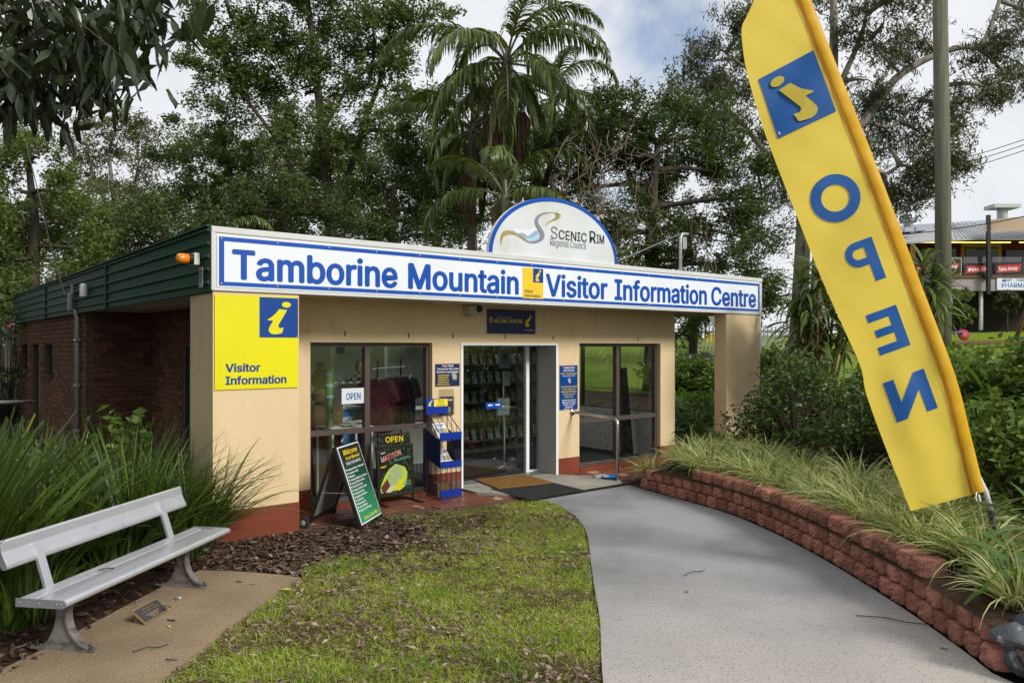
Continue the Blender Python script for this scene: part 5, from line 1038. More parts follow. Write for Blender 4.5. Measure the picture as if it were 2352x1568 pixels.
def make_tree(name, label, d, base_px, trunk, lobes, seed, leaf_m, bark_m, leaf=(.13, .055), per=170, crad=.75, tr=.25, dens=1.0, droop=0.0, up=.35, ground=None, group=None, cat='tree', limbs=None):
    r = np.random.default_rng(seed); bx, byy = (base_px-CX)/F*d, d; gz = hz(bx, byy) if ground is None else ground
    t = thing(name, label, cat, (bx, byy, gz), 0, group); o = Vector((bx, byy, gz))
    tp_ = [Vector((0, 0, -.2))]+[AT(px, py, d+dd)-o for px, py, dd in trunk]
    tk = MB(); n = len(tp_); cp = catmull(tp_, 4); m = len(cp); tk.tube(cp, [tr*(1.25 if k == 0 else 1)*(1-.72*k/(m-1)) for k in range(m)], 9, False)
    for lm in (limbs or []):
        q = catmull([AT(px, py, d+dd)-o for px, py, dd in lm[1]], 4); tk.tube(q, [lm[0]*(1-.7*k/(len(q)-1)) for k in range(len(q))], 7, False)
    cents = []; rads = []
    skel = cp[m//3:]+[p for lm in (limbs or []) for p in catmull([AT(px, py, d+dd)-o for px, py, dd in lm[1]], 4)]
    for (px, py, rx, ry) in lobes:
        c = AT(px, py, d+r.uniform(-1.5, 1.5))-o; sx, sz = rx*d/F, ry*d/F; sy = (sx+sz)*.42
        vol = sx*sz*sy; nc = max(5, int(dens*5.5*(sx*sz)/(crad*crad)))
        st = min(skel, key=lambda p: (p-c).length+max(0, (p.z-c.z))*1.2)
        e = c+Vector((0, 0, -sz*.3)); branch(tk, st, e, max(.03, tr*.32), .025, r, .10)
        dirs = r.normal(size=(nc, 3)); dirs /= np.linalg.norm(dirs, axis=1)[:, None]; rad = r.uniform(.35, 1.05, nc)**.6
        P = np.array(c)+dirs*rad[:, None]*np.array([sx, sy, sz]); cents.append(P); rads.append(crad*r.uniform(.65, 1.3, nc))
        for q in P[:: 2 if nc < 40 else 3]: branch(tk, e.lerp(c, r.uniform(0, 1)), Vector(q), .022, .007, r, .08, 3, 4)
    cents = np.concatenate(cents); rads = np.concatenate(rads)
    tk.build('trunk', bark_m, t, True)
    L_ = spray(cents, rads, per, r); v, f = leafcloud(L_, leaf[0], leaf[1], r, up, droop)
    np_mesh('crown', v, f, leaf_m, t); return t, cents
NTREE = {}
make_tree('rainforest_tree', 'tall spreading green tree with several dark stems behind the fascia sign', 30, 770, [(765, 620, 0), (755, 470, 0), (740, 300, 0), (720, 120, 0), (700, -60, 0)],
    [(500, 70, 95, 70), (470, 150, 60, 40), (600, 120, 110, 80), (560, 220, 100, 60), (720, 60, 110, 80), (700, 200, 100, 70), (860, 60, 100, 90), (890, 190, 90, 70), (800, 290, 100, 60), (640, 310, 100, 55), (880, -60, 150, 60), (620, -50, 130, 60), (960, 290, 60, 60), (740, 380, 110, 50), (980, 40, 60, 60)], 11, M_l1, M_bark, (.17, .075), 330, .8, .30, .78, ground=0,
    limbs=[(.16, [(755, 470, 0), (800, 400, 0), (830, 300, 0), (880, 160, 0), (900, 20, 0)]), (.14, [(760, 520, 0), (690, 430, 0), (640, 330, 0), (590, 260, 0), (520, 170, 0)]), (.10, [(740, 300, 0), (800, 200, 0), (860, 130, 0), (840, -20, 0)])])
make_tree('rainforest_tree', 'dark leafy tree with thin stems left of the tall spreading tree', 33, 560, [(555, 600, 0), (545, 480, 0), (520, 360, 0), (500, 280, 0)], [(455, 300, 70, 40), (520, 270, 60, 40), (420, 360, 60, 40), (560, 370, 80, 50), (470, 420, 80, 50), (620, 430, 80, 50), (560, 470, 90, 50), (400, 470, 60, 45)], 12, M_l1, M_bark, (.17, .075), 330, .8, .2, .8, ground=0)
make_tree('gum_tree', 'distant pale-trunked gum with a flat olive crown against the sky', 46, 255, [(262, 600, 0), (268, 500, 0), (258, 430, 0), (250, 350, 0)], [(210, 300, 50, 22), (270, 290, 60, 25), (320, 320, 45, 25), (180, 345, 45, 25), (240, 360, 50, 25), (320, 385, 60, 28), (180, 420, 55, 30), (260, 440, 70, 30), (340, 450, 55, 30)], 13, M_l2, M_gumbark, (.26, .075), 230, 1.0, .28, .8, .5, ground=0, limbs=[(.12, [(262, 520, 0), (300, 450, 0), (320, 370, 0)]), (.12, [(262, 500, 0), (220, 420, 0), (200, 340, 0)])])
make_tree('leafy_tree', 'bushy mid-green tree at the far left above the brick end', 24, 70, [(75, 640, 0), (80, 520, 0), (70, 420, 0), (60, 330, 0)], [(20, 320, 60, 45), (90, 350, 70, 45), (30, 420, 70, 50), (130, 430, 60, 50), (60, 510, 80, 50), (170, 510, 70, 50), (120, 590, 80, 45), (20, 600, 60, 50), (220, 560, 60, 50), (190, 630, 70, 35), (-40, 480, 60, 80), (10, 690, 45, 40)], 14, M_l5, M_bark, (.13, .06), 340, .65, .22, .75, ground=0)
make_tree('leafy_tree', 'dense dark bush behind the green fascia at left', 26, 370, [(370, 620, 0), (372, 540, 0), (360, 470, 0)], [(300, 500, 60, 45), (370, 500, 70, 50), (440, 520, 60, 40), (330, 560, 80, 40), (420, 560, 70, 35), (260, 560, 50, 50), (500, 500, 60, 40)], 15, M_l3, M_bark, (.13, .06), 330, .65, .18, .85, ground=0)
make_tree('leafy_tree', 'dense dark thicket tree directly behind the long sign', 25, 650, [(650, 640, 0), (655, 540, 0), (650, 440, 0)], [(560, 480, 70, 45), (640, 450, 80, 50), (720, 460, 80, 50), (600, 530, 80, 40), (700, 530, 90, 40), (520, 545, 50, 35), (790, 500, 60, 50)], 16, M_l3, M_bark, (.12, .055), 360, .62, .2, .95, ground=0)
make_tree('leafy_tree', 'dense dark thicket tree left of the palms', 25, 900, [(905, 640, 0), (900, 540, 0), (905, 430, 0)], [(860, 430, 70, 60), (930, 400, 70, 60), (1000, 440, 60, 60), (850, 510, 70, 50), (930, 500, 80, 50), (1010, 530, 60, 45), (1040, 400, 50, 60), (960, 330, 60, 45), (870, 560, 80, 30), (1060, 490, 50, 60)], 17, M_l3, M_bark, (.12, .055), 360, .62, .2, .95, ground=0)
vt, vcents = make_tree('vine_tree', 'very dark dense tree draped in bare vines right of the palms', 22, 1500, [(1500, 660, 0), (1495, 560, 0), (1500, 450, 0), (1510, 330, 0)],
    [(1290, 330, 70, 60), (1370, 270, 80, 55), (1460, 270, 80, 60), (1550, 290, 80, 60), (1640, 300, 80, 60), (1290, 430, 80, 60), (1380, 380, 90, 70), (1480, 370, 90, 70), (1580, 390, 90, 70), (1680, 390, 80, 70), (1750, 430, 70, 80), (1310, 530, 80, 50), (1420, 480, 90, 70), (1540, 490, 90, 60), (1650, 500, 90, 60), (1740, 540, 70, 60), (1480, 570, 80, 45), (1600, 590, 90, 45), (1700, 600, 70, 45), (1410, 240, 50, 35), (1230, 500, 40, 60), (1620, 240, 60, 40)], 18, M_l3, M_bark, (.11, .05), 330, .55, .28, .8, droop=.25)
make_tree('gum_tree', 'grey-barked gum left of the banner with drooping olive leaves', 27, 1830, [(1840, 640, 0), (1845, 480, 0), (1835, 330, 0), (1800, 200, 0), (1770, 60, 0)],
    [(1640, 130, 55, 35), (1600, 190, 55, 40), (1680, 190, 55, 45), (1730, 120, 50, 45), (1580, 260, 50, 40), (1660, 280, 60, 45), (1740, 240, 60, 50), (1780, 330, 50, 50), (1700, 60, 50, 40), (1760, 20, 60, 40), (1800, 420, 40, 60)], 19, M_l4, M_gumbark, (.22, .045), 230, .75, .32, .75, droop=.9, up=0, limbs=[(.14, [(1840, 480, 0), (1780, 380, 0), (1700, 280, 0), (1620, 200, 0)]), (.09, [(1800, 200, 0), (1720, 160, 0), (1650, 110, 0)])])
make_tree('gum_tree', 'large pale-limbed gum behind the banner and the power pole', 25, 1885, [(1880, 700, 0), (1885, 560, 0), (1895, 380, 0), (1912, 200, 0), (1915, 40, 0), (1910, -100, 0)],
    [(1960, 60, 60, 50), (2030, 40, 70, 50), (2060, 130, 60, 45), (1990, 170, 60, 45), (2110, 80, 60, 50), (1980, 260, 60, 50), (2050, 240, 60, 45), (2110, 290, 60, 45), (2190, 300, 45, 45), (2040, 330, 60, 40), (2180, 230, 40, 40), (2080, 390, 60, 40), (2150, 370, 45, 40), (2040, 440, 45, 35), (2110, 450, 40, 30), (2200, 380, 30, 30), (2290, 130, 45, 40), (2340, 90, 50, 50), (2330, 190, 45, 40), (2290, 200, 35, 30), (1950, -40, 90, 50), (2100, -30, 90, 50), (2380, 20, 60, 50), (1960, 360, 40, 50)], 20, M_l4, M_gumbark, (.21, .042), 220, .72, .30, .72, droop=.9, up=0,
    limbs=[(.17, [(1895, 400, 0), (1930, 320, 0), (1985, 280, 0), (2030, 215, 0), (2070, 170, 0), (2140, 130, 0), (2200, 110, 0), (2255, 100, 0), (2290, 20, 0), (2310, -60, 0)]), (.12, [(1912, 230, 0), (1950, 150, 0), (1985, 60, 0), (2000, -60, 0)]), (.10, [(1895, 420, 0), (1960, 380, 0), (2030, 400, 0), (2080, 380, 0), (2140, 440, 0)]), (.06, [(2070, 170, 0), (2020, 120, 0), (2000, 90, 0)]), (.08, [(1990, 280, 0), (2050, 290, 0), (2110, 230, 0), (2160, 200, 0)])])
make_tree('shade_tree', 'leafy tree seen low between the entrance wall and the slim column', 30, 1590, [(1592, 790, 0), (1594, 720, 0), (1590, 660, 0)], [(1560, 690, 45, 45), (1610, 700, 45, 50), (1660, 680, 50, 40), (1570, 760, 35, 35), (1720, 690, 50, 50), (1780, 680, 40, 50)], 21, M_l1, M_bark, (.15, .07), 300, .7, .2, .9)
for nm, lab, d, bp_, tr_, lb_, sd, lm2, lf, pr in (
    ('backing_tree', 'soft olive tree filling in behind the far left bush', 40, 200, [(205, 600, 0), (200, 500, 0), (205, 430, 0)], [(120, 470, 70, 40), (200, 480, 70, 45), (290, 470, 60, 40), (150, 540, 80, 40), (250, 550, 80, 40), (340, 520, 60, 40), (60, 540, 60, 50), (30, 620, 60, 50), (-20, 560, 60, 60)], 61, 'M_l2', (.2, .09), 260),
    ('backing_tree', 'mid-green tree filling in behind the dark stems', 40, 640, [(640, 600, 0), (645, 480, 0), (640, 380, 0)], [(480, 350, 70, 45), (560, 330, 70, 45), (640, 380, 80, 45), (720, 330, 80, 45), (800, 380, 80, 45), (520, 440, 80, 45), (620, 470, 80, 45), (720, 450, 80, 45), (820, 460, 80, 45), (880, 360, 70, 45), (440, 500, 60, 45), (560, 530, 80, 35), (700, 540, 90, 30)], 62, 'M_l5', (.2, .09), 260),
    ('backing_tree', 'mid-green tree filling in behind the palms', 38, 1090, [(1090, 620, 0), (1085, 480, 0), (1090, 370, 0)], [(980, 250, 60, 50), (1040, 300, 60, 50), (1100, 350, 70, 50), (1170, 400, 70, 60), (1010, 400, 60, 50), (1090, 450, 80, 50), (1180, 500, 70, 50), (1240, 420, 60, 60), (960, 480, 60, 50), (1050, 540, 80, 40), (1290, 300, 50, 50), (1250, 340, 50, 50)], 63, 'M_l1', (.19, .085), 260)):
    make_tree(nm, lab, d, bp_, tr_, lb_, sd, globals()[lm2], M_bark, lf, pr, 1.0, .25, 1.0, ground=0)
# out-of-frame trees: windows mirror the right ones; left ones added for shade
for k, (x, y, hgt) in enumerate(((17.5, 12.5, 6.5), (19.5, 7.0, 7.5), (18.5, 1.0, 7.0), (-12.5, 8.5, 8.0), (-13.8, 14.0, 9.0), (-10.5, 3.5, 8.0))):
    r = np.random.default_rng(40+k); g0 = hz(x, y) if x > 0 else 0.0; t = thing('garden_tree', ('round garden tree nearest the pharmacy side of the lawn', 'tall garden tree standing right of the banner', 'broad garden tree standing right of the camera', 'leafy tree added beyond the left picture edge to shade the brick end', 'tall leafy tree added beyond the left picture edge to shade the brick end from behind', 'leafy tree added beyond the left picture edge to shade the bench side')[k], 'tree', (x, y, g0))
    mb = MB().tube([(0, 0, -.2), (.1, 0, hgt*.35), (0, .1, hgt*.8)], [.2, .15, .05], 8); C = r.normal(size=(70, 3)); C /= np.linalg.norm(C, axis=1)[:, None]; C = C*(r.uniform(.4, 1, 70)[:, None])*np.array([2.6, 3.2, hgt*.36])+np.array([0, 0, hgt*.6])
    for q in C[::4]: branch(mb, (0, 0, hgt*.4), q, .06, .01, r)
    mb.build('trunk', M_bark, t, True); v, f = leafcloud(spray(C, np.full(70, .9), 120, r), .24, .12, r); np_mesh('crown', v, f, M_l5, t)
# far wood
r = np.random.default_rng(50); n = 380
C = np.stack([r.uniform(-52, 12, n), r.uniform(58, 72, n), r.uniform(.5, 9.5, n)], 1); v, f = leafcloud(spray(C, np.full(n, 2.2), 130, r), .5, .22, r); prop(np_mesh('far_treeline', v, f, M_l2), kind='stuff')
# bare vines hanging on the vine tree
vm = mat('pale_vine', (.20, .15, .10), (.13, .10, .07), 6, .9); random.seed(21)
vo = thing('hanging_vines', 'tangle of bare brown vines hanging down the dark tree', 'vine', AT(1500, 640, 20.3)); o0 = Vector(vo.location)
for k in range(62):
    q = random.random(); px, py = (random.gauss(1385, 45), random.uniform(250, 470)) if q < .6 else (random.uniform(1270, 1680), random.uniform(290, 520)); pts = []
    ln_ = random.uniform(60, 210); sw_ = random.gauss(0, 55); lp = random.random() < .6; ph0 = random.uniform(0, 6.28)
    for j in range(10):
        t = j/9; yy = py+ln_*(t if not lp else math.sin(t*math.pi*.85)); xx = px+sw_*t+14*math.sin(ph0+t*random.uniform(4, 9))+(random.choice((-1, 1))*20*t if lp else 0); pts.append(AT(xx, yy, 20.2+.35*math.sin(ph0+5*t)))
    MB().tube([q_-o0 for q_ in catmull(pts, 2)], random.choice((.005, .006, .007, .009, .012)), 4, False).build('vine', vm, vo, True)
# ---------------------------------------------------------------- palms
M_palm = leafmat('palm_leaflet', (.045, .075, .016), (.125, .165, .04), .3, .34, .45); M_palmdry = leafmat('dry_palm_leaflet', (.16, .14, .06), (.26, .23, .12), .3, .5, .3)
M_shaft = mat('crownshaft', (.14, .15, .085), (.10, .11, .06), 4, .4, .4, stretch=(1, 1, .3)); M_palmtrunk = mat('palm_trunk', (.17, .155, .13), (.11, .10, .085), 6, .8, .2, stretch=(1, 1, 6)); M_fruit = mat('fruit_strand', (.17, .10, .062), (.12, .068, .042), 8, .8)
def frond(parent, root, az, el, L_, droop, r, m, lw=.055, ll=.75, nl=64):
    n = 14; P = Vector(root); pts = [P.copy()]; els = [el]
    for k in range(n):
        e = el-droop*((k+.5)/n)**1.3; P = P+Vector((math.cos(e)*math.cos(az), math.cos(e)*math.sin(az), math.sin(e)))*(L_/n); pts.append(P.copy()); els.append(e)
    mb = MB().tube(pts, [.035*(1-.85*k/n)+.004 for k in range(n+1)], 5, False)
    ts = np.linspace(.16, .99, nl); base = []; A = []; E_ = []; LL = []
    for s in (-1, 1):
        for t in ts:
            k = min(n-1, int(t*n)); q = pts[k].lerp(pts[k+1], t*n-k); base.append(q); A.append(az+s*R(62-32*t)+r.normal()*.07); E_.append(els[k]*.6+.28+r.normal()*.08); LL.append(ll*(.45+.55*math.sin(math.pi*min(1, .15+t*.85))**.8)*r.uniform(.9, 1.08))
    v, f = blades(np.array(base), np.array(A), np.array(E_), np.array(LL), lw, r.uniform(1.6, 2.6, len(A)), 5, .05, r.uniform(-.5, .5, len(A)))
    o = np_mesh('frond', v, f, m, parent); ra = mb.build('rachis', M_shaft, o, True); return o
def palm(label, px, py, d, ztop_shift, L_, nfr, seed, fruit=None, trunk_r=.14, els=(1.35, -.75), ll=.75):
    r = np.random.default_rng(seed); top = AT(px, py, d); g0 = 0.0 if px < 1250 else hz(top.x, top.y); t = thing('palm_tree', label, 'palm', (top.x, top.y, g0)); zt = top.z-g0
    MB().tube([(0, 0, -.2)]+[(.03*math.sin(k), 0, (zt-1.6)*k/8) for k in range(1, 9)], [trunk_r*1.25]+[trunk_r]*8, 10).build('trunk', M_palmtrunk, t, True)
    MB().tube([(0, 0, zt-1.65), (0, 0, zt-1.5), (0, 0, zt-.7), (0, 0, zt+.1), (.02, 0, zt+.5)], [trunk_r, trunk_r*1.3, trunk_r*1.1, trunk_r*.75, .03], 10).build('crownshaft', M_shaft, t, True)
    for k in range(nfr):
        az = k*2.39996+r.normal()*.15; f_ = k/(nfr-1); el = els[0]+(els[1]-els[0])*f_**.9; frond(t, (.06*math.cos(az), .06*math.sin(az), zt-.05+.25*(1-f_)), az, el, L_*r.uniform(.88, 1.08), 1.95+.3*r.normal()-(.9 if f_ > .75 else 0), r, M_palm if f_ < .93 else M_palmdry, .07, ll)
    for (dx, dy, ln2, nst, zf) in (fruit or []):
        fr = link('fruit_bunch', None, t); mb = MB()
        for q in range(nst):
            a = r.uniform(0, 6.28); rr_ = r.uniform(.12, .42)*ln2/2.0; z0 = zt-1.55+zf; e = Vector((dx+rr_*math.cos(a), dy-.15+rr_*math.sin(a)*.7, z0-.1)); mb.tube([(dx*.3, -.08, z0+.05), (dx+rr_*.5*math.cos(a), dy-.12, z0+.12), e, e+Vector((r.normal()*.03, 0, -ln2*.5)), e+Vector((r.normal()*.06, 0, -ln2*r.uniform(.8, 1.1)))], [.012, .010, .011, .013, .008], 4, False)
        mb.build('strands', M_fruit, fr, True)
    return t
palm('tall palm with a drooping crown and two big brown fruit bunches', 1163, 150, 23, 0, 3.9, 21, 31, [(-.30, 0, 1.75, 80, .02), (.40, -.05, 1.6, 70, .0)], .15, (1.3, -.95), .95)
palm('shorter palm with one brown fruit bunch left of the tall palm', 1083, 300, 24.5, 0, 3.2, 14, 32, [(-.12, 0, 1.4, 60, 0)], .13, (1.3, -.8), .85)
palm('low young palm with arching green fronds in front of the tall palm', 1160, 455, 21, 0, 2.9, 7, 33, None, .1, (1.2, .1))
palm('pale-fronded palm behind the tall palm at right', 1270, 230, 28, 0, 3.0, 11, 34, None, .13)
palm('small palm with fronds just showing above the sign corner', 500, 590, 22.5, 0, 2.2, 8, 35, None, .1, (1.35, .2), .55)
palm('old palm with hanging fronds at the far left', 20, 520, 25, 0, 3.0, 9, 36, None, .12, (.9, -1.0))

# ---------------------------------------------------------------- strap-leaved and bushy garden plants
M_lom = leafmat('mat_rush_leaf', (.028, .058, .012), (.095, .155, .03), .28, .36, .35, (.20, .30, .03), .94); M_lil = leafmat('variegated_leaf', (.24, .28, .085), (.55, .57, .27), .3, .45, .3, (.10, .16, .035), .75); M_aga = leafmat('agapanthus_leaf', (.045, .11, .02), (.10, .19, .035), .3, .36, .35, (.18, .26, .03), .93)
M_cam = leafmat('camellia_leaf', (.03, .065, .016), (.11, .17, .04), .2, .36, .3); M_drac = leafmat('dracaena_leaf', (.06, .10, .025), (.15, .205, .06), .28, .36, .35, (.28, .25, .12), .95); M_hedge = leafmat('hedge_leaf', (.06, .115, .022), (.17, .25, .055), .28, .4, .25)
def tuft(name, r, n, rad, L0, L1, w, el=(.75, 1.5), cv=(.7, 2.0), tip=.05, seg=6, m=M_lom, parent=None, at=None):
    a = r.uniform(0, 6.28, n); q = rad*np.sqrt(r.uniform(0, 1, n)); base = np.stack([q*np.cos(a), q*np.sin(a), np.zeros(n)], 1); az = a+r.normal(0, .5, n); e = r.uniform(el[0], el[1], n)
    v, f = blades(base, az, e, r.uniform(L0, L1, n), w*r.uniform(.7, 1.2, n), r.uniform(cv[0], cv[1], n), seg, tip, r.uniform(-.8, .8, n))
    if at is not None:          # no blade may grow through the bench
        w3 = v.reshape(n, -1, 3)+np.array([at[0]-bc.x, at[1]-bc.y, 0]); bx_ = w3[:, :, 0]*bxv.x+w3[:, :, 1]*bxv.y; by_ = w3[:, :, 0]*by.x+w3[:, :, 1]*by.y
        ok = ~((bx_ > -.34) & (by_ > -1.15) & (by_ < 1.2) & (w3[:, :, 2] < 1.2)).any(1); v = v.reshape(n, -1, 3)[ok].reshape(-1, 3); m_ = 2*(seg+1); f = np.concatenate([np.arange(int(ok.sum()))[:, None]*m_+np.array([[2*k, 2*k+1, 2*k+3, 2*k+2]]) for k in range(seg)], 0)
    return np_mesh(name, v, f, m, parent)
r = np.random.default_rng(60)
LOM = [(-4.05, 5.35, 1.75, 'tallest broad-bladed mat rush behind the near end of the bench', 190, .034), (-4.75, 6.3, 1.65, 'broad-bladed mat rush at the left picture edge beyond the bench', 170, .03), (-4.05, 6.55, 1.3, 'arching mat rush clump right behind the middle of the bench', 230, .018), (-3.72, 7.55, 1.45, 'tall fine mat rush clump beyond the far end of the bench', 260, .015), (-4.7, 7.7, 1.4, 'mat rush clump in front of the brick corner', 220, .015), (-3.42, 8.25, 1.2, 'spiky mat rush clump leaning against the cream column', 260, .013), (-4.5, 9.1, 1.5, 'mat rush clump in front of the dark side porch', 220, .014), (-5.7, 8.9, 1.3, 'mat rush clump below the slot windows', 200, .014), (-5.6, 7.2, 1.3, 'mat rush clump farthest out at the left picture edge', 180, .02), (-3.62, 6.95, .75, 'low grassy mat rush clump under the backrest of the bench', 200, .011), (-3.3, 7.75, .7, 'low grassy clump at the end of the bench seat', 180, .010), (-3.72, 5.9, .75, 'low grassy clump behind the near bench leg', 160, .012)]
for i, (x, y, L_, lab, n, w) in enumerate(LOM):
    o = tuft('mat_rush', r, int(n*2.0), .20+.12*(L_ > 1), L_*.5, L_*1.02, w*1.9, (1.02, 1.55), (.05, .75) if w > .025 else (.15, 1.35), .5 if w > .02 else .2, at=(x, y)); o.location = (x, y, 0); prop(o, lab, 'plant', 'mat rushes round the bench')
liv = []
for k in range(6):
    o = tuft('lily_turf', r, 200, .10, .30, .56, .0125, (.75, 1.5), (.7, 2.0), .08, 5, M_lil); liv.append(o.data); bpy.data.objects.remove(o)
for row, (off, st) in enumerate(((.50, .31), (.86, .36), (1.22, .42))):
    s = .25 if row else .35; k = 0
    while s < TOT-.4-(.7 if row == 0 else 1.2 if row == 1 else 1.8):
        p, t_ = along(s); nn = Vector((-t_.y, t_.x, 0)); q = p+nn*(off+random.uniform(-.07, .07)); o = link('lily_turf', random.choice(liv)); o.location = (q.x, q.y, hz(q.x, q.y)-.01); o.rotation_euler = (0, 0, random.uniform(0, 6.28)); sc_ = random.uniform(.85, 1.2); o.scale = (sc_, sc_, sc_)
        prop(o, ORD[k]+' variegated lily turf tuft from the door, '+('front row along the wall', 'middle row of the border', 'back row of the border')[row], 'plant', 'lily turf border behind the block wall'); s += st*random.uniform(.85, 1.15); k += 1
for k, (x, y, lab) in enumerate(((2.15, 11.95, 'dark-bladed lily turf tuft at the door end of the block wall'), (3.42, 5.28, 'variegated lily turf tuft near the rocks at the picture corner'), (3.75, 5.2, 'variegated lily turf tuft at the right picture edge'))):
    o = link('lily_turf', liv[k]); o.location = (x, y, hz(x, y)); prop(o, lab, 'plant', 'lily turf border behind the block wall')
# agapanthus with single leaves
def strap_plant(name, label, x, y, n, L_, w, seed, m=M_aga, cv=(1.0, 2.4), el=(.7, 1.4), group=None, z=None):
    r = np.random.default_rng(seed); t = thing(name, label, 'plant', (x, y, (hz(x, y) if z is None else z)-.02), 0, group)
    for k in range(n):
        az = k*2.4+r.normal()*.3; v, f = blades(np.array([[.05*math.cos(az), .05*math.sin(az), 0]]), az, r.uniform(*el), L_*r.uniform(.7, 1.15), w*r.uniform(.8, 1.15), r.uniform(*cv), 8, .12, np.array([r.uniform(-.35, .35)]), .45); np_mesh('leaf', v, f, m, t, True)
    return t
strap_plant('agapanthus', 'big strap-leaved agapanthus at the foot of the banner', 3.84, 5.8, 22, .8, .062, 71); strap_plant('agapanthus', 'big strap-leaved agapanthus right of the banner spike', 4.38, 6.25, 24, .95, .062, 72); strap_plant('agapanthus', 'big strap-leaved agapanthus at the right picture edge above the rocks', 3.62, 5.42, 20, .8, .06, 73); strap_plant('agapanthus', 'strap-leaved agapanthus half hidden behind the banner foot', 4.8, 7.4, 20, .9, .055, 74)
k = 0
for px, py, d in ((1555, 862, 19.5), (1585, 868, 19), (1615, 872, 18.6), (1640, 880, 18.2), (1570, 885, 18), (1620, 893, 17.6), (1565, 905, 17), (1600, 900, 17), (1630, 930, 16.5), (1560, 960, 15.8), (1595, 970, 15.5), (1625, 1000, 15.2), (1565, 1015, 14.8), (1600, 1035, 14.6)):
    p = AT(px, py, d); strap_plant('clivia', ORD[k]+' strap-leaved clivia, counted down the gap left of the slim column', p.x, p.y, 22, .85, .05, 80+k, group='clivias in the gap by the slim column'); k += 1
for px, d, lab in ((1700, 12.6, 'strap-leaved clivia at the foot of the slim column'), (1660, 12.4, 'strap-leaved clivia left of the slim column base'), (1905, 11.8, 'bright strap-leaved clivia between the two glossy shrubs'), (1940, 12.4, 'strap-leaved clivia behind the bright one between the shrubs'), (1760, 13.2, 'strap-leaved clivia behind the first glossy shrub'), (2290, 8.6, 'strap-leaved clivia on top of the right hedge'), (2335, 9.4, 'strap-leaved clivia in the hedge at the right picture edge'), (2215, 8.8, 'strap-leaved clivia in the hedge close behind the banner'), (2260, 10.6, 'strap-leaved clivia at the back of the hedge')):
    x = (px-CX)/F*d; strap_plant('clivia', lab, x, d, 24, .8 if px < 2200 else 1.0, .045, int(px), z=hz(x, d)+(0 if px < 2200 else .75))
for k in range(7):  # plants added behind the right window to stand in for reflected ones
    q = BW(9.25+.35*(k % 2), 1.4+.62*k); strap_plant('clivia', ORD[k]+' strap-leaved clivia added outside the side window in place of a reflection', q.x, q.y, 26, .95, .05, 300+k, group='clivias added outside the side window')
def shrub(name, label, px, d, rx, rz, ncl, per, seed, m, leaf=(.075, .038), zoff=0.0, z0=None):
    r = np.random.default_rng(seed); x = (px-CX)/F*d; g0 = hz(x, d) if z0 is None else z0; t = thing(name, label, 'shrub', (x, d, g0)); mb = MB()
    C = r.normal(size=(ncl, 3)); C /= np.linalg.norm(C, axis=1)[:, None]; C = C*(r.uniform(.35, 1, ncl)**.5)[:, None]*np.array([rx, rx, rz])+np.array([0, 0, rz*1.02+zoff]); C[:, 2] = np.maximum(C[:, 2], .1)
    for q in C: branch(mb, (0, 0, 0), Vector(q), .014, .004, r, .05, 3, 4)
    mb.build('stems', M_bark, t, True); v, f = leafcloud(spray(C, np.full(ncl, .26), per, r), leaf[0], leaf[1], r, .3); np_mesh('foliage', v, f, m, t); return t
shrub('camellia', 'glossy dark shrub in front of the slim column', 1825, 11.6, .72, .72, 60, 60, 91, M_cam); shrub('camellia', 'glossy dark shrub just left of the banner', 1975, 10.2, .55, .62, 48, 60, 92, M_cam); shrub('camellia', 'lower glossy shrub beside the slim column foot', 1745, 12.2, .45, .45, 32, 60, 93, M_cam)
for k, (px, d, rx, rz, lab) in enumerate(((2185, 10.8, .8, .72, 'leafy hedge shrub close behind the lower half of the banner'), (2130, 12.4, .8, .62, 'leafy hedge shrub left of the power pole foot'), (2050, 12.6, .7, .6, 'leafy hedge shrub hidden mostly behind the banner'), (2240, 9.6, .85, .68, 'leafy hedge shrub right behind the banner'), (2330, 9.0, .9, .70, 'leafy hedge shrub at the right picture edge'), (2420, 8.4, .9, .72, 'leafy hedge shrub just beyond the right picture edge'), (2230, 11.5, 1.0, .55, 'leafy hedge shrub in front of the power pole'), (2360, 11.5, 1.1, .55, 'leafy hedge shrub behind the right hedge'), (2320, 7.6, .5, .55, 'low leafy shrub behind the agapanthus'))):
    shrub('hedge_shrub', lab, px, d, rx, rz, 75 if k < 8 else 40, 80, 194+k, M_hedge, (.105, .05))
for q_, (px, d, rx, rz, lab) in enumerate(((1560, 21, 1.0, .45, 'low leafy shrub at the left of the gap lawn'), (1635, 20.5, .8, .4, 'low leafy shrub against the slim column in the gap'), (1770, 16, .9, .75, 'leafy shrub right of the slim column'), (1720, 17.5, .8, .6, 'leafy shrub just behind the slim column'))): shrub('hedge_shrub', lab, px, d, rx, rz, 50, 80, 260+q_, M_hedge, (.12, .055))
shrub('sapling', 'young broad-leaved sapling in front of the conduits', 292, 9.3, .30, .62, 7, 14, 101, M_hedge, (.16, .09), .25, 0.0); shrub('camellia', 'dark flowering camellia bush at the far left edge', 15, 19.5, 1.3, 2.0, 90, 90, 102, M_cam, (.10, .05), 0, 0.0)
rr2 = np.random.default_rng(5); cbt = [o for o in bpy.data.objects if o.get('label') == 'dark flowering camellia bush at the far left edge'][0]; M_pink = mat('pink_petal', (.55, .06, .12), None, rough=.6)
for k in range(8): o = MB().lathe([(.02, 0), (.05, .02), (.045, .045), (.02, .05)], 8).build('flower', M_pink, cbt, True); o.location = (rr2.uniform(-.3, 1.0), -1.2+rr2.uniform(-.1, .3), rr2.uniform(1.5, 3.6))
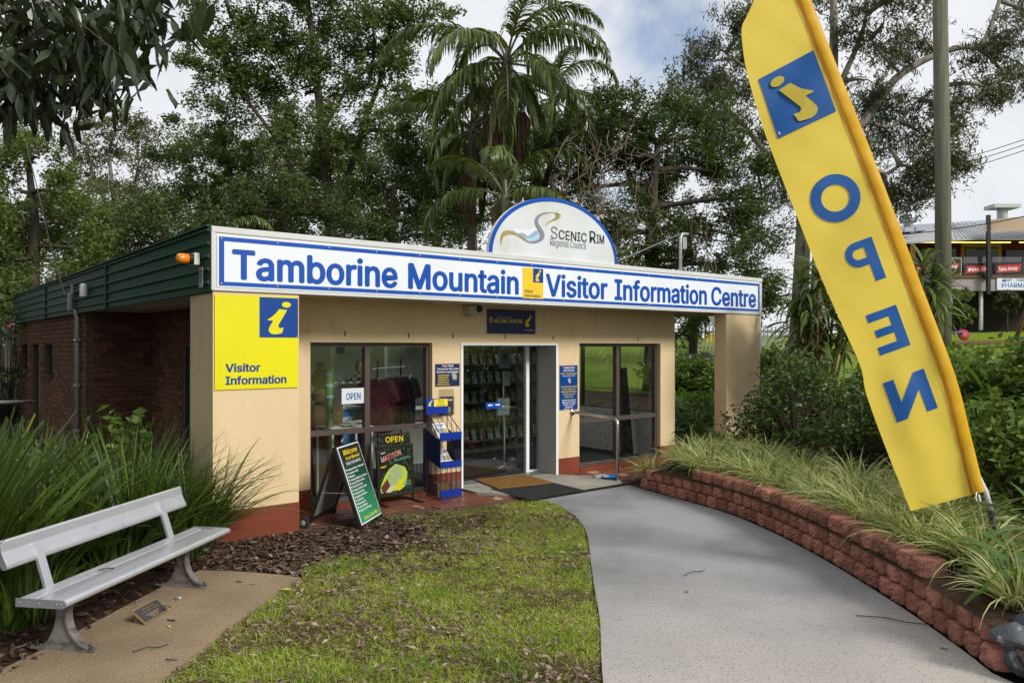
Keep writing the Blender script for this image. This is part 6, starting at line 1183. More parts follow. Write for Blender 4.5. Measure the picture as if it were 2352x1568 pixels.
# cane dracaenas
def dracaena(label, px, d, heads, seed, L_=.75):
    r = np.random.default_rng(seed); x = (px-CX)/F*d; g0 = hz(x, d); t = thing('dracaena', label, 'plant', (x, d, g0))
    for (hx, hy) in heads:
        p = AT(hx, hy, d+r.uniform(-.5, .5)); e = p-Vector((x, d, g0)); MB().tube([(e.x*.15, e.y*.2, 0), (e.x*.6, e.y*.5, e.z*.5), (e.x, e.y, e.z)], [.035, .028, .022], 6).build('cane', M_wood, t, True)
        n = 46; az = r.uniform(0, 6.28, n); zz_ = r.uniform(-.30, .06, n); base = np.stack([e.x+0*az, e.y+0*az, e.z+zz_], 1); el = np.clip(.85+zz_*3.0+r.normal(0, .25, n), -.6, 1.45); v, f = blades(base, az, el, L_*r.uniform(.7, 1.15, n), .065, r.uniform(.7, 1.8, n), 6, .05, r.uniform(-.3, .3, n), .4); np_mesh('leaf_head', v, f, M_drac, t)
    return t
dracaena('tall many-headed cane dracaena between the sign end and the banner', 1875, 13.6, [(1840, 650), (1880, 625), (1920, 640), (1860, 700), (1905, 705), (1940, 690), (1830, 720), (1885, 760), (1930, 770), (1850, 780), (1955, 740)], 111); dracaena('slim cane dracaena beside the power pole', 2120, 14.2, [(2120, 610), (2140, 650), (2110, 670), (2150, 690)], 112, .7)
# leaves of the near tree overhanging the top left corner
nl = thing('overhanging_branch', 'dark big-leaved branch hanging into the top left corner', 'tree', (-6.2, 5.2, 0)); r = np.random.default_rng(120); o0 = Vector(nl.location)
lm_ = []
M_big = leafmat('big_leaf', (.010, .020, .008), (.034, .052, .014), .22, .3, .5)
for k in range(8):
    v = []; f = []; n = 6; L_ = .24*r.uniform(.8, 1.15); W_ = .062*r.uniform(.8, 1.2); bend = r.uniform(.02, .06)
    for j in range(n+1):
        t = j/n; w = W_*.5*math.sin(math.pi*min(1, t*.93+.05))**.8*(1 if t < .9 else .5); v += [(L_*t, -w, -bend*t*t+.014+.006*math.sin(9*t+k)), (L_*t, 0, -bend*t*t), (L_*t, w, -bend*t*t+.014-.006*math.sin(8*t+k))]
    for j in range(n): f += [(3*j, 3*j+1, 3*j+4, 3*j+3), (3*j+1, 3*j+2, 3*j+5, 3*j+4)]
    me = bpy.data.meshes.new('leaf'); me.from_pydata(v, [], f); me.materials.append(M_big); me.polygons.foreach_set('use_smooth', [True]*len(f)); lm_.append(me)
mb = MB(); mb.tube([(0, 0, -.1), (0, 0, 2.2), (.4, .1, 4.0), (1.2, .2, 5.4)], [.22, .19, .15, .10], 9)
SP = [(20, 60), (70, 40), (130, 60), (190, 80), (240, 120), (290, 140), (60, 130), (120, 160), (180, 190), (230, 200), (20, 180), (70, 230), (10, 250), (150, 30), (230, 40), (300, 60), (100, 100), (340, 20), (30, 120), (270, 20), (200, 140), (110, 220), (400, -20)]
for (px, py) in SP:
    e = AT(px, py, r.uniform(5.0, 6.6))-o0; s0 = Vector((1.0+r.uniform(-.4, .6), .2, 5.1)); pts = [s0.lerp(e, k/5)+Vector((0, 0, .35*math.sin(math.pi*k/5))) for k in range(6)]; mb.tube(pts, [.028, .02, .015, .011, .008, .005], 5, False)
    for q in range(13):
        o = link('leaf', lm_[r.integers(8)], nl); p = e+Vector(r.normal(size=3)*np.array([.13, .13, .09])); o.location = p; o.rotation_euler = (r.normal()*.5, R(62)+r.normal()*.38, r.uniform(-3.14, 3.14))
E2 = np.array([AT(px, py, r.uniform(5.2, 7.0))-o0 for px, py in SP for _ in range(3)]); E2 = E2+r.normal(size=E2.shape)*.12; v, f = leafcloud(spray(E2, np.full(len(E2), .22), 14, r), .22, .06, r, .0, 1.2); prop(np_mesh('leaf_mass', v, f, M_big, nl), kind='stuff')
C = r.normal(size=(120, 3)); C /= np.linalg.norm(C, axis=1)[:, None]; C = C*(r.uniform(.4, 1, 120)**.5)[:, None]*np.array([2.6, 3.4, 2.0])+np.array([-1.2, -.6, 6.6])  # unseen crown added overhead to block sky light from the left
for q in C[::3]: branch(mb, (.2, 0, 4.6), Vector(q), .05, .01, r)
v, f = leafcloud(spray(C, np.full(120, .75), 56, r), .24, .075, r, .2, .6); np_mesh('crown', v, f, M_big, nl)
mb.build('trunk', M_bark, nl, True)
# ================================================================ GRASS, LITTER, SMALL LEAVES
M_grass = leafmat('grass_blade', (.19, .275, .03), (.43, .50, .10), .4, .5, .25, (.48, .42, .22), .88)
r = np.random.default_rng(200)
def pts_in(poly, n, r, dens_near=True):
    X = np.array([p[0] for p in poly]); Y = np.array([p[1] for p in poly]); out = []
    tot = 0
    while tot < n:
        x = r.uniform(X.min(), X.max(), n*2); y = r.uniform(max(3.8, Y.min()), Y.max(), n*2); k = inpoly(x, y, poly); out.append(np.stack([x[k], y[k]], 1)); tot += k.sum()
    return np.concatenate(out)[:n]
def nz2(p, s, o=0.0): return np.array([noise.noise(Vector((a*s, c*s, o))) for a, c in p])
P = pts_in(LAWN, 125000, r); d = np.hypot(P[:, 0], P[:, 1]); nn_ = nz2(P, 1.3)+.6*nz2(P, 4.5, 7)
edge = np.clip((P[:, 1]-8.2)/1.5, 0, 1)*np.clip((-.2-P[:, 0])/1.0, 0, 1)
keep = (nn_+r.normal(0, .30, len(P))) > -.12+.75*edge; P = P[keep]; nn_ = nn_[keep]; n = len(P)
v, f = blades(np.column_stack([P, np.zeros(n)]), r.uniform(0, 6.28, n), r.uniform(.25, 1.35, n), r.uniform(.035, .07, n)*(1+.35*np.clip(nn_, -.6, 1)), r.uniform(.004, .0065, n), r.uniform(.2, 1.5, n), 2, .1, r.uniform(-1, 1, n))
prop(np_mesh('grass', v, f, M_grass), 'short patchy green grass of the front lawn', 'grass', kind='stuff')
# bright tufts
T = np.array([(.62, 8.0), (.55, 7.2), (-.9, 4.95), (-.6, 5.1), (-1.25, 4.8), (-.2, 5.2), (-.05, 6.3), (.0, 5.0), (.5, 9.1), (.45, 7.9), (-1.7, 7.3), (-1.5, 7.45), (.35, 5.6), (-.6, 6.6)])
T = np.repeat(T, 130, 0)+r.normal(0, .10, (130*len(T), 2)); T = T[inpoly(T[:, 0], T[:, 1], LAWN)]; n = len(T)
v, f = blades(np.column_stack([T, np.zeros(n)]), r.uniform(0, 6.28, n), r.uniform(.8, 1.5, n), r.uniform(.05, .10, n), .006, r.uniform(.2, 1.2, n), 3, .05, r.uniform(-1, 1, n))
prop(np_mesh('grass_tufts', v, f, leafmat('lush_grass', (.08, .17, .012), (.17, .29, .025), .4, .45, .3)), 'brighter longer grass tufts in the front lawn', 'grass', kind='stuff')
# hillside grass seen by the pharmacy and in the gap
hp = []
for i in range(26000):
    if i < 9000: px, d = r.uniform(1545, 1760), r.uniform(16.5, 30)
    else: px, d = r.uniform(2080, 2460), r.uniform(15, 50)
    hp.append(((px-CX)/F*d, d))
hp = np.array(hp); z = np.array([hz(a, c) for a, c in hp]); n = len(hp)
dmin = np.array([math.sqrt(((EX-a)**2+(EY-c)**2).min()) for a, c in hp]); k = dmin > 4.9; hp = hp[k]; z = z[k]; n = len(hp)
v, f = blades(np.column_stack([hp, z]), r.uniform(0, 6.28, n), r.uniform(.7, 1.5, n), r.uniform(.06, .16, n), .02, r.uniform(.2, 1.0, n), 2, .1)
prop(np_mesh('hill_grass', v, f, leafmat('hill_grass_blade', (.16, .24, .03), (.26, .34, .05), .4, .5, .2)), 'bright lime grass on the hillside lawn', 'grass', kind='stuff')
# leaf litter
def litter(name, pts, zf, size, m, r, label):
    n = len(pts); C = np.column_stack([pts, np.array([zf(a, c) for a, c in pts])+r.uniform(.006, .03, n)]); a = r.uniform(0, 6.28, n); tl = r.normal(0, .22, n)
    ax_ = np.stack([np.cos(a)*np.cos(tl), np.sin(a)*np.cos(tl), np.sin(tl)], 1); s = np.stack([-np.sin(a), np.cos(a), r.normal(0, .35, n)], 1); L_ = (size[0]*r.uniform(.5, 1.4, n))[:, None]; W_ = (size[1]*r.uniform(.6, 1.3, n))[:, None]; up_ = np.array([0, 0, 1.0]); cu = (W_*r.uniform(-.1, .5, (n, 1)))
    v = np.stack([C-ax_*L_*.5, C+s*W_*.5+up_*cu, C+ax_*L_*.5+up_*cu*.5, C-s*W_*.5+up_*cu], 1).reshape(-1, 3); f = np.arange(n)[:, None]*4+np.array([[0, 1, 2, 3]])
    return prop(np_mesh(name, v, f, m), label, 'leaves', kind='stuff')
M_lit = leafmat('dry_leaf', (.09, .055, .038), (.27, .19, .145), .08, .55, .3, (.40, .31, .26), .9); M_litd = leafmat('damp_leaf', (.04, .025, .018), (.13, .085, .062), .05, .5, .35, (.24, .18, .15), .9)
P = pts_in(LAWN, 11000, r); q = nz2(P, 1.1, 4)+.5*nz2(P, 3.0, 9)+np.clip((5.6-P[:, 1])*.5, 0, .8); P = P[(q+r.normal(0, .35, len(P))) > .05]
litter('fallen_leaves', P, lambda a, c: 0.012, (.06, .022), M_lit, r, 'dry brown gum leaves scattered over the lawn')
MUL = [(-3.4, 7.35), (-2.0, 7.15), (-1.9, 7.5), (-1.3, 7.9), (-.7, 8.5), (-.6, 9.0), (-1.2, 9.4), (-1.7, 9.5), (-2.3, 8.8), (-3.1, 8.3), (-3.6, 8.2)]
P = pts_in(MUL, 4300, r); P = np.concatenate([P, pts_in([(-2.1, 7.1), (-.3, 7.3), (.2, 8.6), (.0, 9.8), (-1.6, 9.5)], 1500, r)]); P = P[r.uniform(0, 1, len(P)) < np.clip(1.15-.9*np.clip(P[:, 0]+1.2, 0, 2), .1, 1)]; litter('damp_leaf_litter', P, lambda a, c: 0.0, (.085, .03), M_litd, r, 'damp dark leaf litter by the column base')
P = pts_in([(-6, 3.8), (-3.35, 3.8), (-3.1, 5.6), (-2.95, 7.3), (-3.1, 8.2), (-4, 9), (-6, 9)], 3500, r); litter('shaded_leaf_litter', P, lambda a, c: 0.0, (.08, .028), M_litd, r, 'dark leaf litter under the mat rushes')
bp = []
for i in range(5200):
    s = r.uniform(0, TOT); p, t_ = along(s); q = p+Vector((-t_.y, t_.x, 0))*(.24+abs(r.normal(0, .55))); bp.append((q.x, q.y))
for i in range(1500): bp.append((3.35+abs(r.normal(0, .6)), r.uniform(4.2, 5.6)))
litter('garden_leaf_litter', np.array(bp), lambda a, c: hz(a, c)+.01, (.07, .026), M_litd, r, 'dark leaf litter in the raised bed')
def one_leaf(name, label, px, py, z, L_, W_, m, rot):
    o = link(name, lm_[0].copy()); o.data.materials.clear(); o.data.materials.append(m); p = G(px, py, z); o.location = (p.x, p.y, z+.004); o.rotation_euler = (R(8), 0, rot); o.scale = (L_/.24, W_/.062, .6); return prop(o, label, 'leaf')
M_yl = mat('yellow_leaf', (.46, .40, .03), (.38, .36, .05), 20, .5); M_bl = mat('brown_leaf', (.13, .085, .06), (.09, .06, .045), 20, .6)
one_leaf('fallen_leaf', 'long yellow leaf at the right edge of the bench pad', 640, 1357, .024, .12, .035, M_yl, .6); one_leaf('fallen_leaf', 'small yellow leaf near the far bench leg', 577, 1343, .024, .05, .03, M_yl, 1.2); one_leaf('fallen_leaf', 'pale leaf on the pad beyond the far bench leg', 543, 1335, .024, .07, .03, M_bl, -.4); one_leaf('fallen_leaf', 'brown curled leaf on the pad in front of the plaque', 402, 1427, .024, .10, .03, M_bl, 2.6); one_leaf('fallen_leaf', 'tiny green-yellow leaf on the pad by the plaque', 382, 1440, .024, .035, .018, M_yl, .2); one_leaf('fallen_leaf', 'dark twig-like leaf near the front of the bench pad', 380, 1516, .024, .08, .018, M_bl, .1); one_leaf('fallen_leaf', 'yellow leaf on the path against the last wall block', 2178, 1492, .022, .06, .025, M_yl, 2.2); one_leaf('fallen_leaf', 'dark leaf on the path near the wall bend', 1727, 1166, .022, .08, .03, M_bl, .3); one_leaf('fallen_leaf', 'green leaf lying mid path', 1575, 1361, .022, .06, .03, M_hedge, .9)
lp_ = one_leaf('fallen_leaf', 'dry curled leaf resting on the bronze plaque', 360, 1412, .10, .07, .04, M_bl, .4); lp_.location = (pc.x+.05, pc.y+.05, pc.z+.012); one_leaf('fallen_leaf', 'narrow brown leaf lying on the bench seat', 225, 1317, .43, .12, .02, M_bl, 1.1).location.z = .452
for k, (px, py, ln_, a, lab) in enumerate(((1600, 1315, .30, .5, 'thin bent twig on the middle of the path'), (2050, 1425, .5, -.5, 'thin dark twig curving off the wall onto the path'), (345, 1490, .22, .4, 'small dark twig on the bench pad'), (1745, 1163, .12, .6, 'short dark twig on the path near the wall bend'))):
    p = G(px, py, .03); b = MB().tube([(-ln_/2, 0, 0), (-ln_*.1, .03, .008), (ln_*.2, .0, .006), (ln_/2, .05, 0)], .004, 4); o = b.build('twig', M_bark); o.location = p; o.rotation_euler = (0, 0, a); prop(o, lab, 'twig')
bm = bmesh.new(); bmesh.ops.create_icosphere(bm, subdivisions=1, radius=.022); me = bpy.data.meshes.new('pebble'); bm.to_mesh(me); bm.free(); me.materials.append(M_galv); o = link('pebble', me); p = G(410, 1374, .03); o.location = (p.x, p.y, .036); o.scale = (1.3, 1, .8); prop(o, 'small grey pebble on the bench pad behind the plaque', 'stone')
# rocks by the last block
M_rock = mat('blue_grey_rock', (.085, .092, .105), (.055, .06, .07), 6, .7, .3, bump=.6, bscale=18, c3=(.24, .25, .26), s3=9, t3=(.6, .68))
for k, (px, py, z, s, lab) in enumerate(((2332, 1458, .28, (.15, .11, .08), 'jagged blue-grey rock on top of the wall end'), (2352, 1505, .14, (.14, .12, .11), 'dark blue-grey rock below the jagged one'), (2375, 1440, .30, (.15, .13, .11), 'dark rock behind the jagged rock at the picture edge'))):
    bm = bmesh.new(); bmesh.ops.create_icosphere(bm, subdivisions=3, radius=1)
    for q in bm.verts:
        n_ = q.co.copy(); f_ = 1+.35*noise.noise(n_*1.3+Vector((k*5, 0, 0)))+.12*noise.noise(n_*4); q.co = n_*f_
        for ax_ in (Vector((.6, .3, .7)), Vector((-.5, .6, .6)), Vector((.2, -.8, .5)), Vector((-.7, -.5, .3)), Vector((.9, -.1, -.2))):
            a_ = ax_.normalized(); e_ = q.co.dot(a_)-.72
            if e_ > 0: q.co -= a_*e_*.9
        q.co = Vector((q.co.x*s[0], q.co.y*s[1], q.co.z*s[2]))
    me = bpy.data.meshes.new('rock'); bm.to_mesh(me); bm.free(); me.materials.append(M_rock); o = link('rock', me); p = G(px, py, z); o.location = p; o.rotation_euler = (0, .15, .6*k); prop(o, lab, 'rock')

# ================================================================ POLES, WIRES, FAR THINGS
M_pole = mat('grey_green_pole', (.17, .165, .125), (.115, .115, .085), 4, .9, .1, bump=.5, bscale=20, stretch=(5, 5, .3))
p = AT(2166, 900, 16.5); g0 = hz(p.x, p.y); up_ = thing('utility_pole', 'tall weathered timber power pole right of the banner', 'pole', (p.x, p.y, g0)); MB().tube([(0, 0, -.3), (0, 0, 4), (-.12, 0, 12.5)], [.165, .155, .135], 14).build('shaft', M_pole, up_, True)
up_x = BOX('crossarm', M_wood, up_, -1.1, .9, -.14, -.28, 11.6, 11.75)
for k, (y0, y1, lab) in enumerate(((305, 400, 'topmost of three power lines at right'), (317, 412, 'middle of three power lines at right'), (330, 425, 'lowest of three power lines at right'))): 
    a_, c_ = AT(2560, y0-62, 34), AT(1960, y1+12, 44); prop(MB().tube([a_.lerp(c_, j/10)-Vector((0, 0, .5*math.sin(math.pi*j/10))) for j in range(11)], .018, 4).build('power_line', M_black), lab, 'wire', 'power lines')
a_, c_ = AT(2480, 468, 46), AT(2060, 540, 50); prop(MB().tube([a_.lerp(c_, j/8)-Vector((0, 0, .25*math.sin(math.pi*j/8))) for j in range(9)], .03, 4).build('power_line', M_black), 'thick black cable crossing in front of the pharmacy roof', 'wire')
ms = thing('roof_mast', 'short galvanised service mast on the roof right of the arched sign', 'mast', BW(8.9, .9, 3.22), ANG); zt = .98; MB().tube([(0, 0, 0), (0, 0, zt-.06), (.05, 0, zt), (.14, 0, zt+.01)], .03, 8).build('pipe', M_galv, ms, True); BOX('insulator_box', M_galv, ms, .02, .13, -.05, .05, zt-.28, zt-.06, .01); MB().tube([(.14, 0, zt), (.22, 0, zt+.02)], .02, 6).build('bracket', M_galv, ms)
mt = BW(8.9, .9, 3.22+zt); a_ = AT(1850, 480, 21); prop(MB().tube([mt.lerp(a_, j/8)-Vector((0, 0, .45*math.sin(math.pi*j/8))) for j in range(9)], .013, 5).build('service_cable', M_black), 'black cable sagging from the roof mast towards the banner', 'cable'); a_ = BW(7.4, 2.6, 3.24); prop(MB().tube([mt, mt.lerp(a_, .5), a_], .008, 4).build('stay_wire', M_galv), 'thin stay wire from the roof mast down to the roof', 'wire')
# ---- pharmacy building on the hill
PD = 55.0; pb = AT(2290, 757, PD); ph_ = thing('pharmacy_building', 'two storey restaurant and pharmacy building with grey hip roof on the hill', 'building', pb); O = -Vector(pb)
def PP(px, py, d=PD): return AT(px, py, d)+O
def pbox(name, m, px0, px1, py0, py1, d0, d1, parent=None): a_, c_ = PP(px0, py1, d0), PP(px1, py0, d0); return BOX(name, m, parent or ph_, a_.x, c_.x, d0-PD, d1-PD, a_.z, c_.z)
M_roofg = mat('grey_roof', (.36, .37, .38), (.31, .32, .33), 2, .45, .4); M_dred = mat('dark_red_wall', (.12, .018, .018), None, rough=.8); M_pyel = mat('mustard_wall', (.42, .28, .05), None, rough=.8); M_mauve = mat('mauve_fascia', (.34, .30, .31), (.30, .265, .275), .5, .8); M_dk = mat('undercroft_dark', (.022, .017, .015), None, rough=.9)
A_, B_, C_, D_, E_ = PP(2079, 556), PP(2238, 547), PP(2470, 547), PP(2470, 519, 60), PP(2183, 513, 60); L0 = PP(2050, 552, 64); rfm = MB()
rfm.add([A_, B_, E_, C_, D_, L0], [(0, 1, 2), (1, 3, 4, 2), (0, 2, 5)]); q = [p+Vector((0, 0, -.12)) for p in (A_, B_, E_, C_, D_, L0)]; rfm.add(q, [(2, 1, 0), (2, 4, 3, 1), (5, 2, 0)]); rfm.add([A_, B_, C_, q[0], q[1], q[3]], [(0, 3, 4, 1), (1, 4, 5, 2)])
rf = rfm.build('roof', M_roofg, ph_)
for k in range(28):
    t = (k+.5)/28; e = B_.lerp(C_, t); tp2 = E_.lerp(D_, t); MB().tube([e+Vector((0, 0, .03)), tp2+Vector((0, 0, .03))], .03, 4, False).build('roof_rib', M_roofg, rf)
for k in range(14):
    t = (k+.5)/14; e = A_.lerp(B_, t); MB().tube([e+Vector((0, 0, .03)), e.lerp(E_, .96)+Vector((0, 0, .03))], .025, 4, False).build('roof_rib', M_roofg, rf)
u_ = [PP(2030, 548, 61), PP(2300, 524, 61), PP(2300, 504, 67), PP(2030, 520, 67)]; MB().add(u_, [(0, 1, 2, 3)]).build('upper_roof', M_roofg, ph_); M_sol = mat('solar_panel', (.10, .13, .18), None, rough=.2)
for k in range(5):
    t0, t1 = .1+k*.17, .25+k*.17; lft = Vector((0, -.1, .12)); MB().poly([u_[0].lerp(u_[1], t0).lerp(u_[3].lerp(u_[2], t0), .25)+lft, u_[0].lerp(u_[1], t1).lerp(u_[3].lerp(u_[2], t1), .25)+lft, u_[0].lerp(u_[1], t1).lerp(u_[3].lerp(u_[2], t1), .85)+lft, u_[0].lerp(u_[1], t0).lerp(u_[3].lerp(u_[2], t0), .85)+lft]).build('solar_panel', M_sol, ph_)
for px, py, nm in ((2086, 503, 0),): c_ = PP(px, 520, 62); MB().lathe([(.35, 0), (.35, .3), (.62, .32), (.66, .6), (.62, .85), (.3, .88)], 16, c=c_).build('roof_vent', M_galv, ph_)
c_ = PP(2302, 505, 62); MB().lathe([(.38, 0), (.38, .85)], 12, c=c_).build('roof_cowl', M_galv, ph_); MB().box(c_.x-1.05, c_.x+1.05, c_.y-.7, c_.y+.7, c_.z+.86, c_.z+1.15).build('cowl_plate', M_galv, ph_)
pbox('upper_wall', M_dred, 2085, 2470, 548, 633, 58, 58.3); pbox('door_bay', M_pyel, 2208, 2300, 556, 633, 57.8, 57.99); pbox('shopfront_glass', M_void, 2218, 2293, 568, 633, 57.7, 57.79); pbox('shopfront_glass', M_void, 2116, 2196, 566, 633, 57.8, 57.99); pbox('column', M_pyel, 2095, 2103, 556, 633, 56.5, 56.8); pbox('shopfront_glass', M_void, 2310, 2400, 575, 633, 57.8, 57.99)
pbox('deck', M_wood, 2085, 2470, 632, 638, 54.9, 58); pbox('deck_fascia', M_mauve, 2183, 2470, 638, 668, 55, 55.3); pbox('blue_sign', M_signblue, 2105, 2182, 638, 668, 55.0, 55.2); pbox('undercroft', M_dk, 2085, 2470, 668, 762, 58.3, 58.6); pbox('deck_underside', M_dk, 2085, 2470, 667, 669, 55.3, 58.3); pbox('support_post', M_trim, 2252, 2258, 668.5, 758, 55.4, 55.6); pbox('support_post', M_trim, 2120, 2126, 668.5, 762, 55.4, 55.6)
for a_, c_ in ((2080, 2180), (2182, 2322), (2343, 2440)): pbox('strip_light', mat('yellow_tube', (1.0, .72, .12), None, emit=1.4) if a_ == 2080 else bpy.data.materials['yellow_tube'], a_, c_, 555.5, 557.5, 55.6, 55.7)
for px in (2140, 2211, 2277, 2349): pbox('rail_post', M_black, px-1, px+1.5, 596, 632, 55.05, 55.12)
for a_, c_ in ((2142.5, 2209), (2213.5, 2275), (2279.5, 2347), (2351.5, 2420)): pbox('balustrade_glass', M_glass, a_, c_, 590, 631.5, 55.08, 55.1)
M_bred = mat('banner_red', (.48, .025, .03), None, rough=.5)
def banner(label, px0, px1, py0, py1, body, tw):
    a_, c_ = AT(px0, py1, 54.95), AT(px1, py0, 54.95); t = thing('vinyl_banner', label, 'banner', ((a_.x+c_.x)/2, 54.95, a_.z)); w = c_.x-a_.x; h = c_.z-a_.z; BOX('backing', M_black, t, -w/2, w/2, -.02, .02, 0, h)
    MB().poly([(-w*.46, -.025, h*.12), (w*.40, -.025, h*.24), (w*.48, -.025, h*.86), (w*.40, -.025, h*.80), (-w*.42, -.025, h*.72), (-w*.38, -.025, h*.45)]).build('red_scroll', M_bred, t)
    T = Matrix.Translation((-.02*w, 0, h*.32)) @ Matrix.Rotation(R(-4), 4, 'Y'); write(t, body, 0, 0, h*.30, M_textwhite, w=w*tw, y=-.03, bold=.05, shear=.25, M=T)
banner('black and red restaurant banner reading Dine In', 2213, 2277, 604, 631, 'Dine In', .66); banner('black and red restaurant banner reading Take Away', 2285, 2348, 602, 630, 'Take Away', .72)
a_, c_ = AT(2150, 632, 54.9), AT(2209.5, 592, 54.9); pz = thing('pizza_sign', 'black square pizza sign with dashed white border on the balcony', 'sign', ((a_.x+c_.x)/2, 54.9, a_.z)); w, h = c_.x-a_.x, c_.z-a_.z; BOX('panel', M_black, pz, -w/2, w/2, -.02, .02, 0, h)
for rad, m_ in ((.42, M_amberyellow), (.39, M_black)): MB().poly([(h*rad*math.cos(k*math.pi/14), -.022 if rad > .4 else -.024, h/2+h*rad*math.sin(k*math.pi/14)) for k in range(28)]).build('round_mark', m_, pz)
MB().poly([(-w*.42, -.027, h*.36), (w*.36, -.027, h*.42), (w*.40, -.027, h*.68), (-w*.38, -.027, h*.62)]).build('red_scroll', M_bred, pz); write(pz, 'Pizza', 0, h*.42, h*.20, M_textwhite, w=w*.62, y=-.03, bold=.05, shear=.25)
for k in range(12): flat(pz, 'border_dash', M_textwhite, -w*.46+k*w*.08, -w*.46+k*w*.08+w*.045, h*.95, h*.98, -.025); flat(pz, 'border_dash', M_textwhite, -w*.46+k*w*.08, -w*.46+k*w*.08+w*.045, h*.02, h*.05, -.025)
for k in range(6): flat(pz, 'border_dash', M_textwhite, w*.455, w*.48, h*.08+k*h*.15, h*.08+k*h*.15+h*.08, -.025)
banner('red and black restaurant banner half hidden by the dracaena', 2100, 2142, 606, 632, 'Dine In', .7)
a_, c_ = AT(2289, 666, 54.97), AT(2420, 634, 54.97); px_ = thing('pharmacy_sign', 'white pharmacy sign with blue lettering on the deck fascia', 'sign', (a_.x, 54.97, a_.z)); w, h = c_.x-a_.x, c_.z-a_.z; BOX('panel', M_signwhite, px_, 0, w, -.05, .0, 0, h); s_ = PD/F
write(px_, 'MT. TAMBORINE', 24*s_, h*.60, h*.24, M_signblue, y=-.055, bold=.0, align='L', w=70*s_); write(px_, 'PHARMACY', 11*s_, h*.18, h*.32, M_signblue, y=-.055, bold=.01, align='L', w=76*s_); MB().poly([((17+6*math.cos(k*math.pi/8))*s_, -.055, h*.72-abs(math.sin(k*math.pi/8))*h*.14 if k <= 8 else h*.72) for k in range(9)]).build('bowl_symbol', M_signblue, px_)
for k in range(3): MB().tube([((13.5+k*3)*s_, -.055, h*.75), ((14.5+k*3)*s_, -.055, h*.82), ((14+k*3)*s_, -.055, h*.90)], .018, 4).build('steam_mark', M_signblue, px_)
sp_ = thing('shade_sail_post', 'tall black steel post in front of the balcony', 'post', AT(2270, 676, 54.6)); lo_, hi_ = AT(2270, 676, 54.6), AT(2270, 494, 54.6); MB().box(-.11, .11, -.11, .11, 0, hi_.z-lo_.z).build('shaft', M_black, sp_); BOX('bracket', M_black, sp_, -.25, .25, -.05, .3, 1.2, 1.4)
sl = [AT(2256, 531, 54.5), AT(2272, 505, 54.5), AT(2400, 492, 57), AT(2400, 530, 54.5)]; b = MB(); n = 8
for i in range(n+1):
    for j in range(n+1): s, t = i/n, j/n; q = sl[0].lerp(sl[3], s).lerp(sl[1].lerp(sl[2], s), t); b.v.append(tuple(q-Vector((0, 0, .35*math.sin(math.pi*s)*math.sin(math.pi*t)))-sl[0]))
b.f = [(i*(n+1)+j, (i+1)*(n+1)+j, (i+1)*(n+1)+j+1, i*(n+1)+j+1) for i in range(n) for j in range(n)]; o = b.build('shade_sail', mat('tan_shade_cloth', (.30, .22, .15), None, rough=.9), smooth=True); o.location = sl[0]; prop(o, 'tan shade sail stretched above the restaurant balcony', 'shade sail')
for k, px in enumerate((2252, 2299)):
    a_ = AT(px, 630, 56.3); t = thing('red_chair', ('red chair left of the black post on the balcony', 'red chair right of the black post on the balcony')[k], 'chair', a_, .3); M_rc = mat('red_plastic', (.40, .03, .02), None, rough=.4) if k == 0 else bpy.data.materials['red_plastic']; BOX('seat', M_rc, t, -.22, .22, -.2, .2, .43, .46); BOX('backrest', M_rc, t, -.22, .22, .17, .2, .5, .9)
    for x in (-.2, .2):
        for y in (-.18, .18): BOX('leg', M_rc, t, x-.015, x+.015, y-.015, y+.015, 0, .43)
def small_tree(label, px, py, d, rpx, rz, seed, m, base):
    r = np.random.default_rng(seed); c_ = AT(px, py, d); g0 = AT(px, base, d).z; t = thing('garden_tree', label, 'tree', (c_.x, d, g0)); zc = c_.z-g0; rad = rpx*d/F; mb = MB().tube([(0, 0, -.3), (.03, 0, zc*.5), (0, 0, zc)], [.07, .05, .03], 6); C = r.normal(size=(45, 3)); C /= np.linalg.norm(C, axis=1)[:, None]; C = C*(r.uniform(.3, 1, 45)**.5)[:, None]*np.array([rad, rad, rad*rz])+np.array([0, 0, zc])
    for q in C[::3]: branch(mb, (0, 0, zc*.6), q, .03, .008, r)
    mb.build('trunk', M_bark, t, True); v, f = leafcloud(spray(C, np.full(45, rad*.33), 110, r), .2, .10, r); np_mesh('crown', v, f, m, t)
small_tree('ball-headed young tree under the pharmacy sign', 2313, 692, 53.5, 26, .9, 131, leafmat('bronze_green_leaf', (.05, .055, .025), (.12, .11, .05), .2, .5, .3), 760); small_tree('bright green bushy tree right behind the power pole', 2205, 705, 50, 32, 1.5, 132, M_l5, 770); small_tree('young tree cut by the right picture edge', 2385, 690, 53.5, 28, .9, 133, M_l1, 760)
# playground
sg = thing('swing_frame', 'sloping brown leg of a playground swing frame at right', 'swing', AT(2326, 792, 30)); MB().tube([(0, 0, -.1), (1.25, .2, 2.9)], .085, 10).build('leg', M_wood, sg, True); MB().tube([(2.6, .2, -.1), (1.25, .2, 2.9)], .085, 10).build('leg', M_wood, sg, True); MB().tube([(1.2, .2, 2.88), (4.6, .9, 2.88)], .07, 10).build('crossbar', M_wood, sg, True)
o = AT(2213, 786, 29); ss2 = thing('spring_rider', 'red disc of a playground rider with a blue bar', 'play equipment', o); MB().lathe([(.21, -.03), (.22, 0), (.21, .03)], 24, M=Matrix.Translation((0, 0, .28)) @ Matrix.Rotation(R(70), 4, 'X')).build('disc', mat('faded_red', (.30, .03, .03), None, rough=.5), ss2, True); MB().tube([(-.05, -.05, .35), (-.6, .0, .37)], .035, 8).build('handle_bar', M_signblue, ss2)
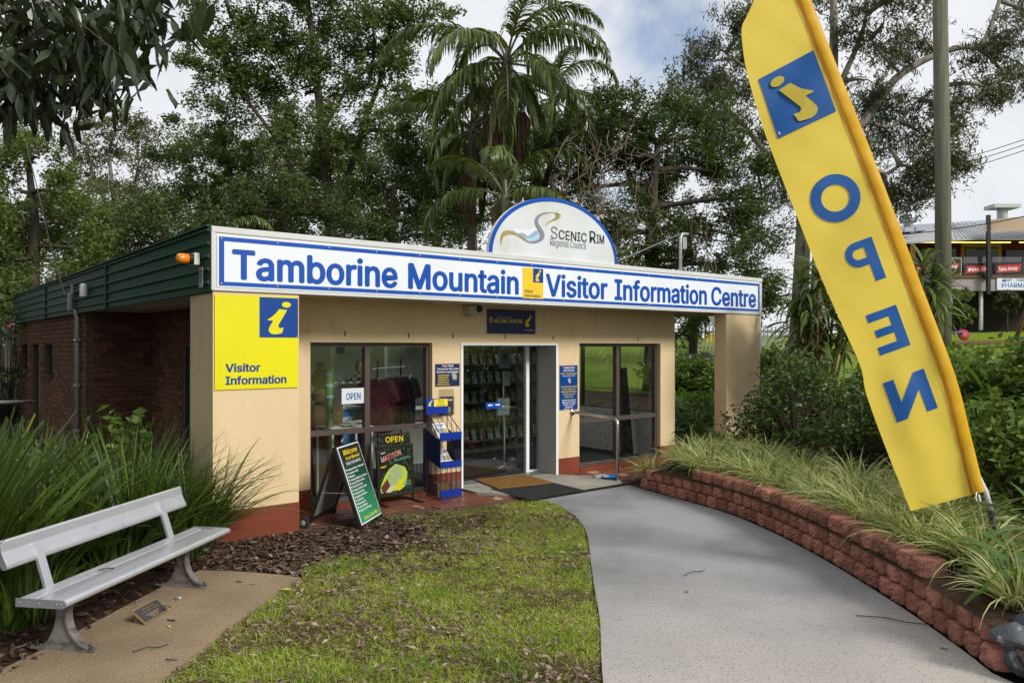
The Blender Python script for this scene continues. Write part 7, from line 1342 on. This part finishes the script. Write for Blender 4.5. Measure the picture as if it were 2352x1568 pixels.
pe_ = [AT(2190, 795, 27), AT(2290, 793, 27), AT(2400, 792, 27)]; prop(MB().tube([Vector((p.x, p.y, hz(p.x, p.y)+.08)) for p in pe_], .10, 8).build('timber_edging', M_wood), 'low timber edging in front of the playground', 'edging')
gb = thing('green_bench', 'dark green bench end by the swing frame', 'bench', AT(2345, 803, 28)); BOX('seat', M_green, gb, -.3, .9, -.2, .2, .38, .46); BOX('leg', M_green, gb, -.2, -.1, -.15, .15, -.1, .38); BOX('leg', M_green, gb, .7, .8, -.15, .15, -.1, .38)
# things in the gap beyond the entrance wall
fx = [AT(1592, 806, 32), AT(1660, 806, 32)]; pf = thing('picket_fence', 'grey picket fence far behind the slim column', 'fence', fx[0])
for k in range(24): x = k*.16; BOX('picket', M_galv, pf, x, x+.05, 0, .04, -.2, 1.0)
BOX('rail', M_galv, pf, -.05, 3.85, .041, .08, .75, .82); BOX('rail', M_galv, pf, -.05, 3.85, .041, .08, .1, .17)
f2 = AT(1752, 800, 30); pg = thing('metal_gate', 'grey metal gate right of the slim column', 'gate', f2)
for k in range(8): BOX('bar', M_galv, pg, k*.1, k*.1+.025, 0, .025, -.1, .7)
BOX('rail', M_galv, pg, -.02, .76, .026, .05, .66, .70); BOX('gate_post', M_galv, pg, -.1, -.03, 0, .07, -.2, 1.4)
rs = AT(1646, 830, 27); t = thing('road_sign', 'back of a triangular road sign on a thin grey pole', 'sign', (rs.x, rs.y, hz(rs.x, rs.y))); zc = AT(1646, 740, 27).z-hz(rs.x, rs.y); MB().tube([(0, 0, -.2), (0, 0, zc+.3)], .03, 8).build('post', M_galv, t); MB().prism([(-.38, .33), (.38, .33), (0, -.33)], lambda a, b, q: (a, q, zc+b), -.035, -.031).build('plate', M_galv, t)
lw = thing('stone_edging', 'low dark stone edging at the top of the gap lawn', 'wall', AT(1560, 826, 28)); random.seed(9)
for k in range(9): o = BOX('stone', M_rock, lw, k*.28, k*.28+.26, 0, .25, -.15, random.uniform(.18, .28), .02)
yw = AT(1632, 785, 33.5); o = BOX('yellow_barrier', M_amberyellow, None, -.25, .25, 0, .08, 0, .35); o.location = yw; prop(o, 'small yellow barrier panel beyond the picket fence', 'barrier')
o = MB().tube([AT(-40, 925, 12), AT(78, 922, 14.5)], .03, 8).build('side_handrail', M_galv, None, True); prop(o, 'grey steel rail end at the left picture edge', 'handrail')
